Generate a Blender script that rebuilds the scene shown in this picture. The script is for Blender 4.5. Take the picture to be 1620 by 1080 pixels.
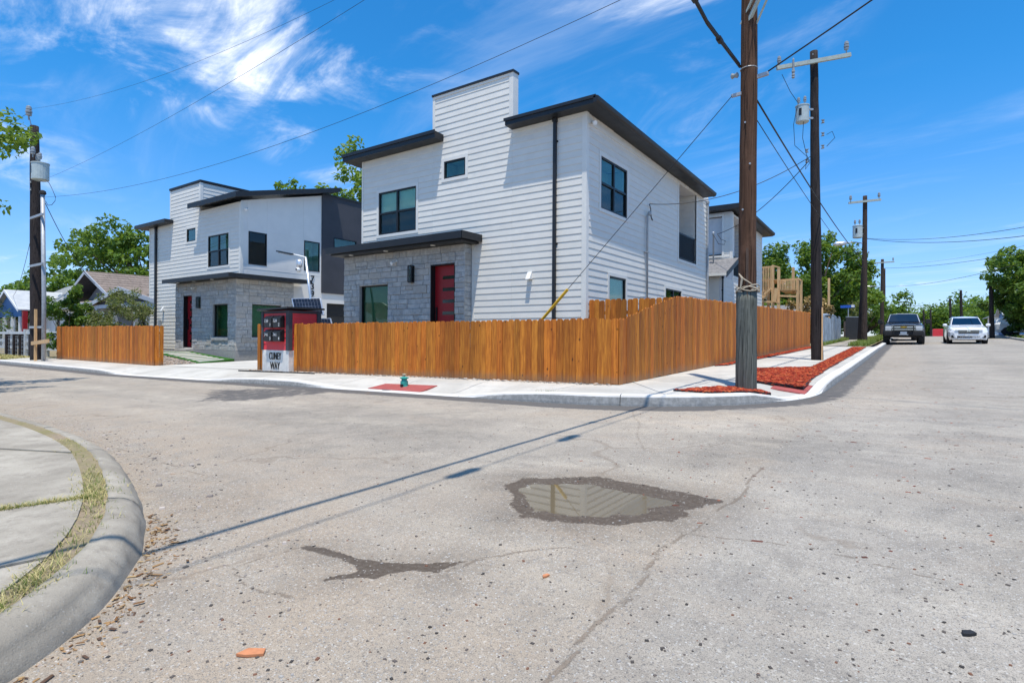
import bpy, bmesh, math, random
import numpy as np
from mathutils import Matrix, Vector
random.seed(7)
for o in list(bpy.data.objects): bpy.data.objects.remove(o)
SC = bpy.context.scene; COL = SC.collection
# ------------------------------------------------------------------ camera
EYE = 1.23; FPX = 905.0; CX, CY = 810.0, 535.0; ROLL = math.radians(.35)
TH = math.atan((1450 - 810) / FPX)
FW = Vector((-math.sin(TH), math.cos(TH), 0)); RT = Vector((math.cos(TH), math.sin(TH), 0)); UP = Vector((0, 0, 1))
cam = bpy.data.cameras.new('camera'); camo = bpy.data.objects.new('camera', cam); COL.objects.link(camo)
cam.sensor_width = 36; cam.sensor_fit = 'HORIZONTAL'; cam.lens = FPX / 1620 * 36
cam.shift_y = -(540 - CY) / 1620; cam.clip_start = .05; cam.clip_end = 3000
r_ = RT * math.cos(ROLL) + UP * math.sin(ROLL); u_ = UP * math.cos(ROLL) - RT * math.sin(ROLL); b_ = -FW
camo.matrix_world = Matrix(((r_.x, u_.x, b_.x, 0), (r_.y, u_.y, b_.y, 0), (r_.z, u_.z, b_.z, EYE), (0, 0, 0, 1)))
SC.camera = camo
# ------------------------------------------------------------------ sky, sun, exposure
TOSUN = Vector((.70, -1.0, 4.4)).normalized()
SUN_EL = math.asin(TOSUN.z); SUN_AZ = math.atan2(TOSUN.x, TOSUN.y)
W = bpy.data.worlds.new('World'); SC.world = W; W.use_nodes = True
wn = W.node_tree.nodes; wl = W.node_tree.links; wn.clear()
def wnode(t, **k):
    n = wn.new(t)
    for a, b in k.items(): setattr(n, a, b)
    return n
w_out = wnode('ShaderNodeOutputWorld'); w_bg = wnode('ShaderNodeBackground')
sky = wnode('ShaderNodeTexSky', sky_type='NISHITA', sun_disc=False)
sky.sun_elevation = SUN_EL; sky.sun_rotation = SUN_AZ; sky.altitude = 200; sky.air_density = 1.0; sky.dust_density = .5; sky.ozone_density = 4.0
SKY_STRENGTH = .15; CL_TURN = .25
# cirrus: noise on a plane overhead, so that it goes on in every direction
tc = wnode('ShaderNodeTexCoord'); sep = wnode('ShaderNodeSeparateXYZ'); wl.new(tc.outputs['Generated'], sep.inputs[0])
def wmath(op, a, b=None):
    n = wnode('ShaderNodeMath', operation=op)
    for i, v in enumerate((a, b)):
        if v is None: continue
        if isinstance(v, (int, float)): n.inputs[i].default_value = v
        else: wl.new(v, n.inputs[i])
    return n.outputs[0]
zz = wmath('MAXIMUM', wmath('ADD', sep.outputs[2], .055), .03)
px = wmath('DIVIDE', sep.outputs[0], zz); py = wmath('DIVIDE', sep.outputs[1], zz)
comb = wnode('ShaderNodeCombineXYZ'); wl.new(px, comb.inputs[0]); wl.new(py, comb.inputs[1])
turn = wnode('ShaderNodeMapping'); turn.inputs['Rotation'].default_value = (0, 0, CL_TURN); wl.new(comb.outputs[0], turn.inputs[0])
def wnoise(scale, detail, rough, dist, loc, rot, scl):
    m = wnode('ShaderNodeMapping'); m.inputs['Location'].default_value = loc; m.inputs['Rotation'].default_value = (0, 0, rot); m.inputs['Scale'].default_value = scl
    wl.new(turn.outputs[0], m.inputs[0])
    n = wnode('ShaderNodeTexNoise'); n.inputs['Scale'].default_value = scale; n.inputs['Detail'].default_value = detail
    n.inputs['Roughness'].default_value = rough; n.inputs['Distortion'].default_value = dist
    wl.new(m.outputs[0], n.inputs['Vector']); return n.outputs[0]
def wramp(v, a, b):
    n = wnode('ShaderNodeMapRange', interpolation_type='SMOOTHSTEP'); n.inputs[1].default_value = a; n.inputs[2].default_value = b
    wl.new(v, n.inputs[0]); return n.outputs[0]
CL_LOC = (12.8, 4.7, 0)
big = wramp(wnoise(.55, 3, .5, .3, CL_LOC, .5, (1, 1, 1)), .47, .68)
mid = wramp(wnoise(1.5, 8, .62, .9, (1.5, 11.0, 0), .85, (.8, 1.3, 1)), .45, .80)
fine = wramp(wnoise(4.5, 9, .66, 1.2, (1, 6, 0), .9, (.4, 1.7, 1)), .3, .75)
wisp = wramp(wnoise(.9, 7, .6, .8, (8.3, 4.1, 0), -.5, (.5, 1.8, 1)), .50, .95)
cl = wmath('MULTIPLY', big, wmath('MULTIPLY', mid, wmath('ADD', wmath('MULTIPLY', fine, .75), .35)))
cl = wmath('MINIMUM', wmath('ADD', wmath('MULTIPLY', cl, 1.55), wmath('MULTIPLY', wisp, .28)), .95)
tint = wnode('ShaderNodeMixRGB', blend_type='MULTIPLY'); tint.inputs[0].default_value = 1; wl.new(sky.outputs[0], tint.inputs[1])
hor = wnode('ShaderNodeMixRGB'); wl.new(wramp(sep.outputs[2], .0, .40), hor.inputs[0]); hor.inputs[1].default_value = (.82, .92, 1.18, 1); hor.inputs[2].default_value = (.38, .94, 1.26, 1); wl.new(hor.outputs[0], tint.inputs[2])
mixc = wnode('ShaderNodeMixRGB'); wl.new(cl, mixc.inputs[0]); wl.new(tint.outputs[0], mixc.inputs[1]); mixc.inputs[2].default_value = (8.0, 8.2, 8.6, 1)
hs = wnode('ShaderNodeHueSaturation'); hs.inputs['Saturation'].default_value = 1.05; hs.inputs['Value'].default_value = 1.0
wl.new(mixc.outputs[0], hs.inputs['Color']); wl.new(hs.outputs[0], w_bg.inputs[0]); w_bg.inputs[1].default_value = SKY_STRENGTH
wl.new(w_bg.outputs[0], w_out.inputs[0])
sl = bpy.data.lights.new('sun', 'SUN'); so = bpy.data.objects.new('sun', sl); COL.objects.link(so)
sl.energy = 4.9; sl.angle = math.radians(.53); sl.color = (1, .935, .83)
so.rotation_euler = (-TOSUN).to_track_quat('-Z', 'Y').to_euler(); so.location = TOSUN * 60
SC.view_settings.view_transform = 'Standard'; SC.view_settings.look = 'None'; SC.view_settings.gamma = 1; SC.view_settings.exposure = .16
# ------------------------------------------------------------------ pixels of the photograph -> directions
def ray(x, y):
    u = x - CX; v = CY - y; c, s = math.cos(ROLL), math.sin(ROLL)
    u2 = c * u - s * v; v2 = s * u + c * v
    return (FW.x * FPX + RT.x * u2, FW.y * FPX + RT.y * u2, v2)
def pY(x, y, Y):
    d = ray(x, y); t = Y / d[1]; return (d[0] * t, Y, EYE + d[2] * t)
def pX(x, y, X):
    d = ray(x, y); t = X / d[0]; return (X, d[1] * t, EYE + d[2] * t)
def pD(x, y, D):
    d = ray(x, y); t = D / FPX; return (d[0] * t, d[1] * t, EYE + d[2] * t)
def sstep(a, b, x):
    t = np.clip((np.asarray(x, float) - a) / (b - a), 0, 1); return t * t * (3 - 2 * t)
def gz(X, Y):                                   # height of the road surface
    X = np.asarray(X, float); Y = np.asarray(Y, float)
    xs = .0145 * np.maximum(X, -22) - .0145 * np.maximum(X - 12, 0)
    yy = np.clip(Y, -12, 78); yy = yy - .55 * np.maximum(yy - 66, 0) - .0 * yy
    return .067 + xs + .023 * yy
def gzf(x, y): return float(gz(x, y))
def pG(x, y, h=0.):
    d = ray(x, y); t = 10 / FPX
    for i in range(40):
        X, Y = d[0] * t, d[1] * t
        t = (gzf(X, Y) + h - EYE) / d[2] * .5 + t * .5
    return (d[0] * t, d[1] * t, EYE + d[2] * t)
# ------------------------------------------------------------------ object helpers
WM = {}
def wm(o): return WM.get(o.name, Matrix.Identity(4))
def place(o, parent, loc, rot=(0, 0, 0), local=False):
    M = Matrix.Translation(loc) @ Matrix.Rotation(rot[2], 4, 'Z') @ Matrix.Rotation(rot[1], 4, 'Y') @ Matrix.Rotation(rot[0], 4, 'X')
    o.location = loc; o.rotation_euler = rot; COL.objects.link(o)
    if parent is not None:
        o.parent = parent
        if local: WM[o.name] = wm(parent) @ M
        else: o.matrix_parent_inverse = wm(parent).inverted(); WM[o.name] = M
    else: WM[o.name] = M
    return o
def tag(o, label=None, cat=None, group=None, kind=None):
    if label: o['label'] = label
    if cat: o['category'] = cat
    if group: o['group'] = group
    if kind: o['kind'] = kind
    return o
def thing(name, label, cat, loc=(0, 0, 0), rz=0, group=None):
    o = bpy.data.objects.new(name, None); o.empty_display_size = .2
    place(o, None, loc, (0, 0, rz)); return tag(o, label, cat, group)
class MB:
    def __init__(s): s.v = []; s.f = []
    def add(s, vs, fs):
        b = len(s.v); s.v.extend(tuple(map(float, p)) for p in vs); s.f.extend(tuple(b + i for i in f) for f in fs); return s
    def box(s, x0, x1, y0, y1, z0, z1):
        if x0 > x1: x0, x1 = x1, x0
        if y0 > y1: y0, y1 = y1, y0
        if z0 > z1: z0, z1 = z1, z0
        return s.add([(x0, y0, z0), (x1, y0, z0), (x1, y1, z0), (x0, y1, z0), (x0, y0, z1), (x1, y0, z1), (x1, y1, z1), (x0, y1, z1)],
                     [(3, 2, 1, 0), (4, 5, 6, 7), (0, 1, 5, 4), (1, 2, 6, 5), (2, 3, 7, 6), (3, 0, 4, 7)])
    def bar(s, a, b, w, h, up=(0, 0, 1)):             # a beam of section w x h from a to b
        a = Vector(a); b = Vector(b); d = (b - a).normalized(); u = Vector(up)
        if abs(d.dot(u)) > .95: u = Vector((1, 0, 0))
        sd = d.cross(u).normalized(); u = sd.cross(d)
        vs = [p + sd * (w / 2 * i) + u * (h / 2 * j) for p in (a, b) for i, j in ((-1, -1), (1, -1), (1, 1), (-1, 1))]
        return s.add(vs, [(0, 1, 2, 3), (7, 6, 5, 4), (0, 4, 5, 1), (1, 5, 6, 2), (2, 6, 7, 3), (3, 7, 4, 0)])
    def tube(s, pts, rad, n=8, cap=True):
        pts = [Vector(p) for p in pts]; k = len(pts); rad = rad if isinstance(rad, (list, tuple)) else [rad] * k
        base = len(s.v); u = None
        for i, p in enumerate(pts):
            d = (pts[min(i + 1, k - 1)] - pts[max(i - 1, 0)]).normalized()
            if u is None: u = Vector((0, 0, 1)) if abs(d.z) < .9 else Vector((1, 0, 0))
            sd = d.cross(u).normalized(); u = sd.cross(d).normalized()
            for j in range(n):
                a = 2 * math.pi * j / n; q = p + (sd * math.cos(a) + u * math.sin(a)) * rad[i]; s.v.append(tuple(q))
        for i in range(k - 1):
            for j in range(n):
                a, b = base + i * n + j, base + i * n + (j + 1) % n
                s.f.append((a, b, b + n, a + n))
        if cap: s.f.append(tuple(base + j for j in range(n - 1, -1, -1))); s.f.append(tuple(base + (k - 1) * n + j for j in range(n)))
        return s
    def lathe(s, c, prof, n=16, axis='Z'):           # prof: (radius, height)
        base = len(s.v)
        for r, h in prof:
            for j in range(n):
                a = 2 * math.pi * j / n; x, y = r * math.cos(a), r * math.sin(a)
                p = {'Z': (c[0] + x, c[1] + y, c[2] + h), 'X': (c[0] + h, c[1] + x, c[2] + y), 'Y': (c[0] + x, c[1] + h, c[2] + y)}[axis]; s.v.append(p)
        k = len(prof)
        for i in range(k - 1):
            for j in range(n):
                a, b = base + i * n + j, base + i * n + (j + 1) % n; s.f.append((a, b, b + n, a + n))
        s.f.append(tuple(base + j for j in range(n - 1, -1, -1))); s.f.append(tuple(base + (k - 1) * n + j for j in range(n))); return s
    def prism(s, poly, off):                          # polygon (3D points) extruded by a vector
        n = len(poly); off = Vector(off); vs = [Vector(p) for p in poly]; vs = vs + [p + off for p in vs]
        return s.add(vs, [tuple(range(n - 1, -1, -1)), tuple(range(n, 2 * n))] + [(i, (i + 1) % n, n + (i + 1) % n, n + i) for i in range(n)])
    def mesh(s, name, m=None, smooth=False, fix=True):
        me = bpy.data.meshes.new(name); me.from_pydata(s.v, [], s.f)
        if fix:
            bm = bmesh.new(); bm.from_mesh(me); bmesh.ops.recalc_face_normals(bm, faces=bm.faces); bm.to_mesh(me); bm.free()
        if smooth:
            me.polygons.foreach_set('use_smooth', [True] * len(me.polygons))
        if m is not None:
            for q in (m if isinstance(m, (list, tuple)) else [m]): me.materials.append(q)
        return me
    def build(s, name, m, parent=None, loc=(0, 0, 0), rot=(0, 0, 0), smooth=False, local=False, bev=0, fix=True):
        o = bpy.data.objects.new(name, s.mesh(name, m, smooth, fix)); place(o, parent, loc, rot, local)
        if bev:
            b = o.modifiers.new('bevel', 'BEVEL'); b.width = bev; b.segments = 2; b.limit_method = 'ANGLE'
        return o
def inst(name, me, parent, loc, rot=(0, 0, 0), local=False):
    return place(bpy.data.objects.new(name, me), parent, loc, rot, local)
def struct(o): o['kind'] = 'structure'; return o
# ------------------------------------------------------------------ materials
class NT:
    def __init__(s, name):
        s.m = bpy.data.materials.new(name); s.m.use_nodes = True; s.t = s.m.node_tree; s.t.nodes.clear()
        s.out = s.t.nodes.new('ShaderNodeOutputMaterial')
    def n(s, t, ins=None, **k):
        q = s.t.nodes.new(t)
        for a, b in k.items(): setattr(q, a, b)
        for a, b in (ins or {}).items(): s.set(q.inputs[a], b)
        return q
    def set(s, inp, v):
        if isinstance(v, bpy.types.NodeSocket): s.t.links.new(v, inp)
        else: inp.default_value = (tuple(v) + (1,)) if isinstance(v, (tuple, list)) and len(v) == 3 and inp.type == 'RGBA' else v
    def math(s, op, a, b=0., c=None):
        q = s.n('ShaderNodeMath', {0: a, 1: b}, operation=op)
        if c is not None: s.set(q.inputs[2], c)
        return q.outputs[0]
    def mix(s, f, a, b, mode='MIX'):
        return s.n('ShaderNodeMixRGB', {0: f, 1: a, 2: b}, blend_type=mode).outputs[0]
    def noise(s, vec, scale, detail=4, rough=.55, dist=0):
        return s.n('ShaderNodeTexNoise', {'Vector': vec, 'Scale': scale, 'Detail': detail, 'Roughness': rough, 'Distortion': dist}).outputs[0]
    def rng(s, v, a, b, c=0., d=1., smooth=True):
        return s.n('ShaderNodeMapRange', {0: v, 1: a, 2: b, 3: c, 4: d}, interpolation_type='SMOOTHSTEP' if smooth else 'LINEAR').outputs[0]
    def obj(s, rnd=False, scale=None):
        v = s.n('ShaderNodeTexCoord').outputs['Object']
        if rnd:
            r = s.n('ShaderNodeObjectInfo').outputs['Random']; k = s.n('ShaderNodeCombineXYZ', {0: s.math('MULTIPLY', r, 97.), 1: s.math('MULTIPLY', r, 57.), 2: s.math('MULTIPLY', r, 31.)}).outputs[0]
            v = s.n('ShaderNodeVectorMath', {0: v, 1: k}, operation='ADD').outputs[0]
        if scale: v = s.n('ShaderNodeMapping', {0: v, 'Scale': scale}).outputs[0]
        return v
    def bump(s, h, strength, dist=.02):
        return s.n('ShaderNodeBump', {'Height': h, 'Strength': strength, 'Distance': dist}).outputs[0]
    def finish(s, color, rough=.6, metal=0, spec=.5, normal=None, **k):
        b = s.n('ShaderNodeBsdfPrincipled', {'Base Color': color, 'Roughness': rough, 'Metallic': metal, 'Specular IOR Level': spec})
        for a, v in k.items(): s.set(b.inputs[a], v)
        if normal is not None: s.set(b.inputs['Normal'], normal)
        s.t.links.new(b.outputs[0], s.out.inputs[0]); return s.m
def scl(c, k): return tuple(min(1, x * k) for x in c)
def mk(name, c, rough=.6, var=.12, scale=4., bump=0., bscale=60., metal=0, spec=.4, rnd=.0, dirt=0., stretch=None, coat=0):
    t = NT(name); v = t.obj(rnd > 0, stretch); a = t.noise(v, scale, 6, .6)
    col = t.mix(t.rng(a, .3, .7), scl(c, 1 - var), scl(c, 1 + var))
    if rnd:
        r = t.n('ShaderNodeObjectInfo').outputs['Random']; f = t.math('ADD', t.math('MULTIPLY', r, 2 * rnd), 1 - rnd)
        col = t.mix(1., col, t.n('ShaderNodeCombineXYZ', {0: f, 1: f, 2: f}).outputs[0], 'MULTIPLY')
    if dirt: col = t.mix(t.math('MULTIPLY', t.rng(t.noise(v, scale * .37, 8, .7), .5, .75), dirt), col, scl(c, .45))
    nm = t.bump(t.noise(v, bscale, 5, .6), bump) if bump else None
    return t.finish(col, t.rng(a, .3, .7, rough * .9, min(1, rough * 1.1)), metal, spec, nm, **({'Coat Weight': coat, 'Coat Roughness': .05} if coat else {}))
M = {}
M['siding'] = mk('siding_paint', (.715, .69, .63), .55, .03, 3, .05, 90, rnd=.025, spec=.3, dirt=.05)
M['trim'] = mk('white_trim', (.74, .72, .665), .5, .03, 3, spec=.3, dirt=.05)
M['panelwall'] = mk('off_white_panel', (.74, .72, .68), .6, .03, 2, .05, 120, spec=.25, dirt=.05)
M['wall'] = mk('wall_sheathing', (.6, .6, .6), .8, .04, 3)
M['room'] = mk('dim_room', (.42, .44, .42), .9, .1, 2)
M['blind'] = mk('window_blind', (.86, .88, .85), .6, .05, 6)
M['char'] = mk('charcoal_fascia', (.017, .018, .021), .45, .15, 3, .02, 60, spec=.4, dirt=.1)
M['charwall'] = mk('charcoal_stucco', (.060, .062, .072), .75, .12, 1.3, .2, 220, spec=.25)
M['black'] = mk('black_frame', (.012, .012, .013), .4, .1, 8, spec=.4)
M['red'] = mk('red_door_paint', (.30, .010, .016), .35, .08, 6, spec=.4)
M['redbox'] = mk('red_box_paint', (.66, .045, .055), .5, .08, 6, spec=.35, rnd=.05)
M['conc'] = mk('new_concrete', (.54, .51, .45), .85, .06, 1.1, .12, 160, spec=.2, dirt=.10, rnd=.03)
def newconc():
    t = NT('new_concrete'); v = t.obj(); r = t.n('ShaderNodeObjectInfo').outputs['Random']; a = t.noise(v, .9, 8, .68, .4); b = t.noise(v, 5, 8, .7); br = t.noise(t.n('ShaderNodeMapping', {0: v, 'Scale': (260, 9, 9)}).outputs[0], 1., 3, .6)
    col = t.mix(t.rng(a, .32, .68), (.40, .382, .345), (.52, .50, .455)); col = t.mix(t.rng(b, .54, .74, 0, .45), col, (.30, .275, .235)); col = t.mix(t.rng(br, .52, .72, 0, .30), col, (.36, .345, .315))
    col = t.mix(t.rng(t.noise(v, .55, 7, .72, 1.2), .56, .72, 0, .40), col, (.33, .28, .215))
    f = t.math('ADD', t.math('MULTIPLY', r, .14), .93); col = t.mix(1., col, t.n('ShaderNodeCombineXYZ', {0: f, 1: f, 2: f}).outputs[0], 'MULTIPLY')
    return t.finish(col, .88, 0, .2, t.bump(t.math('ADD', br, b), .25, .006))
M['conc'] = newconc()
M['gutter'] = mk('galvanised', (.36, .38, .40), .5, .12, 9, metal=.3)
M['pvc'] = mk('white_plastic', (.8, .8, .78), .4, .03, 5)
M['rubber'] = mk('black_rubber', (.016, .016, .017), .7, .2, 20, .2, 80)
M['wire'] = mk('cable_sheath', (.014, .014, .015), .55, .2, 10)
M['insul'] = mk('porcelain_insulator', (.26, .28, .29), .25, .15, 20, spec=.6)
M['transf'] = mk('transformer_paint', (.42, .48, .47), .4, .08, 6, spec=.5, dirt=.35)
M['armgrey'] = mk('crossarm_grey', (.36, .40, .36), .6, .1, 8, .1, 60)
M['yellow'] = mk('yellow_guard', (.70, .40, .02), .4, .08, 8)
M['lumber'] = mk('framing_lumber', (.62, .39, .19), .75, .16, 3, .2, 40, rnd=.12, stretch=(6, 6, 1))
M['steelblue'] = mk('lit_shade_metal', (.6, .62, .64), .4, .1, 6, metal=.4)
M['shingle'] = mk('brown_shingles', (.215, .172, .145), .9, .25, 7, .5, 30, rnd=.12)
M['shingle_grey'] = mk('grey_shingles', (.17, .165, .165), .9, .3, 9, .5, 40, rnd=.1)
M['metalroof'] = mk('pale_metal_roof', (.52, .53, .53), .45, .08, 2, metal=.25, dirt=.15)
M['greyhouse'] = mk('grey_house_paint', (.20, .21, .24), .7, .08, 3, dirt=.1)
M['palegrey'] = mk('pale_grey_trim', (.42, .45, .50), .6, .06, 3)
M['bluehouse'] = mk('blue_house_paint', (.05, .155, .36), .6, .08, 3)
M['whitepaint'] = mk('white_paint', (.74, .75, .76), .6, .05, 3, dirt=.15)
M['beige'] = mk('beige_paint', (.52, .44, .33), .7, .08, 3)
M['corrug'] = mk('old_corrugated_sheet', (.33, .37, .41), .5, .35, 2.2, .1, 30, metal=.35, dirt=.6, stretch=(3, 3, .6))
M['darkpanel'] = mk('dark_panel', (.025, .025, .026), .7, .2, 6)
M['oldwood'] = mk('weathered_board', (.105, .068, .050), .85, .3, 3, .3, 50, rnd=.25, stretch=(6, 6, 1))
M['solar'] = mk('solar_cell', (.010, .011, .018), .35, .1, 20, spec=.15)
M['alu'] = mk('aluminium', (.66, .67, .69), .35, .06, 8, metal=.7)
M['tealcap'] = mk('green_painted_iron', (.03, .33, .27), .5, .2, 18, .15, 60, dirt=.4)
M['brass'] = mk('dull_brass', (.45, .38, .26), .45, .2, 20, metal=.4)
M['tactile'] = mk('tactile_red', (.36, .085, .075), .75, .1, 9)
M['signblue'] = mk('street_sign_blue', (.02, .10, .45), .45, .05, 6)
M['chrome'] = mk('chrome', (.7, .7, .7), .12, .05, 6, metal=1)
M['lens'] = mk('lamp_lens', (.55, .58, .6), .12, .1, 20, spec=.8)
M['paintdark'] = mk('dark_car_paint', (.035, .037, .042), .25, .05, 4, spec=.5, coat=1)
M['paintwhite'] = mk('white_car_paint', (.78, .79, .80), .25, .02, 4, spec=.5, coat=1)
M['plate'] = mk('number_plate', (.6, .62, .62), .5, .1, 9)
M['gold'] = mk('gold_badge', (.7, .45, .08), .25, .05, 9, metal=.9)
M['rope'] = mk('frayed_rope', (.42, .36, .27), .9, .2, 40, .3, 90)
M['cut'] = mk('number_black', (.015, .015, .015), .5, .1, 8)
M['whiteink'] = mk('white_numerals', (.75, .75, .75), .5, .03, 8)
M['bark'] = mk('tree_bark', (.10, .075, .055), .95, .3, 6, .7, 22, stretch=(3, 3, .8))
M['pebble'] = mk('river_pebbles', (.42, .33, .27), .85, .35, 14, rnd=.0)
M['baseconc'] = mk('painted_block', (.70, .68, .64), .85, .1, 6, .35, 40, dirt=.45)
M['oldwhite'] = mk('weathered_white_rail', (.55, .56, .55), .75, .1, 5, dirt=.35)

def wood_fence():
    t = NT('cedar_stain'); v = t.obj(True); g = t.n('ShaderNodeMapping', {0: v, 'Scale': (14, 14, 1.1)}).outputs[0]
    n1 = t.noise(g, 2.2, 8, .62, .35); n2 = t.noise(t.n('ShaderNodeMapping', {0: v, 'Scale': (60, 60, 2.2)}).outputs[0], 2, 4, .6)
    col = t.mix(t.rng(n1, .32, .7), (.33, .090, .0095), (.60, .205, .024))
    col = t.mix(t.rng(n2, .5, .8, 0, .5), col, (.27, .068, .009))
    k = t.n('ShaderNodeTexVoronoi', {'Vector': t.n('ShaderNodeMapping', {0: v, 'Scale': (3.0, 3.0, 1.7)}).outputs[0], 'Scale': 1.5, 'Randomness': 1.})
    d = t.math('ADD', k.outputs['Distance'], t.math('MULTIPLY', t.noise(v, 25, 3), .09))
    col = t.mix(t.rng(d, .085, .15, .85, 0.), col, (.070, .020, .006))
    r = t.n('ShaderNodeObjectInfo').outputs['Random']; f = t.math('ADD', t.math('MULTIPLY', r, .62), .68)
    f2 = t.math('ADD', t.math('MULTIPLY', t.math('FRACT', t.math('MULTIPLY', r, 17.3)), .2), .9)
    col = t.mix(1., col, t.n('ShaderNodeCombineXYZ', {0: f, 1: t.math('MULTIPLY', f, f2), 2: t.math('MULTIPLY', f, f2)}).outputs[0], 'MULTIPLY')
    hz = t.n('ShaderNodeSeparateXYZ', {0: t.obj()}).outputs[2]      # splashed soil at the foot of the boards
    col = t.mix(t.rng(t.math('ADD', hz, t.math('MULTIPLY', t.noise(v, 7, 6, .7), .30)), .16, .36, .55, 0.), col, (.26, .165, .095))
    return t.finish(col, t.rng(n1, .3, .7, .62, .8), 0, .3, t.bump(n1, .25, .01))
M['fence'] = wood_fence()
def pole_wood(name, c1, c2, c3):
    t = NT(name); v = t.obj(); g = t.n('ShaderNodeMapping', {0: v, 'Scale': (9, 9, .35)}).outputs[0]
    a = t.noise(g, 2.6, 9, .65, .4); b = t.noise(t.n('ShaderNodeMapping', {0: v, 'Scale': (30, 30, .6)}).outputs[0], 2, 5, .6)
    col = t.mix(t.rng(a, .3, .7), c1, c2); col = t.mix(t.rng(b, .54, .68), col, c3)
    col = t.mix(t.rng(t.noise(v, 1.3, 6, .7), .52, .72, 0, .7), col, scl(c2, 1.35))
    return t.finish(col, .85, 0, .2, t.bump(t.math('SUBTRACT', a, t.rng(b, .54, .68, 0, .6)), .8, .02))
M['polebrown'] = pole_wood('creosote_brown', (.062, .031, .018), (.125, .066, .041), (.016, .009, .006))
M['poledark'] = pole_wood('creosote_dark', (.022, .018, .018), (.045, .036, .034), (.008, .007, .007))
M['poledull'] = pole_wood('creosote_dull', (.040, .028, .022), (.075, .052, .042), (.012, .009, .008))
M['polegrey'] = pole_wood('grey_wrap', (.085, .088, .072), (.165, .170, .145), (.030, .030, .025))
def stone(name, c1, c2, c3):
    t = NT(name); v = t.obj(True); a = t.noise(v, 7, 9, .68); r = t.n('ShaderNodeObjectInfo').outputs['Random']
    col = t.mix(t.rng(a, .3, .72), c1, c2); col = t.mix(t.math('MULTIPLY', t.rng(t.math('FRACT', t.math('MULTIPLY', r, 7.7)), .55, 1.), .6), col, c3)
    f = t.math('ADD', t.math('MULTIPLY', r, .22), .9); col = t.mix(1., col, t.n('ShaderNodeCombineXYZ', {0: f, 1: f, 2: f}).outputs[0], 'MULTIPLY')
    col = t.mix(t.rng(t.noise(v, 22, 6, .7), .62, .72, 0, .35), col, (.5, .49, .47))
    return t.finish(col, .88, 0, .25, t.bump(t.noise(v, 16, 9, .7), .9, .03))
M['stone'] = stone('grey_ashlar', (.33, .332, .33), (.53, .525, .50), (.46, .41, .345))
M['mortar'] = mk('mortar', (.34, .335, .325), .95, .12, 12, .3, 60)
def glass(name, tint, refl, rough=.0):
    t = NT(name); fr = t.math('ADD', t.math('MULTIPLY', t.math('POWER', t.n('ShaderNodeLayerWeight', {'Blend': .5}).outputs['Facing'], 5.), .9), .035)
    g = t.n('ShaderNodeBsdfGlossy', {'Color': (1, 1, 1, 1), 'Roughness': rough}); tr = t.n('ShaderNodeBsdfTransparent', {'Color': tint + (1,)})
    m = t.n('ShaderNodeMixShader', {0: t.math('MINIMUM', t.math('ADD', fr, refl), 1.), 1: tr.outputs[0], 2: g.outputs[0]})
    t.t.links.new(m.outputs[0], t.out.inputs[0]); return t.m
M['glass'] = glass('window_glass', (.70, .88, .83), .03)
M['screen'] = glass('screened_glass', (.48, .55, .55), .0)
M['greenglass'] = glass('green_tinted_glass', (.40, .62, .50), .01)
M['carglass'] = glass('car_glass', (.05, .08, .13), .10)
def leafm(name, c1, c2, c3, trans=.35):
    t = NT(name); r = t.n('ShaderNodeNewGeometry').outputs['Random Per Island']; v = t.obj()
    col = t.mix(r, c1, c2); col = t.mix(t.rng(t.noise(v, .9, 3), .45, .7), col, c3)
    p = t.n('ShaderNodeBsdfPrincipled', {'Base Color': col, 'Roughness': .55, 'Specular IOR Level': .3})
    tl = t.n('ShaderNodeBsdfTranslucent', {'Color': t.mix(.5, col, (.30, .42, .03))})
    m = t.n('ShaderNodeMixShader', {0: trans, 1: p.outputs[0], 2: tl.outputs[0]}); t.t.links.new(m.outputs[0], t.out.inputs[0]); return t.m
M['leaf'] = leafm('leaf_green', (.060, .130, .018), (.150, .245, .042), (.09, .18, .025), .42)
M['leaf_bright'] = leafm('leaf_bright', (.09, .17, .02), (.19, .29, .05), (.13, .23, .03), .45)
M['leaf_dark'] = leafm('leaf_dark', (.032, .080, .016), (.085, .155, .034), (.05, .105, .022), .3)
M['leaf_olive'] = leafm('leaf_olive', (.09, .115, .045), (.19, .20, .085), (.13, .14, .06))
M['leaf_dry'] = leafm('leaf_dry', (.30, .19, .07), (.52, .36, .16), (.36, .24, .10), .2)
M['grass'] = leafm('grass_green', (.10, .16, .03), (.22, .26, .07), (.16, .20, .05))
M['grassdry'] = leafm('grass_dry', (.42, .34, .14), (.58, .50, .24), (.26, .27, .08), .2)
M['turf'] = leafm('artificial_turf', (.03, .13, .015), (.06, .20, .03), (.04, .15, .02))
def islandm(name, cols, rough=.85, spec=.2):
    t = NT(name); r = t.n('ShaderNodeNewGeometry').outputs['Random Per Island']; ra = t.n('ShaderNodeValToRGB', {0: r}).outputs[0]
    cr = ra.node.color_ramp; cr.interpolation = 'CONSTANT'
    while len(cr.elements) < len(cols): cr.elements.new(.5)
    for i, c in enumerate(cols): cr.elements[i].position = i / len(cols); cr.elements[i].color = tuple(c) + (1,)
    return t.finish(ra, rough, 0, spec)
M['mulch'] = islandm('red_mulch', [(.33, .040, .016), (.42, .075, .025), (.24, .022, .012), (.50, .13, .05), (.36, .05, .02), (.14, .018, .012)])
M['straymulch'] = islandm('faded_mulch', [(.21, .060, .035), (.13, .045, .030), (.27, .085, .045), (.09, .040, .030)])
M['gravelm'] = islandm('gravel', [(.36, .31, .27), (.22, .19, .17), (.46, .40, .35), (.13, .115, .10), (.40, .30, .22)])
M['roadbits'] = islandm('road_bits', [(.075, .066, .06), (.12, .10, .09), (.30, .28, .26), (.05, .045, .042), (.17, .085, .055), (.10, .085, .075), (.35, .33, .30)])
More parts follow.
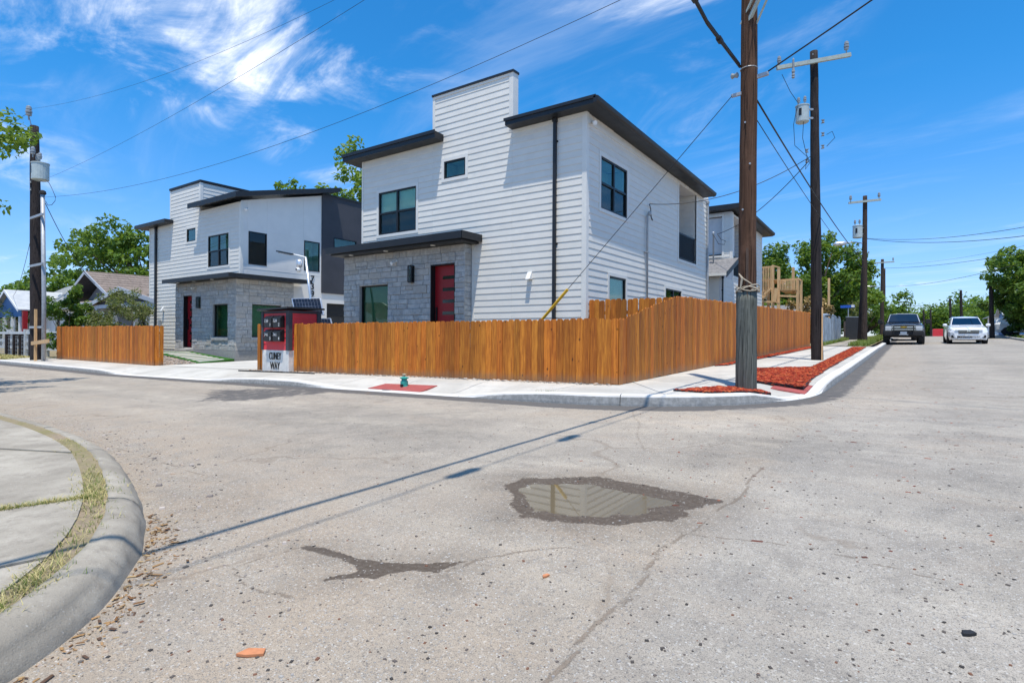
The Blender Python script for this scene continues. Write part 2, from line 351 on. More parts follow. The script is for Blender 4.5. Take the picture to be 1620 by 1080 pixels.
M['litter'] = islandm('leaf_litter', [(.30, .18, .08), (.17, .085, .035), (.38, .27, .14), (.12, .07, .035), (.33, .20, .10), (.10, .06, .04)])
def soil():
    t = NT('dry_soil'); v = t.obj(); a = t.noise(v, 1.6, 8, .65); col = t.mix(t.rng(a, .35, .65), (.30, .235, .165), (.22, .20, .09))
    return t.finish(t.mix(t.rng(t.noise(v, 24, 4), .4, .7, 0, .5), col, (.17, .135, .10)), .95, 0, .15, t.bump(t.noise(v, 30, 6, .7), .6))
M['soil'] = soil()
M['mulchbed'] = mk('mulch_bed', (.16, .022, .012), .95, .4, 30, .8, 50)
def oldconc():
    t = NT('old_concrete'); v = t.obj(); a = t.noise(v, 1.1, 9, .68); b = t.noise(v, 9, 8, .7); c = t.noise(v, 120, 3, .6)
    col = t.mix(t.rng(a, .35, .66), (.265, .236, .192), (.405, .366, .302)); col = t.mix(t.rng(b, .50, .70, 0, .55), col, (.19, .165, .135))
    col = t.mix(t.rng(c, .55, .75, 0, .45), col, (.13, .125, .115)); col = t.mix(t.rng(t.noise(v, 70, 3, .6, 0), .6, .75, 0, .5), col, (.52, .50, .46))
    return t.finish(col, .92, 0, .2, t.bump(t.math('ADD', b, t.math('MULTIPLY', c, .5)), .45, .012))
M['oldconc'] = oldconc()
def kerbm():
    t = NT('kerb_concrete'); v = t.obj(); a = t.noise(v, 1.3, 8, .65); b = t.noise(v, 14, 7, .7)
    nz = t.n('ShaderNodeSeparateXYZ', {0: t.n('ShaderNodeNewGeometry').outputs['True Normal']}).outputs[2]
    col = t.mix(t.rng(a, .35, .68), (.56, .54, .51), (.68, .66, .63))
    blotch = t.mix(t.rng(b, .38, .68), (.17, .168, .16), (.31, .305, .29))
    col = t.mix(t.rng(nz, .35, .75, .85, 0.), col, blotch)          # steep faces of the kerb take the darker blotchy grey
    return t.finish(col, .88, 0, .2, t.bump(b, .35, .012))
M['kerb'] = kerbm()
def asphalt():
    t = NT('worn_asphalt'); v = t.obj(); at = t.n('ShaderNodeVertexColor', layer_name='mask').outputs['Color']; sp = t.n('ShaderNodeSeparateColor', {0: at})
    wet, dark, tan = sp.outputs[0], sp.outputs[1], sp.outputs[2]
    at2 = t.n('ShaderNodeVertexColor', layer_name='mask2').outputs['Color']; sp2 = t.n('ShaderNodeSeparateColor', {0: at2}); crackm, tone = sp2.outputs[0], sp2.outputs[2]
    zone = sp2.outputs[1]
    # streets are driven along X (cross street) and Y: long soft bands
    band = t.noise(t.n('ShaderNodeMapping', {0: v, 'Scale': (.22, 1.3, 1)}).outputs[0], 1.2, 6, .6, .3)
    big = t.noise(v, .42, 7, .62, .4); mid = t.noise(v, 3.2, 8, .68)
    col = t.mix(t.rng(big, .32, .68), (.29, .262, .222), (.385, .347, .295))
    col = t.mix(t.rng(band, .42, .66, 0, .55), col, (.45, .405, .335))
    col = t.mix(t.rng(mid, .46, .70, 0, .50), col, (.21, .19, .165))
    col = t.mix(t.rng(t.noise(v, 1.1, 9, .72, .6), .50, .68, 0, .55), col, (.225, .205, .18))
    col = t.mix(t.rng(t.noise(t.n('ShaderNodeMapping', {0: v, 'Scale': (.5, 1.6, 1), 'Location': (7, 3, 0)}).outputs[0], .9, 8, .68, .5), .52, .72, 0, .6), col, (.37, .30, .23))
    tanf = t.math('MULTIPLY', tan, t.rng(t.noise(v, 2.1, 8, .68), .28, .66, .15, 1.))
    col = t.mix(tanf, col, (.355, .297, .232))
    col = t.mix(zone, t.mix(1., col, (.985, .985, .99), 'MULTIPLY'), t.mix(1., col, (1.02, .99, .955), 'MULTIPLY'))
    tn = t.math('ADD', t.math('SUBTRACT', tone, .5), t.math('MULTIPLY', t.math('SUBTRACT', t.noise(v, 4.2, 9, .74, .5), .5), t.math('ADD', t.math('MULTIPLY', t.math('ABSOLUTE', t.math('SUBTRACT', tone, .5)), 2.2), .30)))
    tf = t.math('ADD', t.math('MULTIPLY', tn, 1.5), 1.02); col = t.mix(1., col, t.n('ShaderNodeCombineXYZ', {0: tf, 1: tf, 2: tf}).outputs[0], 'MULTIPLY')
    # aggregate: dark pores and pale stones
    vo = t.n('ShaderNodeTexVoronoi', {'Vector': v, 'Scale': 78., 'Randomness': 1.}); rr = t.n('ShaderNodeSeparateColor', {0: vo.outputs['Color']})
    agg = t.rng(mid, .3, .6, .55, 1.)
    stone_ = t.math('MULTIPLY', t.rng(vo.outputs['Distance'], .25, .42, 1., 0.), t.math('GREATER_THAN', rr.outputs[0], .55))
    col = t.mix(t.math('MULTIPLY', t.math('MULTIPLY', stone_, agg), .85), col, t.mix(rr.outputs[1], (.13, .125, .12), (.60, .585, .55)))
    n3 = t.noise(v, 210, 3, .6); col = t.mix(t.rng(n3, .48, .66, 0, .80), col, (.12, .112, .102))
    n4 = t.noise(v, 38, 6, .72); col = t.mix(t.rng(n4, .52, .68, 0, .62), col, (.155, .142, .128))
    col = t.mix(t.rng(t.noise(v, 60, 4, .65), .56, .70, 0, .60), col, (.56, .53, .48))
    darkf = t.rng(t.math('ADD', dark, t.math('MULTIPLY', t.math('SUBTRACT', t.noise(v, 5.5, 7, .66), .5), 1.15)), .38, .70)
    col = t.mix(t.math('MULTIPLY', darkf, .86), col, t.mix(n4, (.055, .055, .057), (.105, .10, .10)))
    # cracks: warped cell edges, only where the mask lets them through, plus drawn ones
    wv = t.n('ShaderNodeVectorMath', {0: v, 1: t.n('ShaderNodeVectorMath', {0: t.n('ShaderNodeTexNoise', {'Vector': v, 'Scale': 1.7, 'Detail': 6.}).outputs['Color'], 1: (1.1, 1.1, 0)}, operation='MULTIPLY').outputs[0]}, operation='ADD').outputs[0]
    ce = t.n('ShaderNodeTexVoronoi', {'Vector': wv, 'Scale': .42}, feature='DISTANCE_TO_EDGE').outputs['Distance']
    cr = t.math('MULTIPLY', t.rng(ce, .004, .016, 1., 0.), t.rng(t.noise(v, .5, 3), .50, .58))
    cr = t.math('MAXIMUM', t.math('MULTIPLY', cr, .6), t.rng(t.math('ADD', crackm, t.math('MULTIPLY', t.math('SUBTRACT', n4, .5), .9)), .42, .60))
    col = t.mix(t.math('MULTIPLY', cr, .60), col, (.17, .128, .092))
    wetf = t.rng(t.math('ADD', wet, t.math('MULTIPLY', t.math('SUBTRACT', t.noise(v, 11, 9, .75), .5), .95)), .47, .54)
    col = t.mix(wetf, col, t.mix(t.rng(n4, .4, .7), (.082, .060, .040), (.135, .108, .080)))
    col = t.mix(t.math('MULTIPLY', wetf, t.math('MULTIPLY', stone_, t.math('GREATER_THAN', rr.outputs[2], .85))), col, (.36, .33, .29))
    h = t.math('ADD', t.math('ADD', t.math('MULTIPLY', n3, .35), t.math('MULTIPLY', stone_, .45)), t.math('SUBTRACT', t.math('MULTIPLY', n4, .8), t.math('MULTIPLY', cr, 1.2)))
    return t.finish(col, t.rng(wetf, 0, 1, .93, .55), 0, t.rng(wetf, 0, 1, .2, .4), t.bump(h, .55, .010))
M['asphalt'] = asphalt()
def water():
    t = NT('muddy_water')
    b = t.n('ShaderNodeBsdfPrincipled', {'Base Color': (.15, .118, .072, 1), 'Roughness': .02, 'Specular IOR Level': .5, 'IOR': 1.33, 'Coat Weight': .25, 'Coat Roughness': .01, 'Coat IOR': 1.4})
    t.set(b.inputs['Normal'], t.bump(t.noise(t.obj(), 6, 3), .012, .01)); t.t.links.new(b.outputs[0], t.out.inputs[0]); return t.m
M['water'] = water()
# ------------------------------------------------------------------ outlines on the ground
rng = np.random.default_rng(11)
PUD = [pG(x, y) for x, y in [(797, 770), (818, 762), (830, 757), (866, 757), (905, 754), (946, 753), (975, 758), (1012, 764), (1050, 771), (1085, 777), (1150, 790), (1100, 800), (1078, 806), (1088, 815), (1060, 826), (1020, 824), (985, 833), (945, 833), (900, 832), (870, 829), (838, 823), (812, 828), (822, 817), (806, 803), (812, 790), (806, 780)]]
PUD2 = [pG(x, y) for x, y in [(466, 866), (485, 862), (520, 866), (545, 876), (565, 882), (600, 886), (640, 890), (680, 890), (700, 888), (745, 886), (720, 894), (697, 900), (700, 915), (685, 905), (650, 902), (620, 907), (590, 915), (566, 914), (540, 914), (492, 921), (540, 908), (566, 905), (562, 895), (548, 886), (500, 874)]]
def inpoly(X, Y, P):
    r = np.zeros(X.shape, bool); n = len(P)
    for i in range(n):
        x1, y1 = P[i][:2]; x2, y2 = P[(i + 1) % n][:2]
        c = ((y1 > Y) != (y2 > Y)); r ^= c & (X < (x2 - x1) * (Y - y1) / (y2 - y1 + 1e-12) + x1)
    return r
def segdist(X, Y, P, closed=True):
    d = np.full(X.shape, 1e9); n = len(P)
    for i in range(n if closed else n - 1):
        x1, y1 = P[i][:2]; x2, y2 = P[(i + 1) % n][:2]; dx, dy = x2 - x1, y2 - y1
        t = np.clip(((X - x1) * dx + (Y - y1) * dy) / (dx * dx + dy * dy + 1e-12), 0, 1)
        d = np.minimum(d, np.hypot(X - x1 - t * dx, Y - y1 - t * dy))
    return d
def sdist(X, Y, P):
    d = segdist(X, Y, P); return np.where(inpoly(X, Y, P), -d, d)
# far kerb path: along the cross street (Y = 8), round the corner, up the long street (X = -1.35)
KP = [(x, 8.0) for x in np.arange(-80, -4.6, .5)]
cxk, cyk, rxk, ryk = -4.6, 11.0, 3.25, 3.0
KP += [(cxk + rxk * math.sin(a), cyk - ryk * math.cos(a)) for a in np.linspace(0, math.pi / 2, 22)]
KP += [(-1.35 - .006 * max(0, y - 16), y) for y in np.arange(11.5, 62, .75)]
# near-left kerb (outer foot of the kerb), from the photograph
NK = [(-80, 2.75), (-40, 2.72), (-20, 2.68), (-14, 2.65), (-11.4, 2.61), (-8.5, 2.52), (-7.3, 2.42), (-6.26, 2.27), (-5.4, 2.06), (-4.6, 1.83), (-4.15, 1.68), (-3.8, 1.54), (-3.5, 1.41), (-3.25, 1.27), (-3.02, 1.12), (-2.8, .94), (-2.62, .76), (-2.48, .56), (-2.38, .32), (-2.32, 0), (-2.28, -.6), (-2.25, -2), (-2.25, -12)]
def spaced(a, fine, b, lo, hi, grow=1.25):
    xs = list(np.arange(lo, hi, fine)); s = fine; x = lo; left = []
    while x > a: s *= grow; x -= s; left.append(x)
    s = fine; x = xs[-1]; right = []
    while x < b: s *= grow; x += s; right.append(x)
    return np.array(left[::-1] + xs + right)
gx = spaced(-900, .035, 900, -5.2, 1.2, 1.06); gy = spaced(-500, .035, 1500, 1.2, 8.4, 1.06)
GX, GY = np.meshgrid(gx, gy); GZ = gz(GX, GY)
near = (np.abs(GX + 2) < 9) & (GY > -3) & (GY < 14)
def lump(X, Y, s, seed):                              # cheap smooth noise from sines
    q = np.random.default_rng(seed); r = np.zeros(X.shape)
    for i in range(9):
        a = q.uniform(0, 6.28); k = s * q.uniform(.5, 2.2); r += np.sin(k * (X * math.cos(a) + Y * math.sin(a)) + q.uniform(0, 6.28)) / 9
    return r
GZ = GZ + np.where(GY < 60, .012 * lump(GX, GY, .9, 3), 0) * ((GX > -40) & (GX < 40)) + np.where(near, .004 * lump(GX, GY, 6, 5), 0)
pcx = np.mean([p[0] for p in PUD]); pcy = np.mean([p[1] for p in PUD])
ZW = gzf(-1.75, 3.6) - .012
sd = np.full(GX.shape, 9.); m_ = (np.abs(GX + 1.8) < 3) & (np.abs(GY - 3.5) < 3); sd[m_] = sdist(GX[m_], GY[m_], PUD)
sdn = sd + .05 * lump(GX, GY, 16, 8) + .025 * lump(GX, GY, 45, 9)
inner = [(pcx + (p[0] - pcx) * .74 - .06, pcy + (p[1] - pcy) * .66) for p in PUD]
sdi = np.full(GX.shape, 9.); sdi[m_] = sdist(GX[m_], GY[m_], inner); sdi = sdi + .045 * lump(GX, GY, 18, 18) + .03 * lump(GX, GY, 50, 19)
tgt = ZW + np.clip(sdi * .085, -.02, .02)
bl = np.where(sdi < .9, 1 - sstep(.12, .9, sdi), 0); GZ = GZ * (1 - bl) + tgt * bl
sd2 = np.full(GX.shape, 9.); m2 = (np.abs(GX + 2.3) < 1.6) & (np.abs(GY - 2) < 1.6); sd2[m2] = sdist(GX[m2], GY[m2], PUD2)
wet = np.clip(.5 - sd / .10 * .5, 0, 1); wet = np.maximum(wet, np.clip(.5 - sd2 / .05 * .5, 0, 1) * .98)
kd = segdist(GX, GY, KP, False); nkd = segdist(GX, GY, NK, False)
outside = GY < 8.2
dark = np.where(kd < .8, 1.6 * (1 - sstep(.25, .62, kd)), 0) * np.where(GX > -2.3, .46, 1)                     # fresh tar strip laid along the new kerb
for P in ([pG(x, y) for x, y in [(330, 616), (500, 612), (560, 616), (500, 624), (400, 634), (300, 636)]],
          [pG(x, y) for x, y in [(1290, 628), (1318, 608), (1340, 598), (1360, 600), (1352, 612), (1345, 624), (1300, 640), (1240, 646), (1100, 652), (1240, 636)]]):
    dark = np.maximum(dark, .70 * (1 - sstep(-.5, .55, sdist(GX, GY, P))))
cs = np.minimum(segdist(GX, GY, [pG(985, 646), pG(1000, 650), pG(1003, 660), pG(1012, 668), pG(1008, 690), pG(1020, 712), pG(1034, 717)], False), 9)
tan = np.where(nkd < 3.0, 1.15 * (1 - sstep(.3, 3.0, nkd)), 0) * np.where(GX > -14, 1, .7)
tan = np.maximum(tan, .55 * (1 - sstep(.2, 1.4, np.abs(GY - 6.4))) * (GX < -2) * (.5 + .5 * lump(GX, GY, .8, 21)))
tan = np.maximum(tan, .75 * (1 - sstep(.2, 1.3, np.abs(kd - .75))) * (GX > -4.5))
tan = np.maximum(tan, .8 * np.where(sd < .5, 1 - sstep(.08, .5, sd), 0)); tan = np.maximum(tan, .7 * (1 - sstep(.05, .3, np.abs(GX + 1.04 + .03 * np.sin(GY * 5)))) * (GY < 5.4) * (GY > -2))
crack = 1 - sstep(.002, .042, np.abs(GX + 1.04 + .035 * np.sin(GY * 2.6) + .02 * np.sin(GY * 7.1))); crack = crack * (GY < 5.1) * (GY > -6) * (.66 + .16 * lump(GX, GY, 3, 33))
crack = np.maximum(crack, (1 - sstep(.002, .035, cs)) * .66)
for L in ([(1105, 848), (1200, 856), (1290, 868), (1390, 893), (1500, 920)], [(1320, 684), (1420, 688), (1520, 690), (1620, 692)], [(1380, 578), (1480, 577), (1620, 574)], [(120, 690), (230, 722), (330, 755)], [(700, 905), (760, 884), (840, 872), (905, 868)], [(470, 866), (420, 880), (370, 895), (390, 930), (470, 945)]):
    crack = np.maximum(crack, .62 * (1 - sstep(.003, .035, segdist(GX, GY, [pG(*p) for p in L], False))))
tone = np.full(GX.shape, .5)                                # broad worn and dusty zones, wheel tracks
def zone(P, d, soft=.6):
    global tone
    tone = tone + d * (1 - sstep(-soft, soft, sdist(GX, GY, [pG(*p) for p in P])))
zone([(330, 655), (560, 640), (760, 672), (720, 735), (420, 725)], -.11, .5); zone([(1010, 690), (1200, 678), (1380, 700), (1250, 745), (1050, 735)], -.12, .5)
zone([(1000, 652), (1240, 655), (1225, 688), (1020, 690)], .10, .35); zone([(250, 620), (700, 640), (900, 652), (560, 640), (240, 632)], .08, .4)
zone([(1290, 640), (1420, 622), (1500, 640), (1380, 668)], .10, .6); zone([(250, 760), (400, 740), (430, 790), (300, 850)], -.08, .3)
for xw in (.45, 2.0, 3.9, 5.4): tone = tone - .055 * np.exp(-((GX - xw) / .34) ** 2) * (GY > 3)
for yw in (4.1, 5.6, 6.9): tone = tone + .05 * np.exp(-((GY - yw) / .30) ** 2) * (GX < -.5)
tone = tone - .20 * np.where(sd < .6, 1 - sstep(.0, .45, sd), 0) - .13 * np.where(sd2 < .5, 1 - sstep(0, .28, sd2), 0)
tone = tone - .06 * (1 - sstep(0, .7, nkd))
ny, nx = GX.shape
idx = np.arange(nx * ny).reshape(ny, nx)
fc = np.stack([idx[:-1, :-1], idx[:-1, 1:], idx[1:, 1:], idx[1:, :-1]], -1).reshape(-1, 4)
gm = bpy.data.meshes.new('road'); gm.vertices.add(nx * ny); gm.vertices.foreach_set('co', np.stack([GX, GY, GZ], -1).ravel())
gm.loops.add(fc.size); gm.loops.foreach_set('vertex_index', fc.ravel()); gm.polygons.add(len(fc))
gm.polygons.foreach_set('loop_start', np.arange(0, fc.size, 4)); gm.polygons.foreach_set('use_smooth', np.ones(len(fc), bool)); gm.update(calc_edges=True)
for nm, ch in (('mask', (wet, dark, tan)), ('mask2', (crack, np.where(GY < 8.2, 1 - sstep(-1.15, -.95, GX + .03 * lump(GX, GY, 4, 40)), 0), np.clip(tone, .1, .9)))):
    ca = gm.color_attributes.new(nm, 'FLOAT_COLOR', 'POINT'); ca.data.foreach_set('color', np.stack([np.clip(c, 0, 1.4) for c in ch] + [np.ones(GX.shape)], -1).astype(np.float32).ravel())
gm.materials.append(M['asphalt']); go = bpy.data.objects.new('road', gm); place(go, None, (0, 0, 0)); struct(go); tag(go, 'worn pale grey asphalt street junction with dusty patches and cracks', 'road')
# water in the hollow: one level sheet, the ground rises through it at the rim
big_ = [(pcx + (p[0] - pcx) * 1.0, pcy + (p[1] - pcy) * 1.0, ZW) for p in PUD]
wb = MB(); wb.add([(pcx, pcy, ZW)] + big_, [(0, 1 + i, 1 + (i + 1) % len(big_)) for i in range(len(big_))])
wo = wb.build('puddle', M['water']); tag(wo, 'shallow muddy puddle in the asphalt reflecting the house corner', 'puddle'); struct(wo)
# ------------------------------------------------------------------ kerbs and pavements
def smooth_path(P, step):
    A = np.array(P, float); s = np.r_[0, np.cumsum(np.hypot(*np.diff(A, axis=0).T))]; t = np.arange(0, s[-1], step); Q = np.stack([np.interp(t, s, A[:, 0]), np.interp(t, s, A[:, 1])], 1)
    for _ in range(6): Q[1:-1] = (Q[:-2] + 2 * Q[1:-1] + Q[2:]) / 4
    return [Vector((x, y, 0)) for x, y in Q]
def smooth_path_old(P, step):
    P = [Vector((p[0], p[1], 0)) for p in P]; out = []
    for i in range(len(P) - 1):
        p0, p1, p2, p3 = P[max(i - 1, 0)], P[i], P[i + 1], P[min(i + 2, len(P) - 1)]; n = max(1, int((p2 - p1).length / step))
        for k in range(n):
            t = k / n; t2, t3 = t * t, t * t * t
            out.append(.5 * ((2 * p1) + (p2 - p0) * t + (2 * p0 - 5 * p1 + 4 * p2 - p3) * t2 + (3 * p1 - p0 - 3 * p2 + p3) * t3))
    out.append(P[-1]); return out
def kh(X, Y):                                     # kerb height above the road
    if Y < 9.2 and X < -4.0:
        return float(np.interp(X, [-60, -25.5, -23.2, -21, -16.2, -14.6, -13.6, -11.9, -10.2, -6.9, -5.7, -5.0], [.12, .13, .12, .02, .02, .10, .135, .135, .02, .02, .13, .165]))
    if Y < 13 and X > -2.6:
        return float(np.interp(Y, [8.8, 9.3, 9.95, 11.0, 12.0, 13], [.165, .16, .03, .03, .13, .15]))
    return float(np.interp(Y, [8, 13, 32, 34, 60], [.165, .15, .15, .12, .10]))
kpath = smooth_path(KP, .35)
kpath = [p for p in kpath if p.x > -48 and p.y < 58]
def frame(path, i):
    d = (path[min(i + 1, len(path) - 1)] - path[max(i - 1, 0)]).normalized(); return Vector((d.y, -d.x, 0))   # points to the street side (right of travel)
def kerb_run(path, parent, m, prof, hfun, seglen, side=1, name='kerb_stone', gap=.012, wob=.0, smooth=False):
    acc = 0; seg = []; segs = []
    for i, p in enumerate(path):
        seg.append(i)
        if i: acc += (path[i] - path[i - 1]).length
        if acc >= seglen: segs.append(seg); seg = [i]; acc = 0
    if len(seg) > 1: segs.append(seg)
    for s in segs:
        b = MB(); k = len(prof(.1)); q = random.uniform(-wob, wob)
        for j, i in enumerate(s):
            p = path[i].copy(); n = frame(path, i) * side
            if j in (0, len(s) - 1):
                tdir = (path[min(i + 1, len(path) - 1)] - path[max(i - 1, 0)]).normalized(); p = p + tdir * (gap / 2 if j == 0 else -gap / 2)
            h = hfun(p.x, p.y); ck = [.0045 * math.sin(p.x * 17 + p.y * 11 + t_) + .003 * math.sin(p.x * 41 - p.y * 37 + 2 * t_) for t_ in range(16)] if smooth else [0] * 16
            for t_, (o_, z_) in enumerate(prof(h)):
                w = p + n * (o_ + ck[t_]); b.v.append((w.x, w.y, gzf(w.x, w.y) + z_ + q + ck[-1 - t_] * .6))
        for j in range(len(s) - 1):
            for t in range(k - 1):
                a = j * k + t; b.f.append((a, a + 1, a + 1 + k, a + k))
        b.f.append(tuple(range(k))); b.f.append(tuple((len(s) - 1) * k + t for t in range(k)))
        o_k = b.build(name, m, parent, smooth=smooth)
        if smooth:
            for pl_ in o_k.data.polygons:
                if len(pl_.vertices) > 4: pl_.use_smooth = False
kroot = bpy.data.objects.new('kerb', None); place(kroot, None, (-4, 8, 0)); struct(kroot); tag(kroot, 'new pale concrete kerb round the fenced corner lot', 'kerb')
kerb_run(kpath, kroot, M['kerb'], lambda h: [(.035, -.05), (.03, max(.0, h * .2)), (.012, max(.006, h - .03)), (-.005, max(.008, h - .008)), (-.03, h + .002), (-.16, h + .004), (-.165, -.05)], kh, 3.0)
# pavement between the kerb and the fences: slabs that follow the ground
def inner_pt(p):
    if p.y < 8.01: return Vector((min(p.x, -4.42), 9.75, 0))
    if p.x < -1.37 and p.y < 11.01: a = (p.x + 4.6) / 3.25; return Vector((-4.46, 9.75 + a * 1.2, 0))
    return Vector((-4.42, p.y, 0))
def sw_h(X, Y, p):
    n = math.hypot(X - p.x, Y - p.y); h0 = kh(p.x, p.y); return h0 + (.168 - h0) * float(sstep(.15, 1.35, n))
sroot = bpy.data.objects.new('pavement', None); place(sroot, None, (-3, 9.5, 0)); struct(sroot); tag(sroot, 'bright new concrete pavement along the wooden fences', 'pavement')
def slab_run(path, parent, m, seglen, nt=9, name='concrete_slab'):
    acc = 0; seg = []; segs = []
    for i, p in enumerate(path):
        seg.append(i)
        if i: acc += (path[i] - path[i - 1]).length
        if acc >= seglen: segs.append(seg); seg = [i]; acc = 0
    for s in segs:
        rows = (0, 1)
        if path[s[0]].y > 11.2: rows = (0, .5, 1)
        for r0, r1 in zip(rows[:-1], rows[1:]):
            b = MB(); ts = np.linspace(r0, r1, nt)
            for j, i in enumerate(s):
                p = path[i]; n = frame(path, i); p0 = p - n * .166; q = inner_pt(p)
                sh = .009 if j == 0 else -.009 if j == len(s) - 1 else 0
                td = Vector((-n.y, n.x, 0)) * sh
                for k_, t in enumerate(ts):
                    w = p0.lerp(q, t) + td
                    if r0 and k_ == 0: w = w + (q - p0).normalized() * .005
                    if r1 < 1 and k_ == nt - 1: w = w - (q - p0).normalized() * .005
                    b.v.append((w.x, w.y, gzf(w.x, w.y) + sw_h(w.x, w.y, p)))
            top = len(b.v)
            for j in range(len(s) - 1):
                for t in range(nt - 1): a = j * nt + t; b.f.append((a, a + 1, a + nt + 1, a + nt))
            ring = [t for t in range(nt)] + [j * nt + nt - 1 for j in range(1, len(s))] + [(len(s) - 1) * nt + t for t in range(nt - 2, -1, -1)] + [j * nt for j in range(len(s) - 2, 0, -1)]
            b.v += [(b.v[t][0], b.v[t][1], b.v[t][2] - .10) for t in ring]
            for t in range(len(ring)): b.f.append((ring[t], ring[(t + 1) % len(ring)], top + (t + 1) % len(ring), top + t))
            b.build(name, m, parent, smooth=False)
spath = [p for p in kpath if p.x > -36 and p.y < 33.2]
slab_run(spath, sroot, M['conc'], 1.75)
# lot ground behind the fences
def sheet(name, poly, h, m, label, cat, res=1.2, kind='structure', parent=None, amp=0.):
    xs = [p[0] for p in poly]; ys = [p[1] for p in poly]; nxx = max(2, int((max(xs) - min(xs)) / res) + 1); nyy = max(2, int((max(ys) - min(ys)) / res) + 1)
    X, Y = np.meshgrid(np.linspace(min(xs), max(xs), nxx), np.linspace(min(ys), max(ys), nyy)); Z = gz(X, Y) + h + amp * lump(X, Y, 1.3, 4)
    b = MB(); b.v = [tuple(p) for p in np.stack([X, Y, Z], -1).reshape(-1, 3)]
    for j in range(nyy - 1):
        for i in range(nxx - 1):
            cx_, cy_ = (X[j, i] + X[j + 1, i + 1]) / 2, (Y[j, i] + Y[j + 1, i + 1]) / 2
            if len(poly) == 4 or inpoly(np.array([cx_]), np.array([cy_]), poly)[0]: a = j * nxx + i; b.f.append((a, a + 1, a + nxx + 1, a + nxx))
    o = b.build(name, m, parent, fix=False)
    if kind == 'structure': struct(o); tag(o, label, cat)
    return o
sheet('yard_ground', [(-15.7, 9.62), (-4.40, 9.62), (-4.40, 34), (-15.7, 34)], .12, M['soil'], 'bare soil yard behind the wooden fences', 'yard')
sheet('left_yard_ground', [(-70, 9.62), (-22.9, 9.62), (-22.9, 60), (-70, 60)], .10, M['soil'], 'dry grassy soil round the grey bungalow', 'yard', 2)
sheet('back_yard_ground', [(-22.9, 22.0), (-15.7, 22.0), (-15.7, 60), (-22.9, 60)], .10, M['soil'], 'soil ground behind the paved driveway', 'yard', 2)
sheet('verge_left', [(-70, 8.17), (-36.0, 8.17), (-36.0, 9.63), (-70, 9.63)], .11, M['soil'], 'dry grass verge by the far utility pole', 'verge', 1)
sheet('verge_far', [(-4.4, 33.2), (-1.9, 33.2), (-1.9, 70), (-4.4, 70)], .13, M['soil'], 'weedy verge beyond the end of the new pavement', 'verge', 1)
sheet('far_lots', [(-60, 34.02), (-4.42, 34.02), (-4.42, 78), (-60, 78)], .10, M['soil'], 'soil lots behind the houses up the street', 'yard', 4)
sheet('right_lots', [(6.6, 30), (60, 30), (60, 78), (6.6, 78)], .11, M['soil'], 'grassy lots across the street under the trees', 'yard', 3)
# driveway
droot = sheet('driveway', [(-22.88, 9.78), (-15.72, 9.78), (-15.72, 22), (-22.88, 22)], .172, M['conc'], 'wide bright concrete driveway between the two new houses', 'driveway', .8)
# near-left corner: kerb and old pavement slabs
nkpath = [p for p in smooth_path(NK, .12) if p.x > -30 and p.y > -7]
nk = bpy.data.objects.new('old_kerb', None); place(nk, None, (-3.5, 1.4, 0)); struct(nk); tag(nk, 'rounded weathered concrete kerb at the near street corner', 'kerb')
def nkh(X, Y): return .15
kerb_run(nkpath, nk, M['oldconc'], lambda h: [(.02, -.06), (.008, .0), (-.004, .03), (-.016, .055), (-.028, .078), (-.042, .098), (-.06, .116), (-.082, .131), (-.108, .142), (-.135, .148), (-.155, .150), (-.19, .152), (-.195, -.05)], nkh, 2.05, side=-1, gap=.016, wob=.004, smooth=True)
def clip_poly(P, a, b, c):                      # keep a*x+b*y+c >= 0
    out = []; n = len(P)
    for i in range(n):
        p, q = P[i], P[(i + 1) % n]; dp = a * p[0] + b * p[1] + c; dq = a * q[0] + b * q[1] + c
        if dp >= 0: out.append(p)
        if (dp >= 0) != (dq >= 0): t = dp / (dp - dq); out.append((p[0] + (q[0] - p[0]) * t, p[1] + (q[1] - p[1]) * t))
    return out
def line_abc(p, q):
    a, b = -(q[1] - p[1]), q[0] - p[0]; l = math.hypot(a, b); a /= l; b /= l; return a, b, -(a * p[0] + b * p[1])
IB = [(p + frame(nkpath, i) * .32) for i, p in enumerate(nkpath)]
IB = [(p.x, p.y) for i, p in enumerate(IB) if i % 3 == 0 and p.x > -14 and p.y > -3]
region = IB + [(IB[-1][0], -3.2), (-14, -3.2)]
J1 = line_abc(pG(-60, 815, .15)[:2], pG(165, 783, .15)[:2]); J2 = line_abc(pG(-40, 905, .15)[:2], pG(120, 872, .15)[:2]); J3 = line_abc(pG(-30, 708, .15)[:2], pG(118, 716, .15)[:2])
slabs = []; rest = region
for J in (J3, J1, J2):
    a, b, c = J; slabs.append(clip_poly(rest, a, b, c - .014)); rest = clip_poly(rest, -a, -b, -c - .014)
slabs.append(rest)
proot = bpy.data.objects.new('old_pavement', None); place(proot, None, (-5, 0, 0)); struct(proot); tag(proot, 'cracked old concrete pavement slabs with grass in the joints', 'pavement')
for i, P in enumerate(slabs):
    if len(P) < 3: continue
    b = MB(); b.prism([(x, y, gzf(x, y) + .03) for x, y in P], (0, 0, .118 + (.006, -.002, .004, 0)[i % 4])); b.build('pavement_slab', M['oldconc'], proot)
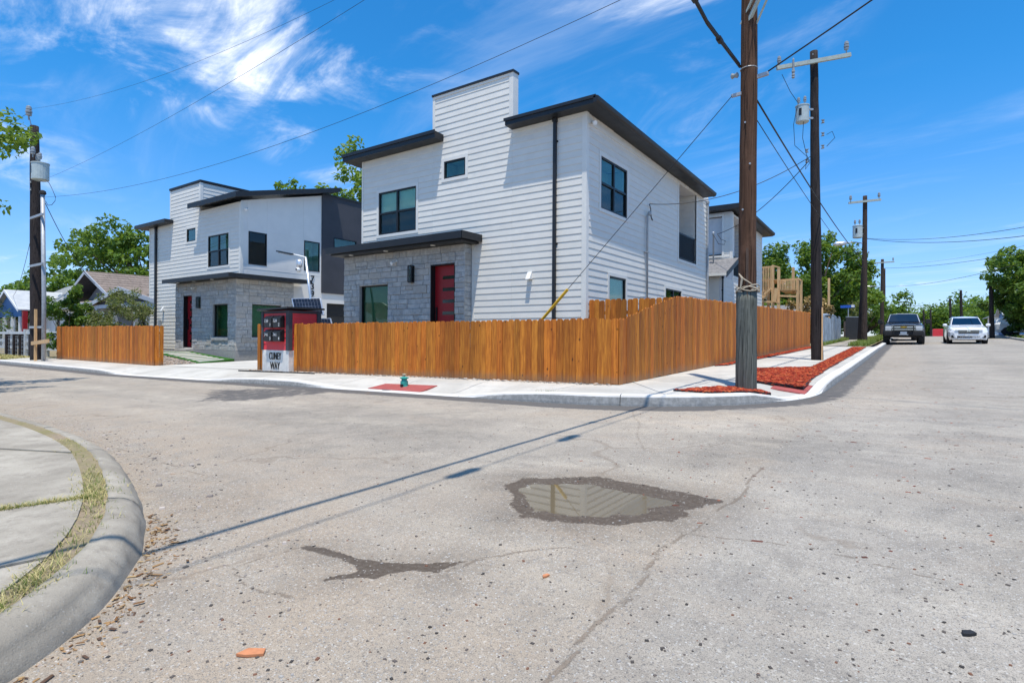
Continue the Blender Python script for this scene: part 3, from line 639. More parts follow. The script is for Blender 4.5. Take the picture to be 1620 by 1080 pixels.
# soil under the joint
b = MB(); Q = [(p + frame(nkpath, i) * .18) for i, p in enumerate(nkpath)]; Q = [(p.x, p.y) for p in Q if p.x > -14 and p.y > -3][::3] + [(-2.6, -3.2), (-14, -3.2)]
b.prism([(x, y, gzf(x, y) - .02) for x, y in Q], (0, 0, .160)); o = b.build('joint_soil', M['soil']); struct(o); tag(o, 'dry soil showing in the pavement joints', 'soil')
def blades(pts, hmin, hmax, w, seed, lean=.6):
    q = np.random.default_rng(seed); b = MB()
    for (x, y, z) in pts:
        for _ in range(3):
            h = q.uniform(hmin, hmax); a = q.uniform(0, 6.28); l = q.uniform(.1, lean) * h; dx, dy = math.cos(a), math.sin(a); ww = w * q.uniform(.6, 1.3); ox, oy = q.normal(0, .012, 2)
            x0, y0 = x + ox, y + oy
            b.v += [(x0 - dy * ww, y0 + dx * ww, z), (x0 + dy * ww, y0 - dx * ww, z), (x0 + dx * l * .5 + dy * ww * .7, y0 + dy * l * .5 - dx * ww * .7, z + h * .6), (x0 + dx * l * .5 - dy * ww * .7, y0 + dy * l * .5 + dx * ww * .7, z + h * .6), (x0 + dx * l * 1.2, y0 + dy * l * 1.2, z + h)]
            n = len(b.v) - 5; b.f += [(n, n + 1, n + 2, n + 3), (n + 3, n + 2, n + 4)]
    return b
q = np.random.default_rng(5); pts = []
for i, p in enumerate(nkpath):
    if p.x < -7.2 or p.y < -1: continue
    n = frame(nkpath, i); dens = max(.28, .30 + .70 * math.sin(i * .31 + 2 * math.sin(i * .083)))
    if p.x < -5.4: dens *= .15
    for _ in range(int(52 * dens)):
        off = q.normal(.255, .06); t = q.uniform(0, .12); d = Vector((-n.y, n.x, 0)); w = p + n * off + d * t
        pts.append((w.x, w.y, gzf(w.x, w.y) + .135))
for J, A, B in ((J1, (-60, 815), (150, 784)),):
    a = pG(*A, .15); c = pG(*B, .15)
    for _ in range(420):
        t = q.beta(1.2, 1.2); x = a[0] + (c[0] - a[0]) * t + q.normal(0, .02); y = a[1] + (c[1] - a[1]) * t + q.normal(0, .02); pts.append((x, y, gzf(x, y) + .138))
half = [p for i, p in enumerate(pts) if i % 3]; rest_ = [p for i, p in enumerate(pts) if i % 3 == 0]
o = blades(half, .015, .045, .0022, 6, 1.8).build('dry_grass', M['grassdry'], fix=False); tag(o, 'dry straw coloured grass in the near pavement joints', 'grass', kind='stuff')
o = blades(rest_, .015, .045, .002, 7, 1.5).build('green_grass', M['grass'], fix=False); tag(o, 'green grass tufts among the straw in the near pavement joint', 'grass', kind='stuff')
# loose stones, chips and litter on the asphalt
def chips(pts, smin, smax, seed, flat=.45, long=1.4):
    q = np.random.default_rng(seed); b = MB()
    for (x, y, z) in pts:
        s = smin + (smax - smin) * q.random() ** 3; a = q.uniform(0, 6.28); c, d = math.cos(a), math.sin(a); l = s * q.uniform(1, long); h = s * flat * q.uniform(.7, 1.3); t = q.uniform(-.2, .2)
        P = [(-l, -s * .7), (l * .8, -s), (l, s * .6), (-l * .7, s)]
        n = len(b.v)
        for k, (u, w) in enumerate(P): b.v.append((x + u * c - w * d, y + u * d + w * c, z - .002))
        for k, (u, w) in enumerate(P): u, w = u * .72, w * .72; b.v.append((x + u * c - w * d, y + u * d + w * c, z + h * (1 + t * (1 if k < 2 else -1))))
        b.f += [(n + 4, n + 5, n + 6, n + 7)] + [(n + i, n + (i + 1) % 4, n + 4 + (i + 1) % 4, n + 4 + i) for i in range(4)]
    return b
gzi = lambda x, y: float(GZ[np.searchsorted(gy, y) - 1:np.searchsorted(gy, y) + 1, np.searchsorted(gx, x) - 1:np.searchsorted(gx, x) + 1].mean())
q = np.random.default_rng(21); pts = []
while len(pts) < 5200:                                      # denser near the old kerb and in the loose middle
    D = 1.6 * math.exp(q.uniform(0, 2.1)); u = q.uniform(0, 1620); w = pD(u, 540, D); x, y = w[0], w[1]
    if y > 7.9 and x < -1.2: continue
    if y > 30: continue
    if sdist(np.array([x]), np.array([y]), region)[0] < .55: continue
    pts.append((x, y, gzi(x, y)))
o = chips(pts, .0018, .0085, 3).build('loose_grit', M['roadbits'], fix=False); tag(o, 'loose grit and small stones scattered over the asphalt', 'grit', kind='stuff')
pts = []
while len(pts) < 2600:
    i = q.integers(0, len(nkpath)); p = nkpath[i]
    if p.x < -12 or p.y < -.6: continue
    n = frame(nkpath, i); off = -abs(q.normal(0, .35)) - .02; w = p + n * off + Vector((n.y, -n.x, 0)) * q.uniform(-.1, .1); pts.append((w.x, w.y, gzi(w.x, w.y)))
o = chips(pts, .002, .010, 4).build('kerb_gravel', M['gravelm'], fix=False); tag(o, 'tan gravel and dirt gathered along the old kerb', 'gravel', kind='stuff')
pts = []
while len(pts) < 90:
    i = q.integers(0, len(nkpath)); p = nkpath[i]
    if p.x < -9 or p.y < .3: continue
    n = frame(nkpath, i); w = p - n * (abs(q.normal(0, .55)) + .06); pts.append((w.x, w.y, gzi(w.x, w.y)))
o = chips(pts, .006, .022, 14, .7, 1.5).build('kerb_stones', M['gravelm'], fix=False); tag(o, 'larger loose stones lying near the old kerb', 'stones', kind='stuff')
pts = []
while len(pts) < 520:
    i = q.integers(0, len(nkpath)); p = nkpath[i]
    if p.x < -4.1 or p.y < .3: continue
    n = frame(nkpath, i); off = -abs(q.normal(0, .085)) - .02; w = p + n * off + Vector((n.y, -n.x, 0)) * q.uniform(-.1, .1); pts.append((w.x, w.y, gzi(w.x, w.y) + q.uniform(0, .012)))
o = chips(pts, .002, .009, 5, .05, 4.0).build('dead_leaves', M['litter'], fix=False); tag(o, 'dead brown leaves and twigs against the old kerb', 'leaves', kind='stuff')
pts = []
while len(pts) < 300:                                       # red mulch chips washed across the road
    x = q.normal(-.4, 1.5); y = q.gamma(3.2, 2.1) + 2.5
    if y > 22 or (x < -1.2 and y > 7.9) or x < -3.4: continue
    pts.append((x, y, gzi(x, y)))
o = chips(pts, .006, .015, 6, .22, 2.8).build('stray_mulch', M['straymulch'], fix=False); tag(o, 'red mulch chips strewn over the road', 'mulch', kind='stuff')
def flatpiece(name, px, py, l, w, h, m, label, cat, a):
    x, y, z = pG(px, py); z = gzi(x, y); b = MB(); P = [(-l, -w), (-l * .2, -w * 1.2), (l, -w * .6), (l * .8, w), (-l * .5, w * .9)]
    P = [(x + u * math.cos(a) - v * math.sin(a), y + u * math.sin(a) + v * math.cos(a), z + .001) for u, v in P]; b.prism(P, (0, 0, h)); o = b.build(name, m, bev=.002); tag(o, label, cat)
M['terracotta'] = mk('terracotta_shard', (.50, .20, .09), .8, .15, 20)
flatpiece('clay_shard', 399, 1035, .05, .022, .012, M['terracotta'], 'orange clay shard lying on the asphalt near the old kerb', 'shard', .55)
flatpiece('dark_stone', 1531, 1003, .028, .014, .012, M['rubber'], 'flat black stone lying alone on the asphalt', 'stone', .6)
flatpiece('bark_chip', 863, 911, .022, .010, .010, M['terracotta'], 'small reddish chip on the asphalt beyond the dried stain', 'chip', 1.2)
# ------------------------------------------------------------------ wall faces: 'Y' looks to -Y (street), 'X' looks to +X
class Face:
    def __init__(s, axis, pos): s.a = axis; s.p = pos
    def P(s, u, d, z): return (u, s.p - d, z) if s.a == 'Y' else (s.p + d, u, z)
    def box(s, b, u0, u1, d0, d1, z0, z1):
        a = s.P(u0, d0, z0); c = s.P(u1, d1, z1); return b.box(a[0], c[0], a[1], c[1], a[2], c[2])
def wall_panel(face, u0, u1, z0, z1, holes, depth=.14):
    b = MB(); us = sorted({u0, u1, *[h[0] for h in holes], *[h[1] for h in holes]}); zs = sorted({z0, z1, *[h[2] for h in holes], *[h[3] for h in holes]})
    us = [u for u in us if u0 <= u <= u1]; zs = [z for z in zs if z0 <= z <= z1]
    for i in range(len(us) - 1):
        for j in range(len(zs) - 1):
            cu, cz = (us[i] + us[i + 1]) / 2, (zs[j] + zs[j + 1]) / 2
            if any(h[0] < cu < h[1] and h[2] < cz < h[3] for h in holes): continue
            b.add([face.P(us[i], 0, zs[j]), face.P(us[i + 1], 0, zs[j]), face.P(us[i + 1], 0, zs[j + 1]), face.P(us[i], 0, zs[j + 1])], [(0, 1, 2, 3)])
    for h in holes:
        D = h[4] if len(h) > 4 else depth
        c = [(h[0], h[2]), (h[1], h[2]), (h[1], h[3]), (h[0], h[3])]
        for k in range(4):
            p, q = c[k], c[(k + 1) % 4]; b.add([face.P(p[0], 0, p[1]), face.P(q[0], 0, q[1]), face.P(q[0], -D, q[1]), face.P(p[0], -D, p[1])], [(0, 1, 2, 3)])
    return b
EXPO = .178
def lap_siding(root, face, u0, u1, z0, z1, holes, m, zref=0.0, slope=None):
    """horizontal lap boards; each board, cut where openings interrupt it, is one piece"""
    k = math.floor((z0 - zref) / EXPO)
    while zref + k * EXPO < z1 - .01:
        a = max(z0, zref + k * EXPO); c = min(z1, zref + (k + 1) * EXPO); k += 1
        cuts = sorted({u0, u1, *[min(max(h[0], u0), u1) for h in holes], *[min(max(h[1], u0), u1) for h in holes]})
        runs = []
        for i in range(len(cuts) - 1):
            cu = (cuts[i] + cuts[i + 1]) / 2; lo, hi = a, c
            for h in holes:
                if h[0] < cu < h[1]:
                    if h[2] <= lo + .001 and h[3] >= hi - .001: lo = hi = 0
                    elif h[2] <= lo < h[3] < hi: lo = h[3]
                    elif lo < h[2] < hi <= h[3] + 1e-6: hi = h[2]
            if hi - lo < .015: continue
            if runs and abs(runs[-1][1] - cuts[i]) < 1e-6 and runs[-1][2:] == (lo, hi): runs[-1] = (runs[-1][0], cuts[i + 1], lo, hi)
            else: runs.append((cuts[i], cuts[i + 1], lo, hi))
        cut_ = []
        for r0, r1, lo, hi in runs:                       # long courses are butted from two boards
            if r1 - r0 > 4.2 and random.random() < .55: mm = random.uniform(r0 + 1.2, r1 - 1.2); cut_ += [(r0, mm, lo, hi), (mm, r1, lo, hi)]
            else: cut_.append((r0, r1, lo, hi))
        for r0, r1, lo, hi in cut_:
            if r1 - r0 < .02: continue
            jz = random.uniform(-.0016, .0016); jd = random.uniform(0, .0018)
            top = hi + (.012 if hi == zref + k * EXPO and hi < z1 else 0); b = MB()
            prof = [(.004, lo + jz), (.0155 + jd, lo + jz), (.0165 + jd, lo + .004 + jz), (.0045, top), (.001, top)]
            vs = [face.P(r, d, z) for r in (r0 + .0015, r1 - .0015) for d, z in prof]; n = len(prof)
            b.add(vs, [tuple(range(n)), tuple(range(2 * n - 1, n - 1, -1))] + [(i, (i + 1) % n, n + (i + 1) % n, n + i) for i in range(n)])
            b.build('siding_board', m, root)
def trims(root, face, u0, u1, z0, z1, w=.095, name='window_trim', m=None, bottom=True):
    b = MB(); face.box(b, u0 - w, u0, .002, .027, z0 - w, z1 + w); face.box(b, u1, u1 + w, .002, .027, z0 - w, z1 + w)
    face.box(b, u0, u1, .002, .0268, z1, z1 + w)
    if bottom: face.box(b, u0, u1, .002, .0268, z0 - w, z0)
    return b.build(name, m or M['trim'], root)
def window(root, face, u0, u1, z0, z1, cols=1, split=False, blind=1., trim=True, m=None, lower=None, depth=.14, name='window', blind_mat=None, d0=0., fr=.045):
    """black frame with its lites; panes, blind and trim hang under it"""
    b = MB(); dd = d0 - .055
    fb = lambda a, c, e, g, bb=b, x0=dd, x1=d0 + .012: face.box(bb, a, c, x0, x1, e, g)
    fb(u0, u0 + fr, z0, z1); fb(u1 - fr, u1, z0, z1); fb(u0 + fr, u1 - fr, z0, z0 + fr, x1=d0 + .0115); fb(u0 + fr, u1 - fr, z1 - fr, z1, x1=d0 + .0115)
    cw = (u1 - u0) / cols
    for i in range(1, cols): fb(u0 + i * cw - .035, u0 + i * cw + .035, z0 + fr, z1 - fr, x1=d0 + .010)
    zm = (z0 + z1) / 2
    if split:
        for i in range(cols): fb(u0 + i * cw + .03, u0 + (i + 1) * cw - .03, zm - .028, zm + .028, x1=d0 + .006)
    w = b.build(name, M['black'], root)
    for i in range(cols):
        a, c = u0 + i * cw + .02, u0 + (i + 1) * cw - .02
        for (e, g, low) in (((z0 + .02, zm, True), (zm, z1 - .02, False)) if split else ((z0 + .02, z1 - .02, False),)):
            pb = MB(); face.box(pb, a, c, d0 - .030 - (.012 if low else 0), d0 - .024 - (.012 if low else 0), e, g); pb.build('pane', (lower or M['screen']) if low else (m or M['glass']), w)
    if blind:
        sb = MB(); zz_ = z1 - .03; zb = z1 - (z1 - z0) * blind
        while zz_ > zb + .02:
            p = [face.P(u, d, z) for u, d, z in ((u0 + .03, -.085 + d0, zz_), (u1 - .03, -.085 + d0, zz_), (u1 - .03, -.115 + d0, zz_ - .030), (u0 + .03, -.115 + d0, zz_ - .030))]
            sb.prism(p, (0, 0, -.003)); zz_ -= .042
        so_ = sb.build('blind', blind_mat or M['blind'], w); so_['kind'] = 'stuff'
    rb = MB(); face.box(rb, u0 - .01, u1 + .01, -.62 + d0, -.60 + d0, z0, z1)
    for (a, c) in ((u0 - .03, u0 - .012), (u1 + .012, u1 + .03)): face.box(rb, a, c, -.60, -.145, z0, z1)
    face.box(rb, u0, u1, -.60, -.145, z0 - .03, z0 - .012); face.box(rb, u0, u1, -.60, -.145, z1 + .012, z1 + .03)
    rb.build('room_behind', M['room'], w)
    if trim: trims(w, face, u0, u1, z0, z1)
    return w
def ashlar(root, face, u0, u1, z0, z1, holes, seed, m, d=.0, name='stone'):
    q = random.Random(seed); z = z0; j = .004
    while z < z1 - .03:
        h = q.choice([.15, .15, .2, .2, .25, .3]); h = min(h, z1 - z)
        if z1 - z - h < .07: h = z1 - z
        u = u0
        while u < u1 - .02:
            w = q.uniform(.22, .62); w = min(w, u1 - u)
            if u1 - u - w < .1: w = u1 - u
            cells = [(u, u + w, z, z + h)]
            if h >= .25 and q.random() < .5:
                s_ = z + h * q.choice([.4, .5, .6]); cells = [(u, u + w, z, s_), (u, u + w, s_, z + h)]
                if w > .35 and q.random() < .6: mm = u + w * q.uniform(.4, .6); cells = [cells[0], (u, mm, s_, z + h), (mm, u + w, s_, z + h)]
            for (a, c, e, g) in cells:
                parts = [(a, c, e, g)]
                for H in holes:
                    nx_ = []
                    for (a1, c1, e1, g1) in parts:
                        if c1 <= H[0] or a1 >= H[1] or g1 <= H[2] or e1 >= H[3]: nx_.append((a1, c1, e1, g1)); continue
                        if a1 < H[0]: nx_.append((a1, H[0], e1, g1))
                        if c1 > H[1]: nx_.append((H[1], c1, e1, g1))
                        m0, m1 = max(a1, H[0]), min(c1, H[1])
                        if e1 < H[2]: nx_.append((m0, m1, e1, H[2]))
                        if g1 > H[3]: nx_.append((m0, m1, H[3], g1))
                    parts = nx_
                for (a1, c1, e1, g1) in parts:
                    if c1 - a1 < .03 or g1 - e1 < .03: continue
                    a1 += j; c1 -= j; e1 += j; g1 -= j; pr = d + q.uniform(.012, .034); i = .010
                    b = MB(); t = [q.uniform(-.005, .005) for _ in range(4)]
                    vs = [face.P(a1, d - .01, e1), face.P(c1, d - .01, e1), face.P(c1, d - .01, g1), face.P(a1, d - .01, g1), face.P(a1, pr - .012, e1), face.P(c1, pr - .012, e1), face.P(c1, pr - .012, g1), face.P(a1, pr - .012, g1),
                          face.P(a1 + i, pr + t[0], e1 + i), face.P(c1 - i, pr + t[1], e1 + i), face.P(c1 - i, pr + t[2], g1 - i), face.P(a1 + i, pr + t[3], g1 - i)]
                    b.add(vs, [(8, 9, 10, 11)] + [(k, (k + 1) % 4, 4 + (k + 1) % 4, 4 + k) for k in range(4)] + [(4 + k, 4 + (k + 1) % 4, 8 + (k + 1) % 4, 8 + k) for k in range(4)])
                    b.build(name, m, root)
            u += w
        z += h
def door(root, face, u0, u1, z0, z1, lites, m, d0=-.2):
    b = MB(); face.box(b, u0, u1, d0 - .04, d0, z0, z1); dr = b.build('door', m, root)
    for (a, c, e, g) in lites:
        lb = MB(); face.box(lb, a, c, d0 - .002, d0 + .006, e, g); lb.build('door_lite', M['lite'], dr)
    hb = MB(); face.box(hb, u0 + .06, u0 + .10, d0 + .001, d0 + .05, z0 + .85, z0 + 1.35); hb.build('door_handle', M['black'], dr); return dr
M['lite'] = mk('dark_door_lite', (.012, .014, .014), .12, .1, 8, spec=.7)
def lantern(root, face, u, z, h=.52, w=.15):
    b = MB(); d = .14
    face.box(b, u - w / 2, u + w / 2, .03, .045, z - h / 2, z + h / 2); face.box(b, u - w / 2, u + w / 2, .045, d + .03, z + h / 2 - .03, z + h / 2); face.box(b, u - w / 2, u + w / 2, .045, d + .03, z - h / 2, z - h / 2 + .03)
    for s_ in (-1, 1): face.box(b, u + s_ * w / 2 - .012, u + s_ * w / 2 + .012, d, d + .028, z - h / 2 + .03, z + h / 2 - .03)
    o = b.build('wall_lantern', M['black'], root); g = MB(); face.box(g, u - w / 2 + .02, u + w / 2 - .02, .05, d, z - h / 2 + .04, z + h / 2 - .04); g.build('lantern_glass', M['screen'], o)
def vent_hood(root, face, u, z, m=None):
    b = MB(); w = .13; h = .2
    pr = [(.01, z - h / 2), (.01, z + h / 2), (.05, z + h / 2 - .0), (.16, z - h / 2)]
    vs = [face.P(uu, d, zz_) for uu in (u - w / 2, u + w / 2) for d, zz_ in pr]; b.add(vs, [(0, 1, 2, 3), (7, 6, 5, 4), (0, 4, 5, 1), (1, 5, 6, 2), (2, 6, 7, 3)])
    b.build('vent_hood', m or M['pvc'], root)
def downpipe(root, face, u, z0, z1, m, w=.085, d=.075, d0=.03):
    b = MB(); face.box(b, u - w / 2, u + w / 2, d0, d0 + d, z0, z1); face.box(b, u - w / 2 - .02, u + w / 2 + .02, d0 - .01, d0 + d + .02, z1, z1 + .10)
    o = b.build('downpipe', m, root, bev=.008)
    for z in (z0 + .5, (z0 + z1) / 2, z1 - .5):
        s_ = MB(); face.box(s_, u - w / 2 - .03, u + w / 2 + .03, d0 - .015, d0 + .004, z - .02, z + .02); s_.build('pipe_strap', m, o)
def corner_trim(root, x, y, z0, z1, w=.11, xs=1, name='corner_board'):
    # outside corner of a street face and a side face looking to +X
    b = MB(); b.prism([(x - w, y - .024, z0), (x + .024, y - .024, z0), (x + .024, y + w, z0), (x, y + w, z0), (x, y, z0), (x - w, y, z0)], (0, 0, z1 - z0)); return b.build(name, M['trim'], root)
def roof_slab(root, pts_top, th, name='roof', m=None, fascia=.0):
    b = MB(); b.prism([(x, y, z - th) for x, y, z in pts_top], (0, 0, th)); return b.build(name, m or M['char'], root)
def side_camera(root, p, d=(1, -1, 0)):
    b = MB(); p = Vector(p); b.lathe(tuple(p), [(.05, 0), (.05, .03), (.03, .05)], 12, 'Y'); v = Vector(d).normalized()
    b.tube([p, p + v * .10 + Vector((0, 0, -.05)), p + v * .2 + Vector((0, 0, -.09))], [.03, .05, .055], 10); b.build('security_light', M['pvc'], root)

# ================================================================== house on the corner
XR = -6.85; YF = 12.90; ZB = .62
H1 = thing('corner_house', 'two storey white lap siding house with red door at the fenced street corner', 'house', (-11, 14, gzf(-11, 14)))
f1 = Face('Y', YF); f1x = Face('X', XR); fs = Face('Y', 12.58)
w1 = (-14.54, -12.82, 4.60, 5.99); w2 = (-11.66, -10.82, 6.01, 6.53)
rw1 = (13.69, 15.36, 4.69, 6.07); rw2 = (14.23, 15.31, 1.75, 2.95); rw3 = (18.5, 20.06, 2.05, 2.93); bal = (19.76, 21.72, 4.06, 6.69, 1.6)
T = .095
def grow(h, t=T): return (h[0] - t, h[1] + t, h[2] - t, h[3] + t)
wall_panel(f1, -15.36, XR, ZB - .4, 7.0, [w1, w2]).build('wall', M['wall'], H1)
wall_panel(f1x, YF, 23.2, ZB - .4, 7.0, [rw1, rw2, rw3, bal]).build('wall', M['wall'], H1)
b = MB(); b.box(-15.36, -15.2, 12.92, 23.2, ZB - .4, 7.0); b.box(-15.36, XR - .05, 23.05, 23.2, ZB - .4, 7.0); b.build('wall', M['siding'], H1)
b = MB(); b.box(-15.3, -6.9, 12.95, 23.1, 6.86, 6.9); b.build('ceiling_deck', M['wall'], H1)
ztw = lambda: 8.62
lap_siding(H1, f1, -15.30, -12.12, ZB, 7.20, [grow(w1), (-16, -10.58, -1, 4.02)], M['siding'])
lap_siding(H1, f1, -12.12, -9.14, ZB, 8.50, [grow(w2), grow(w1), (-16, -10.47, -1, 4.02), (-16, -10.21, 3.86, 4.17)], M['siding'])
lap_siding(H1, f1, -9.14, XR - .11, ZB, 7.04, [], M['siding'])
lap_siding(H1, f1x, YF + .11, 23.1, ZB, 6.98, [grow(rw1), grow(rw2), grow(rw3), grow(bal[:4])], M['siding'])
corner_trim(H1, XR, YF, ZB - .02, 7.02)
b = MB(); f1.box(b, -15.38, -15.30, 0, .024, ZB, 7.2); b.build('corner_board', M['trim'], H1)
b = MB(); f1x.box(b, 23.1, 23.2, 0, .024, ZB, 6.95); b.build('corner_board', M['trim'], H1)
# stepped parapet
b = MB(); b.box(-12.12, -9.14, 12.90, 13.10, 6.9, 8.56); pw = b.build('parapet_wall', M['wall'], H1)
b = MB(); b.box(-12.13, -12.03, 12.874, 13.12, 7.2, 8.50); b.build('corner_board', M['trim'], pw); b = MB(); b.box(-9.25, -9.115, 12.874, 13.12, 7.0, 8.50); b.build('corner_board', M['trim'], pw)
b = MB(); b.box(-12.13, -9.115, 12.872, 13.12, 8.50, 8.575); b.build('parapet_band', M['trim'], pw)
b = MB(); b.box(-12.15, -9.095, 12.845, 13.14, 8.576, 8.64); b.build('parapet_cap', M['char'], pw)
# roofs
roof_slab(H1, [(-15.92, 12.50, 7.37), (-11.69, 12.50, 7.37), (-11.69, 14.5, 7.30), (-15.92, 14.5, 7.30)], .20)
b = MB(); b.box(-15.95, -11.68, 12.47, 12.50, 7.30, 7.40); b.build('drip_edge', M['char'], H1)
rf = roof_slab(H1, [(-9.14, 12.53, 7.15), (-6.44, 12.53, 7.15), (-6.44, 22.5, 6.90), (-15.0, 22.5, 6.90), (-15.0, 13.14, 7.12), (-9.14, 13.14, 7.12)], .16)
# eaves gutter along the side, with its rounded front
gb = MB(); prof = [(-.02, .02), (.07, .03), (.115, .01), (.12, -.03), (.10, -.09), (.06, -.13), (-.02, -.135)]
vs = []
for (y, z) in ((12.50, 7.12), (22.55, 6.87)):
    vs += [(-6.44 + o_, y, z + zz_) for o_, zz_ in prof]
n = len(prof); gb.add(vs, [tuple(range(n)), tuple(range(2 * n - 1, n - 1, -1))] + [(i, (i + 1) % n, n + (i + 1) % n, n + i) for i in range(n)]); gb.build('gutter', M['char'], rf)
b = MB(); b.box(-9.17, -6.40, 12.50, 12.528, 7.10, 7.18); b.build('drip_edge', M['char'], rf)
b = MB(); f1.box(b, -9.14, XR, .002, .03, 6.90, 7.0); b.build('frieze_board', M['trim'], H1)
b = MB(); f1x.box(b, YF, 23.1, .002, .03, 6.70, 6.80); b.build('frieze_board', M['trim'], H1)
downpipe(H1, f1, -7.74, ZB - .1, 6.88, M['char'])
downpipe(H1, f1x, 23.0, ZB - .1, 6.62, M['gutter'], .07, .07)
# stone entry with its flat canopy
st_win = (-15.10, -13.74, 1.55, 2.92); st_door = (-11.88, -10.93, .80, 3.40)
wall_panel(fs, -15.89, -10.58, ZB - .35, 3.95, [st_win + (.3,), st_door + (.3,)]).build('entry_wall', M['mortar'], H1)
b = MB(); b.box(-10.60, -10.58, 12.58, 12.9, ZB - .35, 3.95); b.build('entry_wall', M['mortar'], H1); b = MB(); b.box(-15.89, -15.87, 12.58, 12.9, ZB - .35, 3.95); b.build('entry_wall', M['mortar'], H1)
ashlar(H1, fs, -15.89, -10.555, ZB - .1, 3.93, [grow(st_win, .0), grow(st_door, .0)], 3, M['stone'])
ashlar(H1, Face('X', -10.58), 12.56, 12.88, ZB - .1, 3.93, [], 4, M['stone'])
b = MB(); f1.box(b, -10.55, -10.47, .002, .03, ZB, 3.95); b.build('corner_board', M['trim'], H1)
window(H1, fs, *st_win, cols=1, blind=1., trim=False, m=M['greenglass'], d0=-.10, fr=.035)
b = MB()
for (a, c, e, g) in ((-11.885, -11.86, .8, 3.4), (-10.95, -10.925, .8, 3.4), (-11.88, -10.93, 3.375, 3.41)): fs.box(b, a, c, -.28, .02, e, g)
b.build('door_frame', M['black'], H1)
door(H1, fs, -11.86, -10.95, .80, 3.375, [(-11.56, -10.97, 3.02 - .352 * i - .05, 3.02 - .352 * i + .05) for i in range(6)], M['red'], -.17)
lantern(H1, fs, -12.62, 3.17)
cb = MB(); cb.prism([(-16.10, 12.02, 3.99), (-10.20, 12.02, 3.99), (-10.20, 12.885, 4.02), (-16.10, 12.885, 4.02)], (0, 0, .14)); cn = cb.build('canopy', M['char'], H1)
b = MB(); b.box(-16.13, -10.18, 11.99, 12.019, 3.98, 4.185); b.box(-10.199, -10.175, 11.99, 12.88, 3.98, 4.185); b.box(-16.0, -10.3, 12.10, 12.88, 3.93, 3.985); b.build('canopy_fascia', M['char'], cn)
for x in (-15.2, -13.55, -11.55):
    b = MB(); b.lathe((x, 12.30, 3.915), [(.07, 0), (.075, .016)], 16); b.build('recessed_light', M['pvc'], cn)
window(H1, f1, *w1, cols=2, split=True, blind=.5); window(H1, f1, *w2, cols=1, blind=0)
window(H1, f1x, *rw1, cols=2, split=True, blind=.0); window(H1, f1x, *rw2, cols=1, blind=.75); window(H1, f1x, *rw3, cols=2, blind=0)
vent_hood(H1, f1, -8.52, 2.92)
side_camera(H1, (-6.80, 13.15, 6.78)); side_camera(H1, (-13.35, 12.55, 3.62), (0, -1, 0))
# balcony let into the side wall
b = MB(); f1x.box(b, bal[0] - .01, bal[1] + .01, -1.62, -1.60, bal[2], bal[3]); b.build('balcony_wall', M['siding'], H1)
lap_siding(H1, Face('X', XR - 1.58), bal[0], bal[1], bal[2], bal[3], [], M['siding'])
b = MB(); b.box(XR - 1.6, XR, bal[1] + .0, bal[1] + .02, bal[2], bal[3]); b.build('balcony_wall', M['siding'], H1)
lap_siding(H1, Face('Y', bal[1] - .002), XR - 1.55, XR - .03, bal[2], bal[3], [], M['siding'])
trims(H1, f1x, *bal[:4], name='balcony_trim')
b = MB(); f1x.box(b, bal[0], bal[1], -.06, -.03, 4.98, 5.03); f1x.box(b, bal[0], bal[1], -.06, -.03, 4.10, 4.14); rl = b.build('balcony_rail', M['char'], H1)
for y in np.arange(bal[0] + .05, bal[1], .075):
    b = MB(); f1x.box(b, y - .011, y + .011, -.056, -.034, 4.14, 4.98); b.build('baluster', M['char'], rl)
b = MB(); f1x.box(b, bal[0] + .0, bal[1], -.075, -.066, 4.12, 5.0); b.build('rail_screen', M['charwall'], rl)
# service mast and meter
b = MB(); b.tube([(XR + .09, 16.72, 1.6), (XR + .09, 16.72, 5.02), (XR + .11, 16.72, 5.10), (XR + .17, 16.74, 5.08)], .032, 10); ms = b.build('service_mast', M['gutter'], H1, smooth=True)
b = MB(); b.lathe((XR + .15, 16.74, 5.07), [(.03, -.06), (.055, -.02), (.06, .04), (.03, .08)], 12); b.build('weatherhead', M['gutter'], ms)
b = MB(); b.box(XR + .02, XR + .16, 16.55, 16.88, 1.35, 1.75); b.build('meter_box', M['gutter'], ms); b = MB(); b.box(XR + .02, XR + .1, 16.35, 17.0, 2.42, 2.52); b.build('mast_bracket', M['gutter'], ms)
for z in (2.4, 3.9):
    b = MB(); b.box(XR + .01, XR + .13, 16.65, 16.79, z - .02, z + .02); b.build('mast_strap', M['gutter'], ms)
# ================================================================== second new house (739)
H2 = thing('driveway_house', 'two storey white house with charcoal rear block and number 739 beside the driveway', 'house', (-28, 15, gzf(-28, 15)))
Y2 = 13.55; X2 = -24.14; XL2 = -32.95; ZB2 = .60
g1 = Face('Y', Y2); g1x = Face('X', X2); gs = Face('Y', 13.20); gsx = Face('X', -23.86)
v1 = (-26.89, -25.09, 4.43, 5.87); v2 = (-28.94, -28.07, 5.79, 6.41)
e1 = (13.91, 14.78, 4.44, 5.90); e2 = (16.72, 17.60, 4.44, 5.89)
wall_panel(g1, XL2, X2, ZB2 - .3, 6.95, [v1, v2]).build('wall', M['wall'], H2)
top = lambda y: 7.18 + (y - 13.55) * .255
b = wall_panel(g1x, Y2, 17.70, 0.2, 7.1, [e1, e2]); b.add([g1x.P(Y2, 0, 7.1), g1x.P(17.7, 0, 7.1), g1x.P(17.7, 0, top(17.7)), g1x.P(Y2, 0, top(Y2))], [(0, 1, 2, 3)]); b.build('panel_wall', M['panelwall'], H2)
b = MB(); b.box(XL2, XL2 + .1, Y2 + .02, 22, .3, 6.9); b.box(XL2, X2, 21.9, 22, .3, 6.9); b.box(XL2 + .05, X2 - .05, 13.7, 21.9, 6.75, 6.8); b.build('wall', M['siding'], H2)
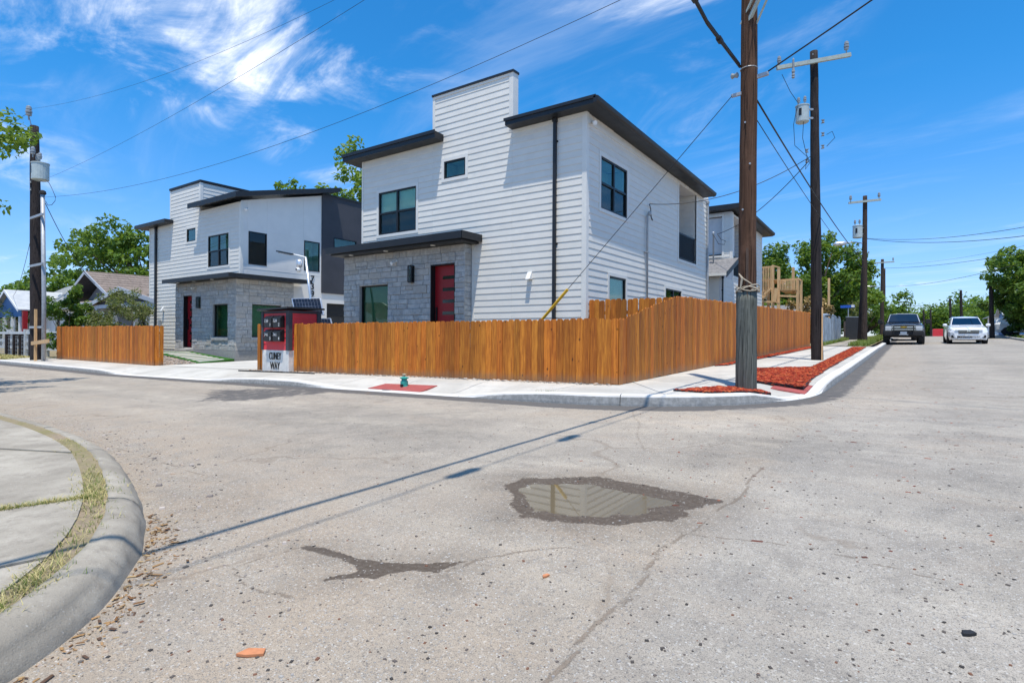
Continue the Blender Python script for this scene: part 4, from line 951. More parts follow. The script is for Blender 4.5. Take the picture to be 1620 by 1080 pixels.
# panel joints on the off-white wall: battens cover them
for y in (13.86, 14.80, 16.70, 17.66):
    b = MB(); g1x.box(b, y - .012, y + .012, .001, .007, 3.95, top(y) - .05); b.build('joint_batten', M['panelwall'], H2)
for z in (4.25, 5.98):
    for (a, c) in ((13.70, 13.845), (13.875, 14.785), (14.815, 16.685), (16.715, 17.645)):
        if z == 4.25 or True:
            b = MB(); g1x.box(b, a, c, .001, .006, z - .012, z + .012); b.build('joint_batten', M['panelwall'], H2)
lap_siding(H2, g1, XL2 + .09, -30.66, ZB2, 6.85, [], M['siding'])
lap_siding(H2, g1, -30.66, -27.65, ZB2, 8.46, [grow(v2), (-29.30, -20, -1, 3.78)], M['siding'])
lap_siding(H2, g1, -27.65, X2 - .11, ZB2, 7.15, [grow(v1), (-29.30, -20, -1, 3.78)], M['siding'])
corner_trim(H2, X2, Y2, 3.7, 7.12); b = MB(); g1.box(b, XL2, XL2 + .09, 0, .024, ZB2, 6.85); b.build('corner_board', M['trim'], H2)
b = MB(); g1.box(b, -29.30, -29.22, .002, .03, ZB2, 3.74); b.build('corner_board', M['trim'], H2)
# tower block with its sided return
b = MB(); b.box(-30.66, -27.65, Y2 + .002, 16.5, 6.8, 8.54); tw = b.build('tower_wall', M['wall'], H2)
lap_siding(tw, Face('X', -27.65), Y2 + .11, 16.5, 7.0, 8.46, [], M['siding'])
b = MB(); b.box(-27.75, -27.625, Y2 - .024, Y2 + .11, 7.0, 8.50); b.build('corner_board', M['trim'], tw); b = MB(); b.box(-30.68, -30.58, Y2 - .024, Y2 + .1, 6.9, 8.50); b.build('corner_board', M['trim'], tw)
b = MB(); b.box(-30.69, -27.615, Y2 - .04, 16.52, 8.50, 8.535); b.box(-30.71, -27.60, Y2 - .055, 16.54, 8.54, 8.62); b.build('parapet_cap', M['char'], tw)
# roofs: low slab at the left, shed roof rising to the back at the right
roof_slab(H2, [(-33.72, 13.12, 7.03), (-30.32, 13.12, 7.03), (-30.32, 16, 7.03), (-33.72, 16, 7.03)], .17)
rt = lambda y: 7.40 + (y - 13.1) * .245
r2 = roof_slab(H2, [(-27.70, 13.10, rt(13.1)), (-23.70, 13.10, rt(13.1)), (-23.70, 18.45, rt(18.45)), (-27.70, 18.45, rt(18.45))], .19)
b = MB(); b.prism([(-23.699, 13.08, rt(13.08) - .20), (-23.699, 18.47, rt(18.47) - .20), (-23.699, 18.47, rt(18.47) + .02), (-23.699, 13.08, rt(13.08) + .02)], (.025, 0, 0)); b.box(-27.9, -23.675, 13.06, 13.098, rt(13.1) - .20, rt(13.1) + .02); b.build('fascia', M['char'], r2)
# charcoal block with a band window, cream garage wall under it
fd = Face('X', X2 + .05); dw = (18.40, 19.84, 5.75, 6.27)
td = lambda y: 8.30 - (y - 17.7) * .0
b = wall_panel(fd, 17.71, 21.6, 3.44, 8.30, [dw]); b.box(X2 - 3, X2 + .049, 17.71, 21.6, 3.42, 3.44); b.box(X2 - 3, X2 + .049, 17.705, 17.715, 3.44, 8.3); b.build('charcoal_wall', M['charwall'], H2)
b = MB(); b.box(X2 - 3, X2 + .09, 17.69, 21.7, 8.30, 8.38); b.build('parapet_cap', M['char'], H2)
window(H2, fd, *dw, cols=1, blind=0, trim=False)
gd = (18.04, 21.2, .35, 2.93)
wall_panel(g1x, 17.70, 21.6, .1, 3.43, [gd]).build('garage_wall', M['panelwall'], H2)
for i in range(4):
    h = (gd[3] - gd[2]) / 4; b = MB(); g1x.box(b, gd[0], gd[1], -.14, -.10, gd[2] + i * h + .006, gd[2] + (i + 1) * h - .006); b.build('garage_door_panel', M['darkpanel'], H2)
window(H2, g1x, *e1, cols=1, blind=1, trim=False, m=M['screen'], blind_mat=M['charwall']); window(H2, g1x, *e2, cols=1, blind=0, trim=False)
window(H2, g1, *v1, cols=2, split=True, blind=0.); window(H2, g1, *v2, cols=1, blind=0)
# stone ground floor wraps the corner
sw = (-25.77, -24.50, 1.21, 2.66); sdr = (-28.46, -27.66, .70, 3.15); sx = (13.93, 15.35, 1.21, 2.66)
wall_panel(gs, -29.26, -23.86, .2, 3.74, [sw + (.3,), sdr + (.3,)]).build('stone_wall', M['mortar'], H2)
wall_panel(gsx, 13.2, 15.98, .2, 3.74, [sx + (.3,)]).build('stone_wall', M['mortar'], H2)
b = MB(); b.box(-29.26, -29.24, 13.2, 13.55, .2, 3.74); b.build('stone_wall', M['mortar'], H2); b = MB(); b.box(-24.14, -23.86, 15.96, 15.98, .2, 3.74); b.build('stone_wall', M['mortar'], H2)
ashlar(H2, gs, -29.26, -23.835, .62, 3.72, [sw, sdr], 13, M['stone']); ashlar(H2, gsx, 13.18, 15.98, .62, 3.72, [sx], 14, M['stone2'] if 'stone2' in M else M['stone'])
b = MB(); b.box(-29.28, -23.82, 13.16, 13.2, .15, .615); b.box(-23.86, -23.82, 13.2, 16.0, .15, .615); b.build('footing', M['mortar'], H2)
window(H2, gs, *sw, cols=1, blind=0, trim=False, m=M['greenglass'], d0=-.08, fr=.05); window(H2, gsx, *sx, cols=1, blind=1, trim=False, m=M['greenglass'], d0=-.08, fr=.04)
for (F_, h_) in ((gs, sw), (gsx, sx)):
    b = MB(); F_.box(b, h_[0] - .06, h_[1] + .06, .03, .06, h_[2] - .14, h_[2] - .02); b.build('window_sill', M['stone'], H2)
b = MB()
for (a, c, e, g) in ((-28.465, -28.44, .7, 3.15), (-27.68, -27.655, .7, 3.15), (-28.46, -27.66, 3.12, 3.155)): gs.box(b, a, c, -.28, .02, e, g)
b.build('door_frame', M['black'], H2)
lit = []
for i in range(6): z = 2.86 - .37 * i; lit += [(-28.22, -28.09, z - .06, z + .06), (-28.05, -27.90, z - .06, z + .06)]
door(H2, gs, -28.44, -27.68, .70, 3.12, lit, M['red'], -.17)
b = MB(); b.box(-28.6, -27.5, 12.85, 13.19, .45, .64); b.build('door_step', M['conc'], H2)
lantern(H2, gs, -26.90, 2.78)
cb = MB(); cb.prism([(-29.25, 12.60, 3.74), (-23.32, 12.60, 3.74), (-23.32, 16.55, 3.74), (-24.1, 16.55, 3.76), (-24.1, 13.53, 3.76), (-29.25, 13.53, 3.76)], (0, 0, .13)); cn = cb.build('canopy', M['char'], H2)
b = MB(); b.box(-29.28, -23.30, 12.57, 12.599, 3.72, 3.90); b.box(-23.319, -23.29, 12.60, 16.58, 3.72, 3.90); b.build('canopy_fascia', M['char'], cn)
for x in (-28.4, -26.9, -25.3):
    b = MB(); b.lathe((x, 12.9, 3.72), [(.07, 0), (.075, .016)], 12); b.build('recessed_light', M['pvc'], cn)
downpipe(H2, g1, -32.10, ZB2 - .2, 6.74, M['char'], .12, .09)
vent_hood(H2, g1, -31.30, 2.62)
side_camera(H2, (-24.05, 13.78, 6.85)); side_camera(H2, (-27.3, 13.18, 3.52), (0, -1, 0))
b = MB(); b.tube([(-31.6, 13.48, 1.95), (-31.6, 13.45, 1.2), (-31.62, 13.42, .75), (-31.75, 13.35, .55), (-31.95, 13.4, .62), (-32.05, 13.45, .9)], .03, 8); hz = b.build('conduit_loop', M['gutter'], H2, smooth=True)
b = MB(); b.box(-31.7, -31.5, 13.42, 13.52, 1.75, 2.05); b.build('junction_box', M['gutter'], hz)
def text_obj(name, s, size, m, parent, loc, rot, depth=.012, align='CENTER', squeeze=1.):
    cu = bpy.data.curves.new(name, 'FONT'); cu.body = s; cu.size = size; cu.extrude = depth; cu.align_x = align; cu.align_y = 'CENTER'
    to = bpy.data.objects.new('tmp_text', cu); COL.objects.link(to); dg = bpy.context.evaluated_depsgraph_get(); dg.update()
    me = bpy.data.meshes.new_from_object(to.evaluated_get(dg)); bpy.data.objects.remove(to); me.materials.clear(); me.materials.append(m)
    me.transform(Matrix.Diagonal((squeeze, 1, 1, 1))); o = bpy.data.objects.new(name, me); return place(o, parent, loc, rot)
for i, ch in enumerate('739'):
    text_obj('house_number', ch, .44, M['cut'], H2, (X2 + .02, 17.19, 4.06 - .37 * i), (math.pi / 2, 0, math.pi / 2), .014)
# turf path with stepping slabs and pebbles by the door
yard = bpy.data.objects.new('turf_path', None); place(yard, None, (-25, 12, .2)); struct(yard); tag(yard, 'green turf strip with white stepping slabs by the red door', 'path')
def gp(x, y, h): return (x, y, gzf(x, y) + h)
def on_path(cx_, cy_, h=0.):                       # the ground climbs from the drive to the door sill
    d = ray(235 + cx_ / 7.07, 535 + cy_ / 7.07); a = .27 + .095 * -23.86 - .053 * 13.2 + h
    t = (a - EYE) / (d[2] + .095 * d[0] - .053 * d[1]); return (d[0] * t, d[1] * t, EYE + d[2] * t)
b = MB(); b.prism([on_path(*p) for p in ((40, 150), (480, 146), (960, 232), (640, 270), (540, 277), (300, 212), (70, 162))], (0, 0, -.12)); b.build('turf', M['turf'], yard)
for i in range(7):
    t = i / 6.6; L0, R0 = (150 + 420 * t - 60 * (i == 0), 158 + 102 * t), (452 + 405 * t, 152 + 84 * t); L1, R1 = (L0[0] + 38, L0[1] + 8.5), (R0[0] + 29, R0[1] + 6.2)
    b = MB(); b.prism([on_path(*p, .02) for p in (L0, R0, R1, L1)], (0, 0, -.05)); b.build('stepping_slab', M['conc'], yard)
b = MB(); PB = [on_path(*p) for p in ((30, 158), (540, 274), (60, 318), (-40, 300))]; b.prism([(x, y, z - .02) for x, y, z in PB], (0, 0, -.12)); o = b.build('pebble_bed', M['pebble']); struct(o); tag(o, 'pebble covered ground beside the turf path', 'ground')
q = np.random.default_rng(31); pts = []
while len(pts) < 3200:
    a_, c_ = q.uniform(30, 540), q.uniform(160, 318)
    if c_ > 158 + (a_ - 30) * .228 + 4 and c_ < 318 - (a_ - 60) * .0917: p = on_path(a_, c_); pts.append((p[0], p[1], p[2] - .02 + q.uniform(0, .02)))
o = chips(pts, .018, .05, 9, .6, 1.3).build('river_gravel', M['gravelm'], fix=False); tag(o, 'pale river pebbles beside the turf path behind the left fence', 'pebbles', kind='stuff')

# ================================================================== third house up the street
H3 = thing('rear_house', 'two storey white house with corner balcony behind the tall fence', 'house', (-9, 28, gzf(-9, 28)))
Y3 = 26.95; k1 = Face('Y', Y3); k1x = Face('X', XR); ZB3 = .9
bo = (-9.2, -7.30, 5.06, 6.88, 2.2); bx_ = (27.08, 29.6, 4.14, 6.84, 1.2)
wall_panel(k1, -15.3, XR, ZB3, 7.05, [bo]).build('wall', M['wall'], H3); wall_panel(k1x, Y3, 33.1, ZB3, 6.9, [bx_]).build('wall', M['wall'], H3)
b = MB(); b.box(-15.3, -7.0, 33.0, 33.1, ZB3, 6.9); b.box(-15.3, -15.2, 27, 33, ZB3, 6.9); b.box(-9.3, -9.2, 27.0, 29.7, 4.1, 6.95); b.box(-9.3, -6.9, 29.62, 29.72, 4.1, 6.95); b.box(-9.3, -6.86, 26.97, 29.7, 6.9, 6.95); b.box(-9.3, -6.86, 26.97, 29.7, 4.05, 4.1); b.build('balcony_wall', M['panelwall'], H3)
lap_siding(H3, k1, -15.2, XR - .11, ZB3, 7.0, [grow(bo[:4])], M['siding']); lap_siding(H3, k1x, Y3 + .11, 33.0, ZB3, 6.82, [grow(bx_[:4])], M['siding'])
lap_siding(H3, Face('Y', 29.61), -9.15, -6.9, 4.15, 6.85, [], M['siding'])
corner_trim(H3, XR, Y3, ZB3, 7.0); trims(H3, k1, *bo[:4], name='balcony_trim'); trims(H3, k1x, *bx_[:4], name='balcony_trim')
b = MB(); k1.box(b, -9.2, -7.3, -.02, .06, 5.0, 5.075); b.build('balcony_ledge', M['trim'], H3); b = MB(); k1.box(b, -9.2, -7.3, -.05, -.02, 5.09, 5.14); b.build('balcony_rail', M['char'], H3)
b = MB(); b.box(-8.5, -7.95, 29.58, 29.605, 4.2, 6.2); dk = b.build('balcony_door', M['black'], H3); b = MB(); b.box(-8.43, -8.02, 29.572, 29.579, 4.3, 6.1); b.build('pane', M['carglass'], dk)
b = MB(); k1x.box(b, bx_[0], bx_[1], -.06, -.03, 5.02, 5.07); k1x.box(b, bx_[0], bx_[1], -.06, -.03, 4.16, 4.20); rl = b.build('balcony_rail', M['char'], H3)
for y in np.arange(bx_[0] + .05, bx_[1], .09):
    b = MB(); k1x.box(b, y - .012, y + .012, -.056, -.034, 4.2, 5.02); b.build('baluster', M['char'], rl)
b = MB(); k1x.box(b, bx_[0], bx_[1], -.075, -.066, 4.16, 5.05); b.build('rail_screen', M['charwall'], rl)
r3 = roof_slab(H3, [(-15.7, 26.5, 7.30), (-6.42, 26.5, 7.30), (-6.42, 33.6, 7.05), (-15.7, 33.6, 7.05)], .20)
gb = MB(); vs = []
for (y, z) in ((26.47, 7.27), (33.65, 7.02)): vs += [(-6.42 + o_, y, z + zz_) for o_, zz_ in prof]
gb.add(vs, [tuple(range(n)), tuple(range(2 * n - 1, n - 1, -1))] + [(i, (i + 1) % n, n + (i + 1) % n, n + i) for i in range(n)]); gb.build('gutter', M['char'], r3)
# porch with a grey shingle lean-to roof
b = MB(); b.prism([(-6.55, 24.85, 3.98), (-6.55, 26.93, 4.85), (-13, 26.93, 4.85), (-13, 24.85, 3.98)], (0, 0, .07)); pr_ = b.build('porch_roof', M['shingle_grey'], H3)
b = MB(); b.prism([(-6.548, 24.83, 3.86), (-6.548, 26.93, 4.72), (-6.548, 26.93, 4.93), (-6.548, 24.83, 4.06)], (.03, 0, 0)); b.build('fascia', M['char'], pr_); b = MB(); b.box(-13, -6.54, 24.78, 24.845, 3.93, 4.04); b.build('gutter', M['trim'], pr_)
b = wall_panel(Face('Y', 25.15), -13, XR, ZB3, 3.95, []); b.build('porch_wall', M['wall'], H3); lap_siding(H3, Face('Y', 25.15), -12.9, -8.25, ZB3, 3.9, [], M['siding']); lap_siding(H3, Face('Y', 25.15), -7.75, XR - .08, ZB3, 3.9, [], M['siding'])
b = MB(); b.box(-8.25, -7.75, 25.10, 25.15, ZB3, 3.3); b.build('porch_door', M['whitepaint'], H3)
b = MB(); b.add([(XR, 25.15, ZB3), (XR, 26.94, ZB3), (XR, 26.94, 4.75), (XR, 25.15, 3.95)], [(0, 1, 2, 3)]); b.build('porch_wall', M['wall'], H3); lap_siding(H3, k1x, 25.2, 26.94, ZB3, 3.93, [], M['siding'])
downpipe(H3, k1x, 25.25, ZB3, 3.85, M['char'], .06, .05)
b = MB(); b.tube([(-7.5, 26.3, 4.5), (-7.5, 26.3, 5.95), (-7.5, 26.2, 6.02), (-7.45, 26.1, 5.95)], .035, 8); ms3 = b.build('service_mast', M['gutter'], H3, smooth=True); b = MB(); b.lathe((-7.47, 26.15, 5.98), [(.03, -.06), (.06, -.02), (.06, .04), (.03, .08)], 10); b.build('weatherhead', M['gutter'], ms3)
def padz(x, y):
    best = kpath[int(np.argmin((KPA[:, 0] - x) ** 2 + (KPA[:, 1] - y) ** 2))]; return gzf(x, y) + sw_h(x, y, best)
KPA = np.array([(p.x, p.y) for p in kpath])
# ------------------------------------------------------------------ cedar picket fences
PW = .139
def picket_mesh(h, w=PW, t=.016, ear=.032):
    b = MB(); P = [(-w / 2, 0), (w / 2, 0), (w / 2, h - ear), (w / 2 - ear, h), (-w / 2 + ear, h), (-w / 2, h - ear)]
    b.prism([(u, 0, z) for u, z in P], (0, t, 0)); return b.mesh('picket', M['fence'])
PM = {}
def pmesh(h):
    k = round(h / .02) * .02
    if k not in PM: PM[k] = picket_mesh(k)
    return PM[k]
def fence(name, label, a, b_, ztop, zbase, group=None, rails=True, back=1, both=False):
    """pickets from a to b_ (x, y); ztop, zbase: functions of the distance along it"""
    a = Vector((a[0], a[1], 0)); b_ = Vector((b_[0], b_[1], 0)); L = (b_ - a).length; d = (b_ - a).normalized(); ang = math.atan2(d.y, d.x)
    root = thing(name, label, 'fence', (a.x, a.y, zbase(0)), 0, group); n = int(L / (PW + .006)); st = L / n
    nrm = Vector((-d.y, d.x, 0))
    for i in range(n):
        s = (i + .5) * st; p = a + d * s; zt = ztop(s) + random.uniform(-.014, .014); zb = zbase(s) + .03 + random.uniform(-.012, .015)
        j = random.uniform(-.004, .004); k = random.random() * .003
        inst('picket', pmesh(zt - zb), root, (p.x + nrm.x * j, p.y + nrm.y * j, zb), (0, random.uniform(-.007, .007), ang))
    for f_ in (.18, .82) if L < 40 and rails else ():
        b = MB(); m_ = max(2, int(L / 2.4) + 1)
        for q_ in range(m_ - 1):
            s0, s1 = L * q_ / (m_ - 1), L * (q_ + 1) / (m_ - 1); p0 = a + d * s0 + nrm * .045 * back; p1 = a + d * s1 + nrm * .045 * back
            z0 = zbase(s0) + (ztop(s0) - zbase(s0)) * f_; z1 = zbase(s1) + (ztop(s1) - zbase(s1)) * f_
            b.bar((p0.x, p0.y, z0), (p1.x, p1.y, z1), .038, .085)
        b.build('fence_rail', M['fence'], root)
    for s in np.arange(.1, L, 2.4):
        p = a + d * s + nrm * .115 * back; b = MB(); b.box(-.045, .045, -.045, .045, 0, ztop(s) - zbase(s) - .06); b.build('fence_post', M['fence'], root, (p.x, p.y, zbase(s)), (0, 0, ang))
    return root
swz = lambda x, y: gzf(x, y) + .165
fence('low_picket_fence', 'low orange cedar picket fence running from the red mailbox pillar to the corner', (-14.31, 9.60), (-4.42, 9.60), lambda s: 1.605, lambda s: swz(-14.31 + s, 9.6) - .02)
fence('rising_picket_fence', 'orange cedar fence whose top rises from low to tall round the corner', (-4.40, 9.60), (-4.40, 12.9), lambda s: float(np.interp(s, [0, .25, 3.1], [1.605, 1.63, 2.22])), lambda s: swz(-4.4, 9.6 + s) - .02)
fence('tall_picket_fence', 'long tall orange cedar fence beside the bright pavement and mulch strip', (-4.40, 12.9), (-4.40, 32.4), lambda s: 2.22 + .0205 * s, lambda s: swz(-4.4, 12.9 + s) - .02)
fence('return_picket_fence', 'short tall cedar fence panel closing the gap to the corner house wall', (-6.78, 12.98), (-4.44, 12.98), lambda s: 2.21, lambda s: swz(-6.8 + s, 13) - .06)
fence('left_picket_fence', 'low orange cedar fence panel beside the driveway with shrubs behind', (-33.0, 9.60), (-22.95, 9.60), lambda s: 1.655 - .004 * s, lambda s: swz(-33 + s, 9.6) - .02)
fence('left_return_fence', 'narrow cedar fence return going back from the shrub end of the left fence', (-33.05, 9.62), (-33.05, 12.6), lambda s: 1.66, lambda s: swz(-33, 9.6 + s) - .04)
fence('driveway_return_fence', 'cedar fence return at the driveway end of the left fence', (-22.93, 9.62), (-22.93, 9.92), lambda s: 1.62, lambda s: swz(-22.9, 9.6 + s) - .03)
fence('bungalow_picket_fence', 'cedar fence between the grey bungalow and the driveway house', (-37.0, 15.6), (-33.2, 15.6), lambda s: 2.35, lambda s: swz(-35, 15.6))
fence('mailbox_stub_fence', 'three picket cedar stub left of the red mailbox pillar', (-16.12, 9.58), (-15.74, 9.58), lambda s: 1.62, lambda s: swz(-16, 9.6) - .02)
# ------------------------------------------------------------------ mailbox pillar
zb = swz(-15, 9.4); MX0, MX1, MY0, MY1 = -15.66, -14.30, 9.42, 10.5
mp = thing('mailbox_pillar', 'red sided mailbox pillar with white base lettered cuney way', 'mailbox', (-15, 9.9, zb))
b = MB(); b.box(MX0 + .03, MX1 - .03, MY0 + .03, MY1, zb - .05, zb + .62); b.build('base_block', M['baseconc'], mp, bev=.012)
b = MB(); b.box(MX0 + .05, MX1 - .05, MY0 + .05, MY1 - .02, zb + .62, 1.98); b.build('core', M['redbox'], mp)
fm = Face('Y', MY0 + .05); fmx = Face('X', MX1 - .05)
z = zb + .625
while z < 1.90:
    for F_, a, c in ((fm, MX0 + .1, MX1 - .12), (fmx, MY0 + .14, MY1 - .1)):
        b = MB(); zt = min(z + .19, 1.93); p_ = [(.003, z), (.018, z), (.019, z + .004), (.006, zt), (.003, zt)]
        vs = [F_.P(u, d, zz_) for u in (a, c) for d, zz_ in p_]; b.add(vs, [(0, 1, 2, 3, 4), (9, 8, 7, 6, 5)] + [(i, (i + 1) % 5, 5 + (i + 1) % 5, 5 + i) for i in range(5)]); b.build('siding_board', M['redbox'], mp)
    z += .178
for (x0, x1, y0, y1) in ((MX0, MX0 + .1, MY0 + .01, MY0 + .1), (MX1 - .13, MX1, MY0 + .005, MY0 + .13), (MX1 - .1, MX1 - .002, MY1 - .13, MY1)):
    b = MB(); b.box(x0, x1, y0, y1, zb + .622, 1.975); b.build('corner_board', M['charwall'], mp)
b = MB(); b.box(MX0 + .1, MX1 - .13, MY0 + .02, MY0 + .05, 1.90, 1.97); b.box(MX1 - .045, MX1 - .015, MY0 + .13, MY1 - .13, 1.90, 1.97); b.build('frieze_board', M['charwall'], mp)
b = MB(); b.prism([(MX0 - .06, MY0 - .10, 1.99), (MX1 + .09, MY0 - .10, 2.02), (MX1 + .09, MY1 + .05, 2.02), (MX0 - .06, MY1 + .05, 1.99)], (0, 0, .05)); b.build('pillar_roof', M['char'], mp)
for r_i, zc in enumerate((1.66, 1.27)):
    for c_i, xc in enumerate((-15.14, -14.71)):
        b = MB(); w_, d_ = .185, .14
        vs = [fm.P(u, dd, z_) for u in (xc - w_, xc + w_) for dd, z_ in ((.02, zc - .17), (.02, zc + .17), (.10, zc + .165), (d_ + .02, zc + .11), (d_ + .02, zc - .17))]
        b.add(vs, [(0, 1, 2, 3, 4), (9, 8, 7, 6, 5)] + [(i, (i + 1) % 5, 5 + (i + 1) % 5, 5 + i) for i in range(5)]); mbx = b.build('mailbox', M['black'], mp, bev=.01)
        b = MB(); fm.box(b, xc - w_ - .012, xc + w_ + .012, d_ - .02, d_ + .035, zc + .085, zc + .105); b.build('lid_edge', M['black'], mbx)
        text_obj('box_number', ('739', '741')[r_i], .13, M['whiteink'], mbx, (xc - .07, MY0 + .05 - d_ - .022, zc + .02), (math.pi / 2, 0, 0), .002)
        text_obj('unit_number', str(1 + r_i * 2 + c_i), .12, M['whiteink'], mbx, (xc + .12, MY0 + .05 - d_ - .022, zc - .09), (math.pi / 2, 0, 0), .002)
text_obj('pillar_lettering', 'CUNEY', .29, M['cut'], mp, (-14.97, MY0 + .022, zb + .44), (math.pi / 2, 0, 0), .010, squeeze=.62)
text_obj('pillar_lettering', 'WAY', .29, M['cut'], mp, (-14.97, MY0 + .022, zb + .17), (math.pi / 2, 0, 0), .010, squeeze=.70)
q = np.random.default_rng(41); pts = []
for _ in range(1500):
    x = q.uniform(-16.3, -12.6) if q.random() < .6 else q.uniform(-14.2, -4.5); y = 9.56 - abs(q.normal(0, .06)) if x > -14.2 else q.uniform(9.25, 9.55); pts.append((x, y, padz(x, y) + q.uniform(-.002, .010)))
o = chips(pts, .012, .035, 10, .6, 1.3).build('fence_foot_gravel', M['gravelm'], fix=False); tag(o, 'tan gravel along the foot of the low fence and mailbox pillar', 'gravel', kind='stuff')
b = MB(); b.bar((-16.5, 9.22, swz(-16.5, 9.2) + .01), (-12.9, 9.27, swz(-13, 9.27) + .01), .02, .05); o = b.build('garden_edging', M['rubber']); tag(o, 'thin dark edging strip in front of the mailbox pillar', 'edging')
# solar street lamp behind the pillar
def sp(x, y): return pY(x, y, 11.4)
zg = gzf(-16, 11.4) + .17; bx0 = sp(495, 500)
sl_ = thing('solar_lamp', 'leaning solar street lamp with panels and camera behind the mailbox pillar', 'street lamp', (bx0[0], 11.4, zg))
tp = sp(483.5, 407); b = MB(); b.tube([(bx0[0] + .02, 11.4, zg), sp(491.5, 472), tp], [.05, .045, .04], 10); b.build('pole', M['alu'], sl_, smooth=True)
b = MB(); b.tube([tp, sp(472, 404), sp(463, 402)], .022, 8); ar = b.build('lamp_arm', M['pvc'], sl_, smooth=True); b = MB(); a_, c_ = sp(465, 402.5), sp(440, 397.5); b.bar(a_, c_, .16, .045); b.build('lamp_head', M['black'], sl_)
for k in range(5):
    t = .25 + .16 * k; p = [a_[i] + (c_[i] - a_[i]) * t for i in range(3)]; b = MB(); b.box(p[0] - .03, p[0] + .03, p[1] - .05, p[1] + .05, p[2] - .05, p[2] - .022); b.build('led_strip', M['lens'], sl_)
p = sp(478, 417); b = MB(); b.lathe((p[0], p[1] - .1, p[2] - .1), [(.02, -.06), (.08, -.04), (.1, .04), (.1, .2), (.06, .22)], 14); b.build('speaker_box', M['alu'], sl_, smooth=True)
p = sp(477.5, 427); b = MB(); b.lathe((p[0], p[1] - .12, p[2]), [(.03, -.09), (.075, -.05), (.09, 0), (.075, .05), (.03, .09)], 14); cm = b.build('camera_dome', M['pvc'], sl_, smooth=True); b = MB(); b.lathe((p[0], p[1] - .215, p[2]), [(.035, 0), (.03, .02)], 10, 'Y'); b.build('lens', M['black'], cm)
def solar(c, nx_, nz_, name='solar_panel'):
    # c: four corners TL, TR, BR, BL
    c = [Vector(p) for p in c]; nrm = (c[1] - c[0]).cross(c[3] - c[0]).normalized(); nrm = -nrm if nrm.y > 0 else nrm
    b = MB(); b.prism([p - nrm * .03 for p in c], nrm * .028); pn = b.build(name, M['alu'], sl_)
    for i in range(nx_):
        for j in range(nz_):
            f_ = lambda u, v: c[0].lerp(c[1], u).lerp(c[3].lerp(c[2], u), v); e_ = .03; g_ = .006
            u0, u1 = e_ + (1 - 2 * e_) * i / nx_ + g_ / 2, e_ + (1 - 2 * e_) * (i + 1) / nx_ - g_ / 2; v0, v1 = e_ + (1 - 2 * e_) * j / nz_ + g_, e_ + (1 - 2 * e_) * (j + 1) / nz_ - g_
            b = MB(); b.prism([f_(u0, v0) + nrm * .0, f_(u1, v0), f_(u1, v1), f_(u0, v1)], nrm * .004); b.build('cell', M['solar'], pn)
TL, TR = Vector(sp(461, 472)), Vector(sp(507, 471)); back = Vector((0, .38, .0))
BR = Vector(pY(512.5, 497.5, 10.95)); BL = Vector(pY(467, 498.5, 10.95)); solar([TL, TR, BR, BL], 9, 4)
TL, TR = Vector(pY(480, 504.5, 11.0)), Vector(pY(523, 503, 11.0)); BR = Vector(pY(530, 530, 10.6)); BL = Vector(pY(487, 531, 10.6)); solar([TL, TR, BR, BL], 9, 4)
b = MB(); b.bar(sp(493, 486), sp(496, 520), .06, .06); b.build('panel_bracket', M['alu'], sl_)
# green fire riser at the fence foot
hx, hy, _ = pG(639.5, 605, .15); hz_ = padz(hx, hy) - .01
hd = thing('water_riser', 'small teal painted iron water riser standing at the fence foot', 'riser', (hx, hy, hz_))
b = MB(); b.lathe((hx, hy, hz_), [(.083, 0), (.086, .025), (.080, .04), (.080, .125), (.074, .14)], 18); b.build('body', M['tealcap'], hd, smooth=False)
b = MB(); b.lathe((hx, hy, hz_ + .14), [(.055, 0), (.06, .04), (.07, .045), (.095, .055), (.095, .07), (.04, .085)], 18); b.build('flange', M['tealcap'], hd)
b = MB(); b.lathe((hx, hy, hz_ + .225), [(.02, 0), (.02, .04), (.05, .045), (.045, .06), (.015, .07)], 12); b.build('valve_cap', M['brass'], hd)
b = MB(); b.lathe((hx + .02, hy - .083, hz_ + .05), [(.028, -.03), (.028, .02)], 10, 'Y'); b.build('outlet', M['black'], hd)
cvx, cvy, _ = pG(617, 607, .14); b = MB(); b.lathe((cvx, cvy, padz(cvx, cvy) - .020), [(.17, 0), (.17, .024), (.15, .026)], 20); o = b.build('utility_cover', M['charwall']); tag(o, 'round dark utility cover set in the pavement behind the front tactile pad', 'cover')
# tactile pads: domes on a red plate
def pad(name, corners, label, nx_, ny_):
    c = [Vector(p) for p in corners]; r = thing(name, label, 'tactile pad', tuple(c[0]), 0)
    b = MB(); b.prism([p + Vector((0, 0, -.02)) for p in c], (0, 0, .032)); b.build('plate', M['tactile'], r); b = MB()
    for i in range(nx_):
        for j in range(ny_):
            u, v = (i + .5) / nx_, (j + .5) / ny_; p = c[0].lerp(c[1], u).lerp(c[3].lerp(c[2], u), v); b.lathe((p.x, p.y, p.z + .011), [(.012, 0), (.009, .005)], 6)
    o = b.build('domes', M['tactile'], r, fix=False); o['kind'] = 'stuff'
def padc(l):
    r = []
    for (x, y) in l: p = pG(x, y, .05); r.append((p[0], p[1], padz(p[0], p[1])))
    return r
pad('tactile_pad', padc([(582, 612.5), (610, 609.5), (692, 613.5), (664, 618)]), 'red tactile paving pad on the ramp in front of the low fence', 16, 26)
pad('tactile_pad', padc([(1219, 618), (1236, 609.5), (1286, 614), (1273, 622)]), 'red tactile paving pad at the corner beside the big mulch bed', 12, 20)
